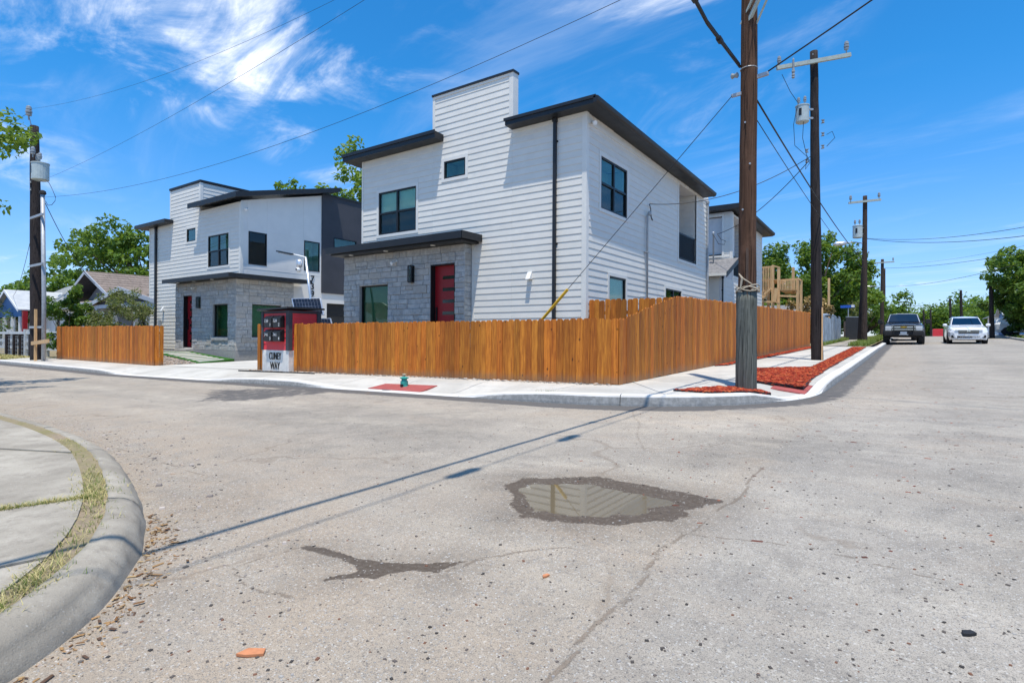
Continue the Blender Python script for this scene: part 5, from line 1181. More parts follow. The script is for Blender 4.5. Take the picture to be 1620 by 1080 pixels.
# mulch beds
def bedz(x, y): return max(padz(x, y), gzf(x, y) + .11)
def bed(name, P, label, n, seed):
    r = thing(name, label, 'mulch bed', (P[0][0], P[0][1], padz(*P[0])), 0); b = MB(); xs = np.arange(min(p[0] for p in P), max(p[0] for p in P) + .06, .06); ys = np.arange(min(p[1] for p in P), max(p[1] for p in P) + .06, .06)
    X, Y = np.meshgrid(xs, ys); ins = inpoly((X[:-1, :-1] + X[1:, 1:]) / 2, (Y[:-1, :-1] + Y[1:, 1:]) / 2, P); im = {}
    def vid(j, i):
        if (j, i) not in im: im[(j, i)] = len(b.v); b.v.append((xs[i], ys[j], bedz(xs[i], ys[j]) + .012))
        return im[(j, i)]
    for j, i in zip(*np.nonzero(ins)): b.f.append((vid(j, i), vid(j, i + 1), vid(j + 1, i + 1), vid(j + 1, i)))
    b.build('bed', M['mulchbed'], r, fix=False)
    for i in range(len(P)):
        p, q_ = P[i], P[(i + 1) % len(P)]; e = MB(); m_ = max(1, int(math.hypot(q_[0] - p[0], q_[1] - p[1]) / 2))
        for k in range(m_):
            a_ = [p[t] + (q_[t] - p[t]) * k / m_ for t in (0, 1)]; c_ = [p[t] + (q_[t] - p[t]) * (k + 1) / m_ for t in (0, 1)]; e.bar((a_[0], a_[1], bedz(*a_) + .004), (c_[0], c_[1], bedz(*c_) + .004), .010, .05)
        e.build('edging', M['rubber'], r)
    q = np.random.default_rng(seed); xs = [p[0] for p in P]; ys = [p[1] for p in P]; pts = []
    while len(pts) < n:
        X = q.uniform(min(xs), max(xs), 400); t = q.random(400); Y = min(ys) + (max(ys) - min(ys)) * t ** 1.5
        ok = inpoly(X, Y, P)
        for x, y in zip(X[ok], Y[ok]): pts.append((x, y, bedz(x, y) + .012 + q.uniform(0, .02)))
    o = chips(pts[:n], .010, .026, seed, .35, 2.4).build('mulch_chips', M['mulch'], r, fix=False); o['kind'] = 'stuff'
bed('corner_mulch', [(-2.75, 11.35), (-1.60, 11.0), (-1.64, 12.3), (-1.72, 16), (-1.80, 23), (-1.90, 31), (-2.42, 31), (-2.10, 15.7), (-3.15, 14.75)], 'large bed of red mulch along the kerb at the corner', 9000, 51)
bed('pole_mulch', [(-3.20, 9.05), (-2.6, 8.98), (-2.1, 9.34), (-1.86, 9.66), (-2.1, 10.15), (-2.5, 10.3)], 'small wedge of red mulch round the foot of the brown pole', 1800, 52)
bed('fence_mulch', [(-4.34, 15.4), (-4.12, 15.75), (-3.95, 23), (-3.85, 32), (-4.34, 32)], 'narrow strip of red mulch along the foot of the tall fence', 3800, 53)
# ------------------------------------------------------------------ utility poles
def pole_body(root, base, top, r0, r1, m, n=18, name='pole_shaft', seed=1):
    q = random.Random(seed); b = MB(); base = Vector(base); top = Vector(top); k = 26; pts = []; rr = []
    for i in range(k + 1):
        t = i / k; p = base.lerp(top, t) + Vector((q.uniform(-1, 1), q.uniform(-1, 1), 0)) * .004; pts.append(p); rr.append((r0 + (r1 - r0) * t) * q.uniform(.985, 1.015))
    b.tube(pts, rr, n); return b.build(name, m, root, smooth=True)
def insulator(root, p, s=1.):
    b = MB(); b.lathe(p, [(.015 * s, 0), (.015 * s, .08 * s), (.05 * s, .09 * s), (.055 * s, .13 * s), (.035 * s, .14 * s), (.06 * s, .15 * s), (.06 * s, .19 * s), (.04 * s, .21 * s), (.055 * s, .22 * s), (.045 * s, .28 * s), (.02 * s, .30 * s)], 10); return b.build('insulator', M['insul'], root)
def bolt(root, p, m='gutter'):
    b = MB(); b.lathe(p, [(.016, -.02), (.016, .008), (.008, .016)], 8, 'Y'); b.build('bolt', M[m], root)
def transformer(root, c, r, h, side=(0, -1)):
    x, y, z = c; b = MB(); b.lathe((x, y, z), [(r * .8, 0), (r, .03), (r, h * .93), (r * 1.06, h * .93), (r * 1.06, h * .98), (r * .9, h), (r * .3, h * 1.06)], 20); t = b.build('transformer', M['transf'], root, smooth=False)
    for dx in (-.5, .4): insulator(t, (x + dx * r, y - .05, z + h * 1.02), r / .19 * .8)
    b = MB(); b.box(x - r * .35, x + r * .05, y - r - .004, y - r * .9, z + h * .35, z + h * .75); b.build('rating_plate', M['black'], t)
    b = MB(); b.bar((x, y, z + h * .3), (x + side[0] * r * 1.7, y + side[1] * r * 1.7, z + h * .3), .05, .05); b.bar((x, y, z + h * .8), (x + side[0] * r * 1.7, y + side[1] * r * 1.7, z + h * .8), .05, .05); b.build('hanger', M['gutter'], t); return t
def spools(root, x, y, zs, side=1):
    for z in zs:
        b = MB(); b.lathe((x + side * .06, y, z), [(.03, -.04), (.045, -.035), (.025, -.01), (.025, .01), (.045, .035), (.03, .04)], 10); b.bar((x, y, z - .05), (x + side * .09, y, z - .05), .02, .012); b.bar((x, y, z + .05), (x + side * .09, y, z + .05), .02, .012); b.build('spool_insulator', M['insul'], root)
# brown pole at the corner with its grey repaired foot
PN = (-2.33, 10.16); zn = padz(*PN)
pn = thing('brown_utility_pole', 'thick brown utility pole with a grey wrapped foot in the small mulch wedge', 'utility pole', (PN[0], PN[1], zn))
pole_body(pn, (PN[0] - .01, PN[1] - .01, zn - .2), (PN[0] + .015, PN[1], 11.4), .150, .112, M['polebrown'], 20, seed=2)
q = random.Random(3); b = MB(); pts = [(PN[0] - .012, PN[1] - .01, zn - .1 + .16 * i) for i in range(12)]; rr = [.170 + .004 * q.uniform(-1, 1) - .0006 * i for i in range(12)]; b.tube(pts, rr, 20); ft = b.build('repair_sleeve', M['polegrey'], pn, smooth=True)
zs_ = zn - .1 + .16 * 11
b = MB()
for k in range(5):
    a0 = q.uniform(0, 6.28); pts = [(PN[0] + (.172 + q.uniform(0, .02)) * math.cos(a0 + .5 * i), PN[1] + (.172 + q.uniform(0, .02)) * math.sin(a0 + .5 * i), zs_ + .02 + .05 * math.sin(i * .8 + k) + .012 * k) for i in range(12)]; b.tube(pts, .010, 6)
b.tube([(PN[0] - .10, PN[1] - .17, zs_ + .30), (PN[0] - .04, PN[1] - .19, zs_ + .22), (PN[0] - .07, PN[1] - .19, zs_ + .05)], [.008, .022, .012], 6); b.tube([(PN[0] - .04, PN[1] - .19, zs_ + .22), (PN[0] + .10, PN[1] - .15, zs_ + .12), (PN[0] + .16, PN[1] - .08, zs_ + .02)], [.014, .009, .006], 6)
b.build('rope', M['rope'], pn)
for z, dx in ((2.4, .02), (3.4, -.05), (4.15, .06), (4.85, -.02)): bolt(pn, (PN[0] + dx, PN[1] - .135, z), 'gutter')
zc_ = 5.72; b = MB(); pts = [(PN[0] + .135 * math.cos(a), PN[1] + .135 * math.sin(a), zc_ + .06) for a in np.linspace(0, 6.28, 18)]; b.tube(pts, .008, 6); b.build('strand_clamp', M['gutter'], pn)
b = MB(); b.bar((PN[0] - .10, PN[1] - .06, 5.38), (PN[0] - .24, PN[1] - .14, 5.34), .05, .05); b.build('guy_hook', M['gutter'], pn); b = MB(); b.lathe((PN[0] - .2, PN[1] - .12, 5.68), [(.03, -.06), (.05, -.04), (.03, 0), (.05, .04), (.03, .06)], 10, 'X'); b.build('insulator', M['insul'], pn); b = MB(); b.bar((PN[0] + .1, PN[1], 5.62), (PN[0] + .30, PN[1] + .05, 5.66), .05, .06); b.build('cable_clamp', M['gutter'], pn)
b = MB(); b.box(PN[0] + .01, PN[0] + .045, PN[1] - .168, PN[1] - .128, 1.9, 2.75); b.build('ground_moulding', M['oldwood'], pn)
for dz, w_ in ((0, .9), (.04, 1.0)): pass
b = MB(); b.bar((PN[0] + .02, PN[1] - .10, 6.55), (PN[0] + 1.2, PN[1] - .75, 8.3), .05, .05); b.bar((PN[0] - .12, PN[1] - .05, 6.55), (PN[0] + 1.1, PN[1] - .80, 8.3), .03, .03); b.bar((PN[0] + .12, PN[1] - .02, 6.50), (PN[0] + 1.25, PN[1] - .70, 8.3), .025, .025); b.build('brace', M['armgrey'], pn)
# dark pole with crossarm and transformer on the pavement
PS = (-2.42, 19.22); zs0 = padz(*PS)
ps = thing('dark_utility_pole', 'dark utility pole with angled crossarm and transformer standing in the pavement', 'utility pole', (PS[0], PS[1], zs0))
pole_body(ps, (PS[0], PS[1], zs0 - .2), (PS[0] - .13, PS[1] - .06, 9.86), .165, .105, M['poledark'], 18, seed=5)
aL, aR = Vector((-3.46, 18.49, 9.27)), Vector((-1.68, 19.75, 9.68)); off = Vector((.04, -.16, 0)); b = MB(); b.bar(aL + off, aR + off, .09, .11); ca = b.build('crossarm', M['armgrey'], ps)
insulator(ca, tuple(aL + off + Vector((.06, .03, .05))), 1.0); insulator(ca, tuple(aR + off + Vector((-.1, -.05, .05))), 1.2)
p = aL.lerp(aR, .23) + off; b = MB(); b.lathe((p.x, p.y - .06, p.z - .42), [(.02, 0), (.05, .03), (.03, .06), (.05, .1), (.03, .14), (.05, .2), (.03, .3), (.03, .55), (.015, .6)], 10); b.build('fuse_cutout', M['insul'], ca)
transformer(ps, (-2.80, 18.80, 7.66), .185, .52, (.8, .7)); spools(ps, PS[0] + .07, PS[1] - .1, (7.70, 7.32, 6.95), 1); spools(ps, PS[0] - .24, PS[1] - .12, (6.9, 6.6), -1)
bolt(ps, (PS[0] - .13, PS[1] - .24, 9.70)); bolt(ps, (PS[0] - .13, PS[1] - .24, 9.42))
b = MB(); b.box(PS[0] + .13, PS[0] + .165, PS[1] - .18, PS[1] - .14, zs0, 2.2); b.build('ground_moulding', M['lumber'], ps)
# two poles up the street
def street_pole(name, label, x, y, ztop, arm, tr=True, lamp=True, m='poledull', r=.17):
    z0 = gzf(x, y) + .1; t = thing(name, label, 'utility pole', (x, y, z0), 0); pole_body(t, (x, y, z0 - .2), (x, y, ztop), r, r * .68, M[m], 14, seed=int(y))
    if arm:
        a = Vector((x - arm * .84, y - arm * .35, ztop - .42)); c = Vector((x + arm * .84, y + arm * .35, ztop - .30)); b = MB(); b.bar(a + Vector((0, -.2, 0)), c + Vector((0, -.2, 0)), .10, .12); k = b.build('crossarm', M['armgrey'], t); insulator(k, tuple(a + Vector((.1, -.2, .05))), 1.3); insulator(k, tuple(c + Vector((-.1, -.2, .05))), 1.3)
    if tr: transformer(t, (x - .36, y - .15, ztop - 2.5), .26, .75, (.8, .2)); spools(t, x - .25, y - .1, (ztop - 2.9, ztop - 3.3, ztop - 3.7), -1); spools(t, x + .15, y - .1, (ztop - 3.4,), 1)
    if lamp:
        zl = ztop - 2.75; b = MB(); b.tube([(x, y, zl - .1), (x - .5, y - .18, zl + .02), (x - .95, y - .33, zl)], .03, 8); la = b.build('lamp_arm', M['gutter'], t); b = MB(); b.tube([(x - .85, y - .3, zl), (x - 1.05, y - .36, zl - .02), (x - 1.45, y - .5, zl - .06), (x - 1.6, y - .55, zl - .05)], [.05, .12, .13, .04], 8); b.build('lamp_head', M['alu'], t, smooth=True)
    return t
P3 = pX(1368.5, 310, -2.55)
street_pole('crossarm_utility_pole', 'brown utility pole with crossarm, transformer and street lamp on the weedy verge', -2.55, P3[1], P3[2], .95)
b = MB(); pole_body(thing('stub_pole', 'dark pole stub leaning beside the crossarm pole on the verge', 'pole', (-2.75, 40.6, gzf(-2.7, 40.6))), (-2.78, 40.6, gzf(-2.7, 40.6)), (-2.62, 40.6, 5.5), .19, .15, M['poledull'], 14)
P4 = pX(1391, 411, -2.9); street_pole('far_utility_pole', 'far utility pole with a short crossarm behind the street trees', -2.9, P4[1] + 6, P4[2] + .75, 1.2, False, True, r=.2)
street_pole('farthest_utility_pole', 'slim farthest utility pole rising above the left street trees', -3.3, 84, pX(1397, 456, -3.3)[2] * 1.35, 0, False, False, r=.2)
def plain_pole(px, ytop, D, label, r=.14):
    p = pD(px, ytop, D); z0 = gzf(p[0], p[1]); t = thing('bare_utility_pole', label, 'utility pole', (p[0], p[1], z0)); pole_body(t, (p[0] + .1, p[1], z0), p, r, r * .7, M['poledark'], 10)
plain_pole(1520, 459, 52, 'bare dark pole rising behind the white car'); plain_pole(1503, 472, 60, 'bare dark pole beyond the white car and the red container')
plain_pole(1567.5, 447, 44, 'bare dark pole at the verge by the right street tree', .18); plain_pole(1461, 490, 74, 'thin bare pole behind the dark truck'); plain_pole(1472, 489, 82, 'thin bare pole beside the red container')
# pole by the left fence
PL = pY(60, 570, 8.95); PL = (PL[0], 8.95); zl0 = gzf(*PL) + .12; tl = pY(54.3, 200, 8.95)
pl = thing('left_utility_pole', 'black utility pole with transformer and grey conduit beside the left fence', 'utility pole', (PL[0], PL[1], zl0))
pole_body(pl, (PL[0], PL[1], zl0 - .2), tl, .29, .17, M['poledark'], 16, seed=9)
b = MB(); b.tube([(tl[0], tl[1], tl[2] - .5), (tl[0] - .03, tl[1] - .2, tl[2] + .45)], .02, 6); b.build('pin', M['gutter'], pl); insulator(pl, (tl[0] - .03, tl[1] - .2, tl[2] + .25), 2.2)
k = pY(68, 283, 8.95); transformer(pl, (k[0], k[1] - .1, k[2] - .1), .33, .80, (-.9, .2)); insulator(pl, (PL[0] + .45, 8.6, 9.3), 1.6)
ct = pY(67.5, 308, 8.75); cb_ = pY(69, 569, 8.75); b = MB(); b.tube([(cb_[0], cb_[1], zl0 - .1), (cb_[0], cb_[1], 3), ct], .085, 12); cd = b.build('conduit', M['gutter'], pl, smooth=True); b = MB(); b.lathe((ct[0], ct[1], ct[2]), [(.1, 0), (.14, .05), (.12, .15), (.05, .2)], 12); b.build('weatherhead', M['rubber'], cd)
for z in (1.6, 4.4, 6.6):
    b = MB(); b.box(PL[0] - .05, cb_[0] + .1, 8.63, 8.70, z - .05, z + .05); b.build('conduit_strap', M['gutter'], pl)
spools(pl, PL[0] - .35, 8.75, (8.0, 8.35), -1)
b = MB(); s0 = pY(56.5, 489, 8.6); b.bar((s0[0], 8.6, zl0), s0, .10, .06); o = b.build('ground_moulding', M['lumber'], pl); b = MB(); b.bar(pY(50, 543, 8.55), pY(77, 539, 8.55), .05, .16); b.build('warning_board', M['lumber'], pl)
# guy wire with its yellow guard
an = (-7.75, 10.16, gzf(-7.75, 10.16) + .12); g0 = Vector((PN[0] - .24, PN[1] - .12, 5.35)); gy_ = thing('guy_wire', 'guy wire with yellow plastic guard slanting down behind the low fence', 'guy wire', an)
b = MB(); b.tube([g0, an], .006, 6); b.build('strand', M['wire'], gy_); gd_ = g0.lerp(Vector(an), 0); v = Vector(an) - g0
b = MB(); b.tube([g0 + v * .62, g0 + v * .99], .032, 8); b.build('guard', M['yellow'], gy_); b = MB(); b.tube([g0 + v * .985, g0 + v * 1.03], .012, 6); b.build('anchor_rod', M['gutter'], gy_)
# ------------------------------------------------------------------ overhead wires
def cat(a, c, sag, n=26):
    a = Vector(a); c = Vector(c); return [a.lerp(c, i / n) - Vector((0, 0, 4 * sag * (i / n) * (1 - i / n))) for i in range(n + 1)]
def wire(name, pts, r, label, group='overhead wires'):
    b = MB(); b.tube(pts, r, 6); o = b.build(name, M['wire'], None, smooth=True, fix=False); tag(o, label, 'wire', None); return o
SP_ = Vector((PN[0], PN[1], 5.72))
cab = cat(SP_ + Vector((-.12, -.1, .0)), (-2.55, -26, 7.6), .35, 60)
for i, p in enumerate(cab[:8]): p.z += (.10, .06, .02, -.02, .04, .05, .02, 0)[i]
co = wire('trunk_cable', cab, .026, 'thick black cable bundle leaving the brown pole over the street')
b = MB(); b.tube([p + Vector((0, 0, .05)) for p in cab], .007, 5); b.build('messenger_strand', M['wire'], co)
for i, p in enumerate(cab[2:9:2]):
    b = MB(); b.tube([p + Vector((0, .06, .0)), p + Vector((0, -.06, .0))], .045, 8); b.build('lashing_clamp', M['wire'], co)
c2 = cat((PN[0] + .35, PN[1] - .1, 8.0), (-1.5, -26, 8.4), .6, 40); co = wire('upper_cable', c2, .009, 'thin cable with splice closures running over the street above the trunk cable')
for y in (4.0, 1.6):
    p = min(c2, key=lambda p: abs(p.y - y)); b = MB(); b.tube([p + Vector((0, .22, -.05)), p + Vector((0, .15, -.05)), p + Vector((0, -.15, -.05)), p + Vector((0, -.22, -.05))], [.02, .065, .065, .02], 8); b.build('splice_closure', M['rubber'], co)
wire('house_row_wire', cat((PN[0], PN[1], 8.0), pY(66, 312, 8.8), 1.0, 40), .0055, 'wire from the brown pole passing over both new houses to the left pole')
wire('top_row_wire', cat((PN[0], PN[1], 10.9), (tl[0] - .03, tl[1] - .2, tl[2] + .75), 1.1, 40), .004, 'thin wire to the insulator on top of the left pole')
wire('crossing_wire', [Vector(pD(580, -2, 11)).lerp(Vector((PL[0], 8.9, 8.3)), t) - Vector((0, 0, .9 * 4 * t * (1 - t) * .3)) for t in np.linspace(-.6, 1, 40)], .004, 'thin wire crossing the sky from overhead to the left pole')
wire('left_stub_wire', cat((tl[0] - .03, tl[1] - .2, tl[2] + .6), (-60, 6, 10.5), .6), .008, 'thin wire leaving the left pole top past the leaves')
wire('bungalow_drop', cat(pY(70, 318, 8.8), (-43.8, 15.0, 4.4), .5), .016, 'service drop from the left pole to the grey bungalow roof')
wire('cottage_drop', cat((PL[0], 8.9, 7.2), (-62, 15, 4.5), .8), .012, 'service drop from the left pole toward the blue cottage')
wire('transformer_lead', [Vector(pY(x, y, 8.7)) for x, y in [(73, 285), (78, 290), (82, 298), (88, 312), (87, 318), (82, 324), (76, 325), (72, 318)]], .012, 'looped lead under the left pole transformer')
wire('side_span', cat((PN[0] + .28, PN[1] + .04, 5.68), (6.2, 7.2, 8.4), .12), .012, 'black cable leaving the brown pole to the right over the street')
wire('strand_span', cat((PN[0] + .12, PN[1] + .06, 5.25), pX(1366, 412, -2.5), .25), .016, 'thick cable along the street from the brown pole to the crossarm pole')
wire('thin_span', cat((PN[0] + .12, PN[1] + .06, 4.92), pX(1366, 425, -2.5), .30), .008, 'thin cable along the street below the thick cable')
HC = (XR + .06, 16.95, 5.42)
wire('house_drop', cat((PS[0] - .2, PS[1] - .1, 6.72), HC, .42), .011, 'service drop from the dark pole to the corner house side wall')
wire('house_drop_tail', [Vector(HC), Vector((XR + .12, 16.9, 5.25)), Vector((XR + .10, 17.0, 5.02)), Vector((XR + .13, 17.05, 4.92)), Vector((XR + .14, 16.95, 4.93)), Vector((XR + .16, 16.76, 5.06))], .014, 'looped service tail at the corner house weatherhead')
wire('rear_drop', cat((PS[0] - .22, PS[1] - .1, 6.62), (-7.3, 26.2, 5.95), .35), .012, 'service drop from the dark pole to the rear house mast')
wire('rear_drop_tail', [Vector((-7.3, 26.2, 5.95)), Vector((-7.15, 26.2, 5.7)), Vector((-6.95, 26.2, 5.6)), Vector((-7.0, 26.2, 5.45)), Vector((-7.25, 26.2, 5.5)), Vector((-7.45, 26.15, 5.9))], .014, 'looped service tail at the rear house mast')
for k, pts in enumerate(([(-3.30, 18.45, 9.1), (-3.1, 18.6, 8.6), (-2.93, 18.75, 8.3)], [(-2.9, 18.65, 8.2), (-3.0, 18.6, 7.6), (-2.98, 18.7, 7.0), (-2.7, 18.95, 6.7)], [(-2.75, 18.7, 7.66), (-2.78, 18.75, 7.2), (-2.7, 18.9, 6.75), (-2.62, 19.0, 6.5), (-2.72, 18.9, 6.3), (-2.68, 18.9, 6.7)], [(-2.2, 19.15, 7.3), (-2.05, 19.1, 7.35), (-1.98, 19.1, 7.15), (-2.2, 19.15, 6.95)])):
    b = MB(); b.tube([Vector(p) for p in pts], .008, 5); b.build('jumper_lead', M['wire'], ps)
Q3 = Vector(pX(1372, 377, -2.5))
wire('street_span', cat(Q3, pD(1660, 352, 22), .30), .012, 'upper cable sagging right from the crossarm pole over the street'); wire('street_span', cat(Q3 - Vector((0, 0, .03)), pD(1660, 368, 22), .30), .014, 'lower cable sagging right from the crossarm pole over the street')
wire('far_span', cat(pD(1393, 424, 48), pD(1660, 392, 26), .25), .012, 'cable crossing the street from the far utility pole'); wire('far_span', cat(pD(1393, 453, 55), pD(1610, 418, 30), .35), .012, 'low cable sagging from the far utility pole to the right tree')
wire('far_crossing', cat(pD(1428, 483, 60), pD(1575, 483, 58), .12), .02, 'level far cable crossing behind the cars'); wire('far_crossing', cat(pD(1425, 418, 56), pD(1660, 380, 34), .25), .008, 'thin far cable high over the street')
# ------------------------------------------------------------------ vehicles (local: nose at y = 0, tail at +y, ground z = 0)
def loft(b, stations, cap=True):
    """stations: (y, [(half width, z) bottom to top centre])"""
    k = len(stations[0][1]); base = len(b.v); ring = 2 * k
    for y, pr in stations:
        for w, z in pr: b.v.append((w, y, z))
        for w, z in reversed(pr): b.v.append((-w, y, z))
    for i in range(len(stations) - 1):
        for j in range(ring):
            a, c = base + i * ring + j, base + i * ring + (j + 1) % ring; b.f.append((a, c, c + ring, a + ring))
    if cap: b.f.append(tuple(base + j for j in range(ring))); e = base + (len(stations) - 1) * ring; b.f.append(tuple(e + j for j in range(ring - 1, -1, -1)))
    return b
def wheel(root, x, y, r, w):
    s_ = 1 if x > 0 else -1; b = MB(); b.lathe((x - w / 2, y, r), [(r * .66, 0), (r * .93, .01), (r, .05), (r, w - .05), (r * .93, w - .01), (r * .66, w)], 24, 'X'); t = b.build('wheel', M['rubber'], root, local=True)
    b = MB(); xo = x + s_ * (w / 2 - .03); b.lathe((xo, y, r), [(r * .66, -.02), (r * .62, .015), (r * .2, .02), (r * .15, .03)], 20, 'X'); b.build('rim', M['alu'], t, local=False) if False else b.build('rim', M['alu'], root, local=True)
def suv(name, label, loc, rz):
    R = thing(name, label, 'car', loc, rz); L = lambda b, n, m, **k: b.build(n, m, R, local=True, **k)
    S = [(.00, [(.50, .30), (.62, .42), (.66, .62), (.60, .78), (0, .82)]), (.10, [(.72, .24), (.82, .42), (.84, .66), (.74, .84), (0, .88)]), (.38, [(.84, .22), (.90, .42), (.915, .72), (.82, .93), (0, .98)]), (.95, [(.86, .22), (.915, .45), (.925, .80), (.80, 1.02), (0, 1.07)]), (1.35, [(.86, .22), (.92, .45), (.925, .86), (.82, 1.07), (0, 1.10)]), (2.6, [(.86, .22), (.925, .45), (.93, .88), (.84, 1.09), (0, 1.10)]), (4.1, [(.86, .24), (.92, .48), (.92, .90), (.82, 1.10), (0, 1.12)]), (4.55, [(.76, .32), (.84, .5), (.84, .92), (.74, 1.08), (0, 1.1)])]
    b = loft(MB(), S); L(b, 'body', M['paintwhite'], bev=.02)
    G = [(1.12, [(.76, 1.06), (.76, 1.07), (.74, 1.08), (.70, 1.085), (0, 1.09)]), (1.95, [(.78, 1.07), (.74, 1.25), (.66, 1.46), (.62, 1.56), (0, 1.585)]), (2.6, [(.79, 1.08), (.76, 1.28), (.66, 1.55), (.60, 1.625), (0, 1.65)]), (3.8, [(.78, 1.09), (.74, 1.28), (.65, 1.53), (.58, 1.60), (0, 1.625)]), (4.5, [(.74, 1.08), (.70, 1.15), (.66, 1.2), (.6, 1.22), (0, 1.24)])]
    b = loft(MB(), G); L(b, 'cabin', M['paintwhite'], bev=.015)
    f_ = lambda y, w, z: (w, y, z)
    b = MB(); b.add([(-.70, 1.14, 1.105), (.70, 1.14, 1.105), (.585, 1.86, 1.515), (-.585, 1.86, 1.515)], [(0, 1, 2, 3)]); b.v = [(x, y - .016, z + .028) for x, y, z in b.v]; L(b, 'windscreen', M['carglass'])
    b = MB(); b.add([(-.69, 1.16, 1.07), (.69, 1.16, 1.07), (.575, 1.90, 1.48), (-.575, 1.90, 1.48)], [(0, 1, 2, 3)]); b.v = [(x, y + .02, z - .0) for x, y, z in b.v]; L(b, 'dashboard', M['rubber'])
    for s_ in (-1, 1):
        b = MB(); b.add([(s_ * .772, 1.55, 1.13), (s_ * .79, 3.7, 1.14), (s_ * .675, 3.6, 1.50), (s_ * .68, 2.1, 1.50)], [(0, 1, 2, 3)]); b.v = [(x + s_ * .012, y, z) for x, y, z in b.v]; L(b, 'side_window', M['carglass'])
        b = MB(); b.prism([(s_ * .80, .20, .80), (s_ * .86, .42, .90), (s_ * .52, .045, .80), (s_ * .46, .02, .70), (s_ * .62, .03, .69)], (0, -.03, .0)); L(b, 'headlight', M['lens'])
        b = MB(); b.tube([(s_ * .58, 2.0, 1.62), (s_ * .59, 2.2, 1.665), (s_ * .57, 3.7, 1.655), (s_ * .56, 3.85, 1.61)], .018, 6); L(b, 'roof_rail', M['rubber'])
        b = MB(); b.lathe((s_ * 1.00, 1.32, 1.10), [(.02, -.11), (.08, -.08), (.09, 0), (.08, .08), (.02, .11)], 12, 'X'); L(b, 'mirror', M['paintwhite'], smooth=True)
        b = MB(); b.box(s_ * .55, s_ * .78, .03, .12, .34, .50); L(b, 'fog_lamp_housing', M['rubber'])
        b = MB(); b.bar((s_ * .54, .02, .33), (s_ * .82, .12, .36), .03, .05); L(b, 'bumper_trim', M['paintwhite'])
    b = MB(); b.box(-.46, .46, -.03, .05, .60, .80); L(b, 'grille', M['rubber'], bev=.02); b = MB(); b.bar((-.62, -.02, .79), (.62, -.02, .79), .03, .045); b.bar((-.45, -.035, .70), (.45, -.035, .70), .02, .02); L(b, 'grille_bar', M['chrome'])
    b = MB(); b.box(-.07, -.04, -.05, -.03, .68, .79); b.box(.04, .07, -.05, -.03, .68, .79); b.box(-.04, .04, -.049, -.031, .725, .75); L(b, 'badge', M['chrome'])
    b = MB(); b.box(-.52, .52, .0, .06, .30, .46); L(b, 'lower_intake', M['rubber']); b = MB(); b.bar((-.5, -.0, .30), (.5, -.0, .30), .05, .05); L(b, 'skid_plate', M['alu']); b = MB(); b.box(-.17, .17, -.03, -.005, .44, .55); L(b, 'number_plate', M['plate'])
    for s_ in (-1, 1):
        for y in (.92, 3.6): wheel(R, s_ * .82, y, .345, .23)
        for y in (.92, 3.6): b = MB(); b.lathe((s_ * .80 - .1, y, .36), [(.40, 0), (.40, .21)], 22, 'X'); L(b, 'wheel_arch', M['rubber'])
    b = MB(); b.box(-.7, .7, .2, 4.3, .22, .26); L(b, 'underbody', M['rubber']); return R
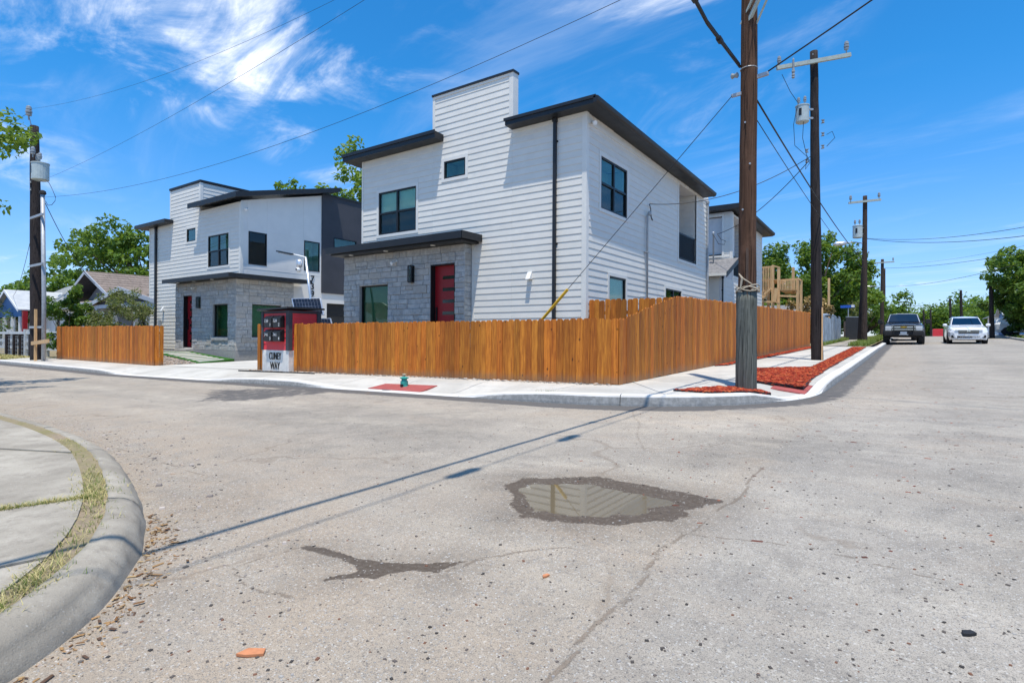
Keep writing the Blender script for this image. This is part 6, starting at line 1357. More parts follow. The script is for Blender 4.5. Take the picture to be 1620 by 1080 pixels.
def pickup(name, label, loc, rz, bar=True):
    R = thing(name, label, 'truck', loc, rz); L = lambda b, n, m, **k: b.build(n, m, R, local=True, **k)
    S = [(.0, [(.80, .55), (.90, .62), (.92, .95), (.88, 1.12), (0, 1.16)]), (.12, [(.93, .50), (.98, .65), (.98, 1.0), (.92, 1.18), (0, 1.23)]), (.9, [(.95, .5), (1.0, .7), (.99, 1.1), (.88, 1.25), (0, 1.30)]), (1.55, [(.95, .5), (1.0, .7), (.99, 1.14), (.90, 1.28), (0, 1.32)]), (3.7, [(.95, .5), (1.0, .7), (1.0, 1.18), (.93, 1.30), (0, 1.32)]), (5.7, [(.95, .6), (1.0, .75), (1.0, 1.18), (.95, 1.30), (0, 1.30)])]
    L(loft(MB(), S), 'body', M['paintdark'], bev=.025)
    G = [(1.35, [(.84, 1.28), (.84, 1.29), (.80, 1.30), (.76, 1.305), (0, 1.31)]), (2.15, [(.88, 1.29), (.84, 1.5), (.73, 1.78), (.68, 1.84), (0, 1.87)]), (2.9, [(.88, 1.30), (.85, 1.5), (.72, 1.84), (.66, 1.89), (0, 1.92)]), (3.6, [(.86, 1.30), (.82, 1.5), (.71, 1.78), (.66, 1.84), (0, 1.86)]), (3.75, [(.84, 1.29), (.8, 1.4), (.7, 1.7), (.64, 1.76), (0, 1.78)])]
    L(loft(MB(), G), 'cab', M['paintdark'], bev=.02)
    b = MB(); b.add([(-.77, 1.36, 1.34), (.77, 1.36, 1.34), (.655, 2.06, 1.80), (-.655, 2.06, 1.80)], [(0, 1, 2, 3)]); b.v = [(x, y - .022, z + .03) for x, y, z in b.v]; L(b, 'windscreen', M['carglass'])
    b = MB(); b.tube([(-.80, 1.36, 1.34), (-.67, 2.10, 1.84), (-.3, 2.12, 1.875), (.3, 2.12, 1.875), (.67, 2.10, 1.84), (.80, 1.36, 1.34)], .022, 6); L(b, 'windscreen_surround', M['alu'])
    for s_ in (-1, 1):
        b = MB(); b.add([(s_ * .87, 1.8, 1.35), (s_ * .87, 3.55, 1.35), (s_ * .73, 3.45, 1.74), (s_ * .745, 2.3, 1.76)], [(0, 1, 2, 3)]); b.v = [(x + s_ * .02, y, z) for x, y, z in b.v]; L(b, 'side_window', M['carglass'])
        b = MB(); b.box(s_ * .58, s_ * .90, -.03, .05, .92, 1.08); L(b, 'headlight', M['lens'], bev=.015); b = MB(); b.box(s_ * .60, s_ * .90, -.035, .03, .84, .91); L(b, 'indicator', M['lens'])
        b = MB(); b.bar((s_ * .92, 1.62, 1.34), (s_ * 1.14, 1.58, 1.36), .04, .05); b.box(s_ * 1.10, s_ * 1.32, 1.54, 1.66, 1.24, 1.52); L(b, 'mirror', M['rubber'], bev=.02)
        b = MB(); b.box(s_ * .50, s_ * .72, -.045, .02, .66, .74); L(b, 'fog_lamp', M['lens'])
        if bar: b = MB(); b.bar((s_ * .48, -.14, .58), (s_ * .48, -.12, 1.12), .07, .05); L(b, 'push_bar', M['rubber'])
    b = MB(); b.box(-.56, .56, -.03, .06, .88, 1.12); L(b, 'grille', M['rubber']); b = MB(); b.bar((-.57, -.04, 1.02), (.57, -.04, 1.02), .04, .05); b.bar((-.57, -.035, .885), (.57, -.035, .885), .035, .035); b.bar((-.57, -.035, 1.125), (.57, -.035, 1.125), .035, .025); L(b, 'grille_bar', M['chrome'])
    b = MB(); b.box(-.16, .16, -.075, -.05, 1.00, 1.045); b.box(-.06, .06, -.0755, -.0495, .985, 1.06); L(b, 'badge', M['gold'])
    b = MB(); b.box(-.96, .96, -.10, .10, .52, .80); L(b, 'bumper', M['rubber'], bev=.04)
    if bar: b = MB(); b.bar((-.5, -.13, 1.1), (.5, -.13, 1.1), .05, .05); b.bar((-.5, -.14, .84), (.5, -.14, .84), .05, .05); L(b, 'push_bar', M['rubber'])
    b = MB(); b.box(-.16, .16, -.125, -.105, .62, .76); L(b, 'number_plate', M['plate']); b = MB(); b.box(-.22, .22, -.13, -.105, .57, .60); L(b, 'plate_holder', M['alu']); b = MB(); b.box(-.8, .8, .15, 5.5, .45, .55); L(b, 'underbody', M['rubber'])
    for s_ in (-1, 1):
        for y in (.95, 4.55): wheel(R, s_ * .88, y, .42, .30); b = MB(); b.lathe((s_ * .86 - .14, y, .46), [(.50, 0), (.50, .28)], 22, 'X'); L(b, 'wheel_arch', M['rubber'])
    return R
pickup('parked_truck', 'black pickup truck with push bar parked against the left kerb', (-.62, 40.6, gzf(-.6, 41)), .02)
suv('white_suv', 'white suv driving down the street toward the junction', (2.42, 41.6, gzf(2.4, 42)), .03)
pickup('rear_truck', 'dark truck parked behind the black pickup with only its side showing', (-.98, 50.5, gzf(-1, 50)), .02, False)
suv('far_parked_car', 'pale parked car half hidden behind the right verge pole', (9.8, 62, gzf(9.8, 62) + .1), 1.2)
# ------------------------------------------------------------------ trees
def leaf_mesh(centers, radii, n, size, seed, flat=.75, shell=.62):
    q = np.random.default_rng(seed); c = np.asarray(centers, float); r = np.asarray(radii, float); w = r ** 2; w = w / w.sum()
    k = q.choice(len(c), n, p=w); d = q.normal(size=(n, 3)); d /= np.linalg.norm(d, axis=1)[:, None]; rad = r[k] * (shell + (1 - shell) * q.random(n) ** .6) * np.where(q.random(n) < .25, q.random(n), 1)
    P = c[k] + d * rad[:, None] * np.array([1, 1, flat]); s = size * q.uniform(.55, 1.35, n)
    nrm = d * .55 + q.normal(size=(n, 3)) * .6 + np.array([0, 0, .55]); nrm /= np.linalg.norm(nrm, axis=1)[:, None]
    t = np.cross(nrm, q.normal(size=(n, 3))); t /= np.linalg.norm(t, axis=1)[:, None]; u = np.cross(nrm, t)
    a = P - t * s[:, None]; b = P + t * s[:, None]; l = P + u * s[:, None] * .5 + nrm * s[:, None] * .12; m = P - u * s[:, None] * .5 + nrm * s[:, None] * .12
    V = np.stack([a, m, b, l], 1).reshape(-1, 3); me = bpy.data.meshes.new('crown'); me.vertices.add(4 * n); me.vertices.foreach_set('co', V.ravel()); me.loops.add(4 * n); me.loops.foreach_set('vertex_index', np.arange(4 * n)); me.polygons.add(n); me.polygons.foreach_set('loop_start', np.arange(0, 4 * n, 4)); me.update(calc_edges=True); return me
def tree(name, label, base, h, cr, seed, n=9000, leaf=.17, m='leaf', trunk=.22, flat=.8, clumps=26, low=.35, group=None, cat='tree', lean=(0, 0), sub=9, spread=1.0, rk=(.24, .50)):
    q = random.Random(seed); base = Vector(base); T_ = thing(name, label, cat, tuple(base), 0, group); b = MB()
    fork = base + Vector((lean[0] * .4, lean[1] * .4, h * low)); b.tube([base - Vector((0, 0, .2)), base + Vector((0, 0, .3)), base.lerp(fork, .6) + Vector((q.uniform(-.1, .1), q.uniform(-.1, .1), 0)), fork], [trunk * 1.35, trunk * 1.05, trunk * .9, trunk * .75], 10)
    cc = base + Vector((lean[0], lean[1], h * (low + 1) / 2 + h * .06)); rz = h * (1 - low) / 2; cs, rs = [], []
    for i in range(clumps):
        while True:
            d = Vector((q.uniform(-1, 1), q.uniform(-1, 1), q.uniform(-1, 1)))
            if .25 < d.length < 1: break
        if d.length < .6 and q.random() < .5: d = d.normalized() * .8
        p = cc + Vector((d.x * cr * spread, d.y * cr * spread, d.z * rz)); mid = fork.lerp(p, .5) + Vector((q.uniform(-.3, .3), q.uniform(-.3, .3), q.uniform(0, .5))) * cr * .12
        if i % 2 == 0: b.tube([fork - Vector((0, 0, .2)), mid, p], [trunk * .42, trunk * .25, trunk * .07], 6)
        R_ = cr * q.uniform(.20, .36)
        for k in range(sub):                              # sub-clumps give an uneven outline with gaps
            e = Vector((q.gauss(0, 1), q.gauss(0, 1), q.gauss(0, .8))).normalized() * R_ * q.uniform(.35, 1.0); cs.append(tuple(p + e)); rs.append(R_ * q.uniform(*rk))
    b.build('trunk', M['bark'], T_, smooth=True)
    me = leaf_mesh(cs, rs, n, leaf, seed + 100, flat); me.materials.append(M[m]); o = bpy.data.objects.new('crown', me); place(o, T_, (0, 0, 0)); return T_
def bush(name, label, base, h, r, seed, n, leaf, m, cat='shrub'):
    return tree(name, label, base, h, r, seed, n, leaf, m, .05, .85, 26, .12, None, cat, rk=(.35, .75))
def gp3(x, y, h=.1): return (x, y, gzf(x, y) + h)
# the near-left tree whose branches reach into the picture
tree('overhanging_tree', 'bright green tree whose branches reach in beside the left pole', gp3(-21.1, .75, .1), 8.6, 3.5, 61, 20000, .085, 'leaf_bright', .24, .7, 30, .33, lean=(.6, .6), sub=12)
# trees behind the left houses
tree('spreading_tree', 'wide airy green tree rising behind the grey bungalow roof', gp3(-57, 24), 10.1, 6.5, 62, 15000, .19, 'leaf', .40, .75, 40, .30, sub=10, rk=(.2, .42))
tree('cottage_tree', 'low green tree behind the blue cottage roof', gp3(-72, 24), 7.6, 7.0, 63, 11000, .24, 'leaf', .35, .7, 24, .25)
tree('bungalow_tree', 'dark green tree between the bungalow roof and the driveway house', gp3(-50, 28), 8.8, 5.0, 64, 9000, .24, 'leaf_dark', .35, .7, 22, .25)
tree('gap_tree', 'sunlit tree top showing above the charcoal block', gp3(-37, 33.5), 16.2, 6.0, 65, 9000, .22, 'leaf_bright', .4, .9, 26, .35)
tree('chimney_tree', 'small tree top peeping over the driveway house shed roof', gp3(-47, 31), 14.2, 5.0, 66, 5000, .22, 'leaf', .35, .8, 18, .4)
bush('fence_shrub', 'dense green shrub against the left end of the low left fence', gp3(-34.3, 10.4), 3.2, 1.15, 67, 9000, .07, 'leaf')
bush('olive_shrub', 'loose olive green shrub standing behind the low left fence', gp3(-32.8, 12.0), 3.1, 1.3, 68, 5000, .06, 'leaf_olive')
bush('pale_shrub', 'twiggy olive shrub behind the left fence nearer the driveway house', gp3(-30.2, 11.6), 2.95, 1.0, 69, 3600, .055, 'leaf_olive')
bush('cottage_shrub', 'dark shrub beside the blue cottage porch', gp3(-64, 14), 3.4, 2.6, 70, 2500, .12, 'leaf_dark')
# trees up the long street, left side
tree('street_tree', 'big round green tree behind the corrugated fence', gp3(-7.2, 52, .1), 7.5, 4.6, 71, 19000, .17, 'leaf', .35, .85, 34, .14, sub=11)
tree('deck_tree', 'airy green tree behind the timber deck frame', gp3(-13.5, 52), 8.0, 4.6, 72, 11000, .18, 'leaf', .3, .8, 26, .2)
tree('verge_tree', 'green tree beside the pole beyond the dark gate', gp3(-4.8, 62), 5.4, 2.8, 73, 9000, .16, 'leaf_bright', .25, .8, 28, .1, rk=(.4, .8))
tree('kerb_tree', 'leafy tree over the kerb behind the parked trucks', gp3(-5.0, 78), 5.2, 4.2, 74, 9000, .2, 'leaf', .3, .8, 30, .08, rk=(.4, .8))
bush('gate_bush', 'yellow green bush behind the dark gate panel', gp3(-5.9, 56), 3.6, 1.8, 75, 4000, .11, 'leaf_olive'); bush('bare_bush', 'greyish twiggy bush beside the blue street sign', gp3(-4.6, 59), 3.4, 1.5, 76, 1500, .09, 'leaf_olive')
bush('dry_bush', 'dead tan bush in front of the timber deck', gp3(-5.6, 41.5), 3.1, 1.2, 77, 5200, .09, 'leaf_dry')
# right side of the street
tree('right_tree', 'large green tree leaning over the dark board fence across the street', gp3(8.7, 58, .1), 6.1, 4.4, 78, 16000, .17, 'leaf', .35, .8, 30, .10, sub=11)
tree('right_tree_dark', 'dark dense tree under the large tree across the street', gp3(7.4, 60.5), 4.6, 2.8, 79, 7000, .15, 'leaf_dark', .3, .8, 20, .08)
for i, (px_, D, h_, r_t, mm, lab) in enumerate([(1480, 120, 4.4, 9, 'leaf', 'far green tree filling the end of the street behind the black truck'), (1440, 112, 4.0, 6, 'leaf_dark', 'far dark tree left of the street end'), (1545, 95, 6.4, 7, 'leaf', 'far broad tree behind the white roofed shed'), (1515, 105, 4.0, 6, 'leaf_dark', 'far dark tree between the bare poles'), (1415, 100, 5.0, 4, 'leaf_bright', 'far sunlit tree beside the rear truck'), (1590, 85, 5.2, 6, 'leaf', 'far tree behind the right street tree'), (1498, 140, 5.0, 10, 'leaf_dark', 'farthest dark tree on the skyline')]):
    p = pD(px_, 530, D); tree('distant_tree', lab, (p[0], p[1], gzf(p[0], p[1]) - .3), h_, r_t, 90 + i, 6500, .30, mm, .3, .8, 30, .05, rk=(.4, .8))
# ------------------------------------------------------------------ timber deck frame under construction
DK = thing('timber_deck', 'raw timber stair tower and deck frame under construction beyond the rear house', 'deck', gp3(-7.2, 40))
def lum(a, b_, w, h, name='beam'):
    b = MB(); b.bar(a, b_, w, h); b.build(name, M['lumber'], DK)
YD = 38.0
def dp(x, y, dy=0.): a = pY(x, y, YD); return (a[0], YD + dy, a[2])
def lz(x, y0, y1, w, dy=0., d=.14, name='post'): lum(dp(x, y1, dy), dp(x, y0, dy), w, d, name)
for x, y0, w in ((1206.5, 423, .12), (1222.5, 420, .24), (1232, 423, .18), (1262, 440, .20), (1267.3, 443, .10)): lz(x, y0, 500, w)
lz(1253.5, 422, 462, .16, .3); lz(1228, 455, 500, .10, .6); lz(1213, 448, 498, .16, .5)
for (x0, x1, ya, yb_, t) in ((1205, 1222, 423.5, 422, .10), (1205, 1222, 443.5, 442, .12), (1234, 1262, 443.5, 441.5, .09), (1234, 1262, 459, 458.5, .10), (1205, 1216, 464, 468, .5), (1222, 1234, 420, 423.5, .08), (1206, 1234, 477, 478, .12), (1234, 1262, 468, 469, .12), (1262, 1268, 440, 443.5, .08)): lum(dp(x0, ya, -.08), dp(x1, yb_, -.08), .05, t)
for x in np.arange(1208.6, 1221, 2.7): lz(x, 424, 462, .05, -.13, .05, 'baluster')
for x in np.arange(1236, 1261.5, 2.45): lz(x, 443, 459, .05, -.13, .05, 'baluster')
lum(dp(1226, 478, -.2), dp(1229.5, 456, -.2), .06, .2, 'brace'); lum(dp(1210, 466, -.2), dp(1221, 456, -.2), .05, .12, 'brace')
for x0, x1, y in ((1205, 1234, 443), (1234, 1262, 459.5)): lum(dp(x0, y, 1.6), dp(x1, y, 1.6), .06, .2); b = MB(); a_, c_ = dp(x0, y), dp(x1, y); b.box(a_[0], c_[0], YD - .05, YD + 1.7, a_[2] - .04, a_[2]); b.build('deck_boards', M['lumber'], DK)
# small roofs behind the deck
def gable(name, label, x0, x1, y0, y1, ze, zr, wallm, roofm, axis='Y', over=.4, zb=None, cat='house'):
    R = thing(name, label, cat, ((x0 + x1) / 2, (y0 + y1) / 2, gzf((x0 + x1) / 2, y0))); zb = gzf((x0 + x1) / 2, y0) if zb is None else zb; b = MB()
    if axis == 'Y':
        xm = (x0 + x1) / 2; s_ = (zr - ze) / ((x1 - x0) / 2); b.prism([(x0, y0, zb), (x1, y0, zb), (x1, y0, ze), (xm, y0, zr), (x0, y0, ze)], (0, y1 - y0, 0)); b.build('wall', M[wallm], R)
        for sg, xe in ((-1, x0 - over), (1, x1 + over)):
            b = MB(); zo = ze - s_ * over; P = [(xm, y0 - over, zr + .04), (xe, y0 - over, zo + .04), (xe, y1 + over, zo + .04), (xm, y1 + over, zr + .04)]; b.prism(P, (0, 0, .10)); b.build('roof', M[roofm], R)
    else:
        ym = (y0 + y1) / 2; s_ = (zr - ze) / ((y1 - y0) / 2); b.prism([(x0, y0, zb), (x0, y1, zb), (x0, y1, ze), (x0, ym, zr), (x0, y0, ze)], (x1 - x0, 0, 0)); b.build('wall', M[wallm], R)
        for ye in (y0 - over, y1 + over):
            b = MB(); zo = ze - s_ * over; b.prism([(x0 - over, ym, zr + .04), (x0 - over, ye, zo + .04), (x1 + over, ye, zo + .04), (x1 + over, ym, zr + .04)], (0, 0, .10)); b.build('roof', M[roofm], R)
    return R
gable('grey_shed', 'grey shingle roofed shed behind the tall fence end', -13, -6.2, 44, 50, 2.3, 3.7, 'greyhouse', 'shingle_grey', 'X')
gable('far_white_shed', 'long white roofed building across the street behind the poles', 7.5, 17, 78, 96, 4.2, 5.6, 'whitepaint', 'metalroof', 'Y', .5)
gable('far_blue_shed', 'small blue walled house beside the white roofed building', 6.8, 10.4, 70, 76, 3.7, 4.6, 'bluehouse', 'metalroof', 'X', .3)
p = pD(1490, 522, 78); b = MB(); b.box(p[0] - 1.0, p[0] + 1.1, p[1], p[1] + 3, gzf(p[0], p[1]), gzf(p[0], p[1]) + 1.1); o = b.build('red_container', M['redbox'], bev=.05); tag(o, 'dark red container at the far end of the street', 'container')
# ------------------------------------------------------------------ grey bungalow
BG = thing('grey_bungalow', 'grey bungalow with brown shingle gable roof behind the left fence', 'house', gp3(-43, 16)); zb = gzf(-43, 16); yb = 14.5
b = wall_panel(Face('Y', 15.6), -47.6, -34.6, zb, 3.5, [(-45.6, -44.7, 1.3, 2.9), (-38.9, -37.9, 1.0, 3.0), (-37.4, -36.2, 1.3, 2.9)]); b.box(-47.6, -34.6, 15.75, 25, zb, 3.45); b.build('wall', M['greyhouse'], BG)
fb_ = Face('Y', 15.6); lap_siding(BG, fb_, -47.6, -34.6, zb + .4, 3.5, [(-45.7, -44.6, 1.2, 3.0), (-39.0, -37.8, .9, 3.1), (-37.5, -36.1, 1.2, 3.0)], M['greyhouse'])
for (a, c, e, g) in ((-45.6, -44.7, 1.3, 2.9), (-37.4, -36.2, 1.3, 2.9)): window(BG, fb_, a, c, e, g, cols=1, split=True, blind=0, trim=False); trims(BG, fb_, a, c, e, g, .1, m=M['palegrey'])
trims(BG, fb_, -38.9, -37.9, 1.0, 3.0, .1, 'door_trim', M['palegrey']); b = MB(); fb_.box(b, -38.9, -37.9, -.1, -.05, 1.0, 3.0); b.build('door', M['black'], BG)
b = MB(); b.prism([(-47.3, 15.4, 3.5), (-40.9, 15.4, 3.5), (-44.1, 15.4, 5.1)], (0, .05, 0)); gbw = b.build('gable_wall', M['greyhouse'], BG)
xm_, zr_, ze_ = -44.12, 5.42, 3.42; hw = 4.4
def shingles(parent, o, eu, ev, Lu, Lv, m, expo=.42, wid=1.25, seed=1):
    """courses of shingle tabs laid over a roof plane: o eave corner, eu along the eave, ev up the slope"""
    q = random.Random(seed); o = Vector(o); eu = Vector(eu).normalized(); ev = Vector(ev).normalized(); nn = eu.cross(ev).normalized(); nn = nn if nn.z > 0 else -nn
    r = 0; v = 0.
    while v < Lv - .05:
        u = -q.random() * wid
        while u < Lu:
            a, c = max(0, u), min(Lu, u + wid - .02)
            if c - a > .05:
                t = min(v + expo + .05, Lv); b = MB(); p = [o + eu * a + ev * v + nn * .035, o + eu * c + ev * v + nn * .035, o + eu * c + ev * t + nn * .012, o + eu * a + ev * t + nn * .012]; b.prism(p, -nn * .012); b.build('shingle', m, parent)
            u += wid
        v += expo; r += 1
for sg in (-1, 1):
    b = MB(); P = [(xm_, yb - .2, zr_), (xm_ + sg * hw, yb - .2, ze_), (xm_ + sg * hw, 25.4, ze_), (xm_, 25.4, zr_)]; b.prism(P, (0, 0, -.10)); rr_ = b.build('roof', M['shingle'], BG)
    b = MB(); b.prism([(x_, y_, z_ - .115) for x_, y_, z_ in P], (0, 0, -.02)); b.build('soffit', M['charwall'], BG)
    if sg > 0: shingles(rr_, (xm_ + hw, yb - .2, ze_), (0, 1, 0), (-hw, 0, zr_ - ze_), 10.9, math.hypot(hw, zr_ - ze_), M['shingle'], seed=3)
    b = MB(); b.prism([(xm_, yb - .235, zr_ + .03), (xm_ + sg * (hw + .05), yb - .235, ze_ + .01), (xm_ + sg * (hw + .05), yb - .235, ze_ - .19), (xm_, yb - .235, zr_ - .18)], (0, .033, 0)); b.build('bargeboard', M['palegrey'], BG)
# porch: skirt roof and smaller gable in front
b = MB(); b.prism([(-47.2, 13.6, 3.18), (-40.6, 13.6, 3.18), (-40.6, 15.4, 3.62), (-47.2, 15.4, 3.62)], (0, 0, .08)); b.build('skirt_roof', M['shingle'], BG); b = MB(); b.box(-47.3, -40.6, 13.54, 13.598, 3.05, 3.27); b.build('skirt_fascia', M['palegrey'], BG)
xp, zp, hp = -36.7, 3.98, 4.4
for sg in (-1, 1):
    b = MB(); b.prism([(xp, 13.5, zp), (xp + sg * hp, 13.5, zp - .85), (xp + sg * hp, 18.5, zp - .85), (xp, 18.5, zp)], (0, 0, -.10)); b.build('porch_roof', M['shingle'], BG)
    b = MB(); b.prism([(xp, 13.46, zp + .03), (xp + sg * (hp + .1), 13.46, zp - .83), (xp + sg * (hp + .1), 13.46, zp - 1.06), (xp, 13.46, zp - .22)], (0, .035, 0)); b.build('bargeboard', M['palegrey'], BG)
b = MB(); b.prism([(xp - 3.6, 13.7, 3.05), (xp + 3.6, 13.7, 3.05), (xp, 13.7, zp - .2)], (0, .05, 0)); b.build('porch_gable', M['charwall'], BG); b = MB(); b.box(xp - 3.9, xp + 3.9, 13.62, 13.80, 2.85, 3.06); b.build('porch_beam', M['palegrey'], BG)
for x in (-40.2, -37.6, -34.9, -33.4):
    b = MB(); b.box(x - .1, x + .1, 13.6, 13.8, zb, 2.86); b.build('porch_post', M['palegrey'], BG)
b = MB(); b.tube([(-34.5, 16.5, 4.6), (-34.5, 16.5, 5.2)], .03, 6); o = b.build('dish_mast', M['gutter'], BG); b = MB(); b.lathe((-34.5, 16.3, 5.1), [(.02, .05), (.2, .02), (.33, -.06), (.34, -.06), (.2, .04), (.02, .07)], 16, 'Y'); b.build('dish', M['oldwood'], o)
# ------------------------------------------------------------------ blue cottage
BC = thing('blue_cottage', 'small cottage with blue gable and pale metal roof beyond the left pole', 'house', gp3(-60, 16)); zc = gzf(-60, 16)
b = MB(); b.box(-66, -51, 16.6, 24, zc, 3.3); b.build('wall', M['whitepaint'], BC)
fc_ = Face('Y', 16.6)
for (a, c, e, g) in ((-64.8, -63.9, 1.2, 2.7), (-57.2, -56.3, 1.2, 2.7), (-54.5, -53.6, 1.2, 2.7)):
    b = MB(); fc_.box(b, a, c, .01, .05, e, g); k = b.build('window', M['black'], BC); trims(k, fc_, a, c, e, g, .12); b = MB(); fc_.box(b, a + .06, c - .06, .052, .058, e + .06, g - .06); b.build('pane', M['carglass'], k)
b = MB(); fc_.box(b, -61.2, -60.2, .01, .05, .5, 2.7); b.build('door', M['beige'], BC)
rr_ = None
for (y0, y1, s_) in ((15.9, 20.3, 1), (24.7, 20.3, -1)):
    b = MB(); b.prism([(-67, y0, 3.25), (-50, y0, 3.25), (-50, y1, 5.85), (-67, y1, 5.85)], (0, 0, .08)); k = b.build('roof', M['metalroof'], BC)
    if s_ > 0:
        for x in np.arange(-66.8, -50, .6): b = MB(); b.bar((x, y0, 3.36), (x, y1, 5.96), .05, .05); b.build('roof_seam', M['metalroof'], k)
xg, zg_ = -62.6, 4.98
for sg in (-1, 1):
    b = MB(); b.prism([(xg, 14.6, zg_), (xg + sg * 3.6, 14.6, 3.25), (xg + sg * 3.6, 17.8, 3.25), (xg, 18.6, zg_)], (0, 0, .09)); b.build('porch_roof', M['metalroof'], BC); b = MB(); b.prism([(xg, 14.56, zg_ + .11), (xg + sg * 3.7, 14.56, 3.33), (xg + sg * 3.7, 14.56, 3.12), (xg, 14.56, zg_ - .12)], (0, .038, 0)); b.build('bargeboard', M['whitepaint'], BC)
b = MB(); b.prism([(xg - 3.3, 14.9, 2.75), (xg + 3.3, 14.9, 2.75), (xg + 3.3, 14.9, 3.2), (xg, 14.9, zg_ - .15), (xg - 3.3, 14.9, 3.2)], (0, .06, 0)); b.build('porch_gable', M['bluehouse'], BC)
for x in (-65.7, -63.8, -61.6, -59.5):
    b = MB(); b.box(x - .13, x + .13, 14.8, 15.06, zc, 2.76); b.build('porch_post', M['whitepaint'], BC)
b = MB(); b.box(-59.2, -58.85, 14.9, 15.2, zc, 3.2); b.build('red_post', M['red'], BC)
gable('far_left_house', 'pale roofed house at the edge behind the blue cottage', -88, -74, 16, 26, 3.4, 6.4, 'beige', 'metalroof', 'X')
# ------------------------------------------------------------------ yard fence by the left pole
YF_ = thing('rail_fence', 'low white rail and dark post yard fence beyond the left pole', 'fence', (-36, 9.7, gzf(-36, 9.7) + .1)); zf = gzf(-38, 9.7) + .1
for x in (-36.6, -38.2, -39.2, -40.5, -43, -46): b = MB(); b.box(x - .09, x + .09, 9.5, 9.68, zf - .1, zf + 1.22); b.build('dark_post', M['poledark'], YF_)
for x in (-35.2, -37.6, -40.9, -44): b = MB(); b.box(x - .12, x + .12, 10.4, 10.6, zf - .1, zf + 1.5); b.build('white_post', M['oldwhite'], YF_)
for z in (.45, .85, 1.3): b = MB(); b.box(-52, -34.2, 10.46, 10.54, zf + z - .07, zf + z + .07); b.build('rail', M['oldwhite'], YF_)
b = MB()
for z in (.15, .35, .55, .75, .95, 1.1): b.tube([(-52, 9.58, zf + z), (-35.5, 9.58, zf + z)], .008, 5)
for x in np.arange(-50, -35.5, .25): b.tube([(x, 9.58, zf), (x, 9.58, zf + 1.1)], .006, 4)
o = b.build('wire_mesh', M['gutter'], YF_, fix=False); o['kind'] = 'stuff'
# ------------------------------------------------------------------ street furniture up the long street
CF = thing('corrugated_fence', 'weathered grey corrugated metal fence bulging beyond the tall cedar fence', 'fence', gp3(-4.4, 36))
for i in range(11):
    y0 = 34.6 + i * 1.12; b = MB(); P = []
    for k in range(15): t = k / 14; y = y0 + t * 1.14; bulge = .28 * math.sin((y - 34.6) / 12.3 * math.pi); P.append((-4.45 + bulge + .03 * math.cos(k * math.pi), y))
    zb0 = gzf(-4.4, y0) + .12; zt = zb0 + 1.62 + .10 * math.sin(i * 1.7)
    n_ = len(P); b.add([(x, y, zb0) for x, y in P] + [(x, y, zt) for x, y in P] + [(x - .01, y, zb0) for x, y in P] + [(x - .01, y, zt) for x, y in P], [(k, k + 1, n_ + k + 1, n_ + k) for k in range(n_ - 1)] + [(2 * n_ + k, 2 * n_ + k + 1, 3 * n_ + k + 1, 3 * n_ + k) for k in range(n_ - 1)] + [(n_ + k, n_ + k + 1, 3 * n_ + k + 1, 3 * n_ + k) for k in range(n_ - 1)]); b.build('corrugated_sheet', M['corrug'], CF)
b = MB(); zt = gzf(-4.4, 40) + 1.75; b.tube([(-4.6, 38, zt), (-4.55, 40, zt + .12), (-4.5, 42, zt + .16), (-4.5, 44, zt + .12), (-4.6, 46, zt + .02)], .09, 8); b.build('top_cap', M['alu'], CF, smooth=True)
GP = thing('dark_gate', 'black solid gate panel standing by the footpath', 'gate', gp3(-4.1, 47.6)); zg1 = gzf(-4.1, 48) + .15
a_, c_ = Vector((-4.15, 47.3, 0)), Vector((-3.25, 47.9, 0))
b = MB(); b.bar(a_ + Vector((0, 0, zg1 + .82)), c_ + Vector((0, 0, zg1 + .82)), .04, 1.62); b.build('gate_panel', M['darkpanel'], GP); b = MB(); b.bar(c_ + Vector((.03, .02, zg1 - .1)), c_ + Vector((.03, .02, zg1 + 1.68)), .07, .07); b.build('gate_post', M['gutter'], GP); b = MB(); b.bar(a_ + Vector((0, 0, zg1 + 1.65)), c_ + Vector((0, 0, zg1 + 1.65)), .05, .04); b.build('gate_rail', M['gutter'], GP)
OF = thing('old_board_fence', 'dark weathered board fence behind the dark gate', 'fence', gp3(-4.4, 50))
for i in range(34): y = 49 + i * .3; b = MB(); b.box(-4.42, -4.39, y - .14, y + .14, gzf(-4.4, y), gzf(-4.4, y) + 1.5 + random.uniform(-.05, .05)); b.build('board', M['oldwood'], OF)
RF = thing('dark_board_fence', 'dark weathered board fence across the street under the large tree', 'fence', gp3(6.6, 52))
for i in range(30): t = i * .32; x, y = 6.55 + t * .75, 54.0 - t * .2; b = MB(); b.box(x - .145, x + .145, y - .02, y + .02, gzf(x, y), gzf(x, y) + 1.75 + random.uniform(-.06, .06)); b.build('board', M['oldwood'], RF)
SG = thing('street_sign', 'blue street name sign on a thin post behind the dark gate', 'sign', gp3(-4.7, 52)); k = Vector(pX(1342, 485.5, -4.15)); b = MB(); b.tube([(k.x, k.y, gzf(-4.15, k.y)), (k.x, k.y, k.z + .1)], .035, 8); b.build('sign_post', M['gutter'], SG); b = MB(); b.bar(k + Vector((-.5, -.1, .02)), k + Vector((.42, .0, .05)), .02, .20); b.build('name_plate', M['signblue'], SG); b = MB(); b.bar(k + Vector((.20, -.06, .05)), k + Vector((.40, -.04, .06)), .012, .17); b.build('block_number_patch', M['whiteink'], SG)
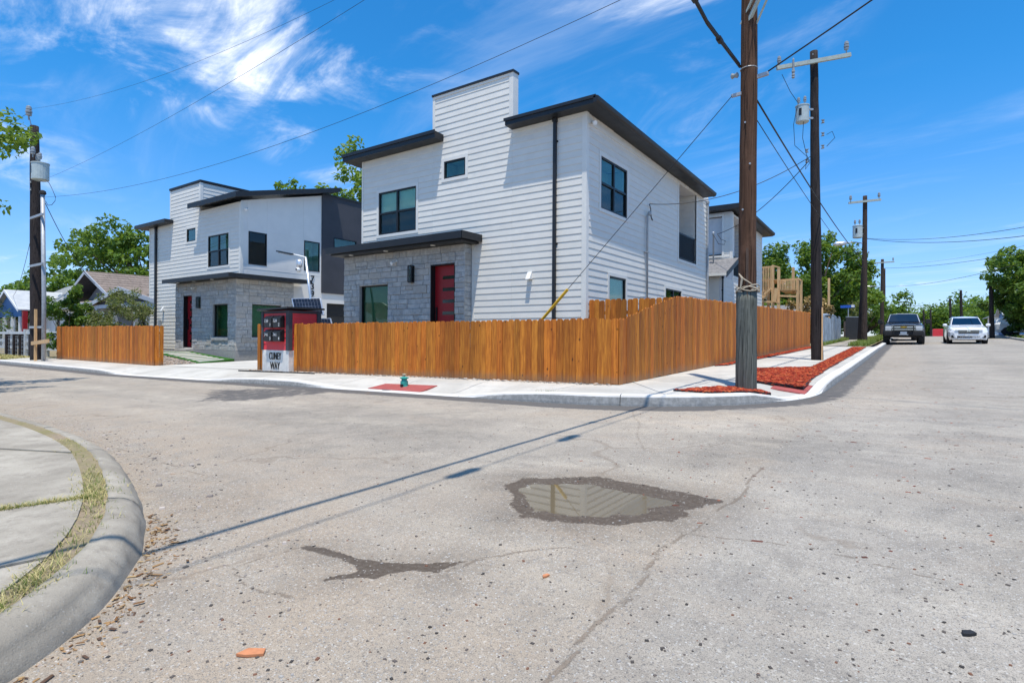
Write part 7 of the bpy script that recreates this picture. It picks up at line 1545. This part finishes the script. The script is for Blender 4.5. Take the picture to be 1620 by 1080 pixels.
k = pX(1311.5, 440, -5.2); b = MB(); b.bar((k[0], k[1], gzf(k[0], k[1])), k, .14, .14); o = b.build('timber_stake', M['lumber']); tag(o, 'lone pale timber post behind the corrugated fence', 'post')
# far right kerb of the long street and weeds
b = MB(); 
for y in np.arange(30, 76, 4): b.bar((5.62, y, gzf(5.6, y) + .04), (5.62, y + 3.98, gzf(5.6, y + 4) + .04), .16, .16)
o = b.build('right_kerb', M['kerb']); struct(o); tag(o, 'low concrete kerb across the long street', 'kerb')
b = MB(); b.prism([(-3.9, 33.1, gzf(-3.9, 33) + .16), (-2.9, 33.1, gzf(-2.9, 33) + .16), (-3.0, 48, gzf(-3, 48) + .16), (-3.9, 48, gzf(-3.9, 48) + .16)], (0, 0, .01)); o = b.build('old_footpath', M['oldconc']); struct(o); tag(o, 'narrow old footpath running on past the gate', 'path')
q = np.random.default_rng(77); pts = []
for _ in range(2600):
    y = q.uniform(33.3, 60); x = q.uniform(-2.85, -1.95) if q.random() < .7 else q.uniform(-4.35, -3.9); pts.append((x, y, gzf(x, y) + .12))
o = blades(pts, .08, .30, .014, 8, .7).build('verge_weeds', M['grass'], fix=False); tag(o, 'green weeds on the verge beyond the new pavement', 'weeds', kind='stuff')
pts = []
for _ in range(1500): x = q.uniform(-46, -35.6); y = q.uniform(8.3, 9.5); pts.append((x, y, gzf(x, y) + .1))
o = blades(pts, .06, .18, .02, 9, .8).build('verge_straw', M['grassdry'], fix=False); tag(o, 'dry straw grass on the verge by the left pole', 'grass', kind='stuff')
pts = []
for _ in range(700): x = q.uniform(5.8, 12); y = q.uniform(45, 62); pts.append((x, y, gzf(x, y) + .1))
o = blades(pts, .06, .2, .03, 10, .8).build('right_verge_grass', M['grass'], fix=False); tag(o, 'grass along the far right kerb', 'grass', kind='stuff')
k = pG(865, 634); pts = [(k[0] + q.normal(0, .10), k[1] + abs(q.normal(0, .03)) - .03, gzf(k[0], k[1]) + .01) for _ in range(60)]
o = blades(pts, .06, .22, .004, 11, .9).build('kerb_weed', M['grass'], fix=False); tag(o, 'tuft of green weed growing at the foot of the kerb', 'weed')
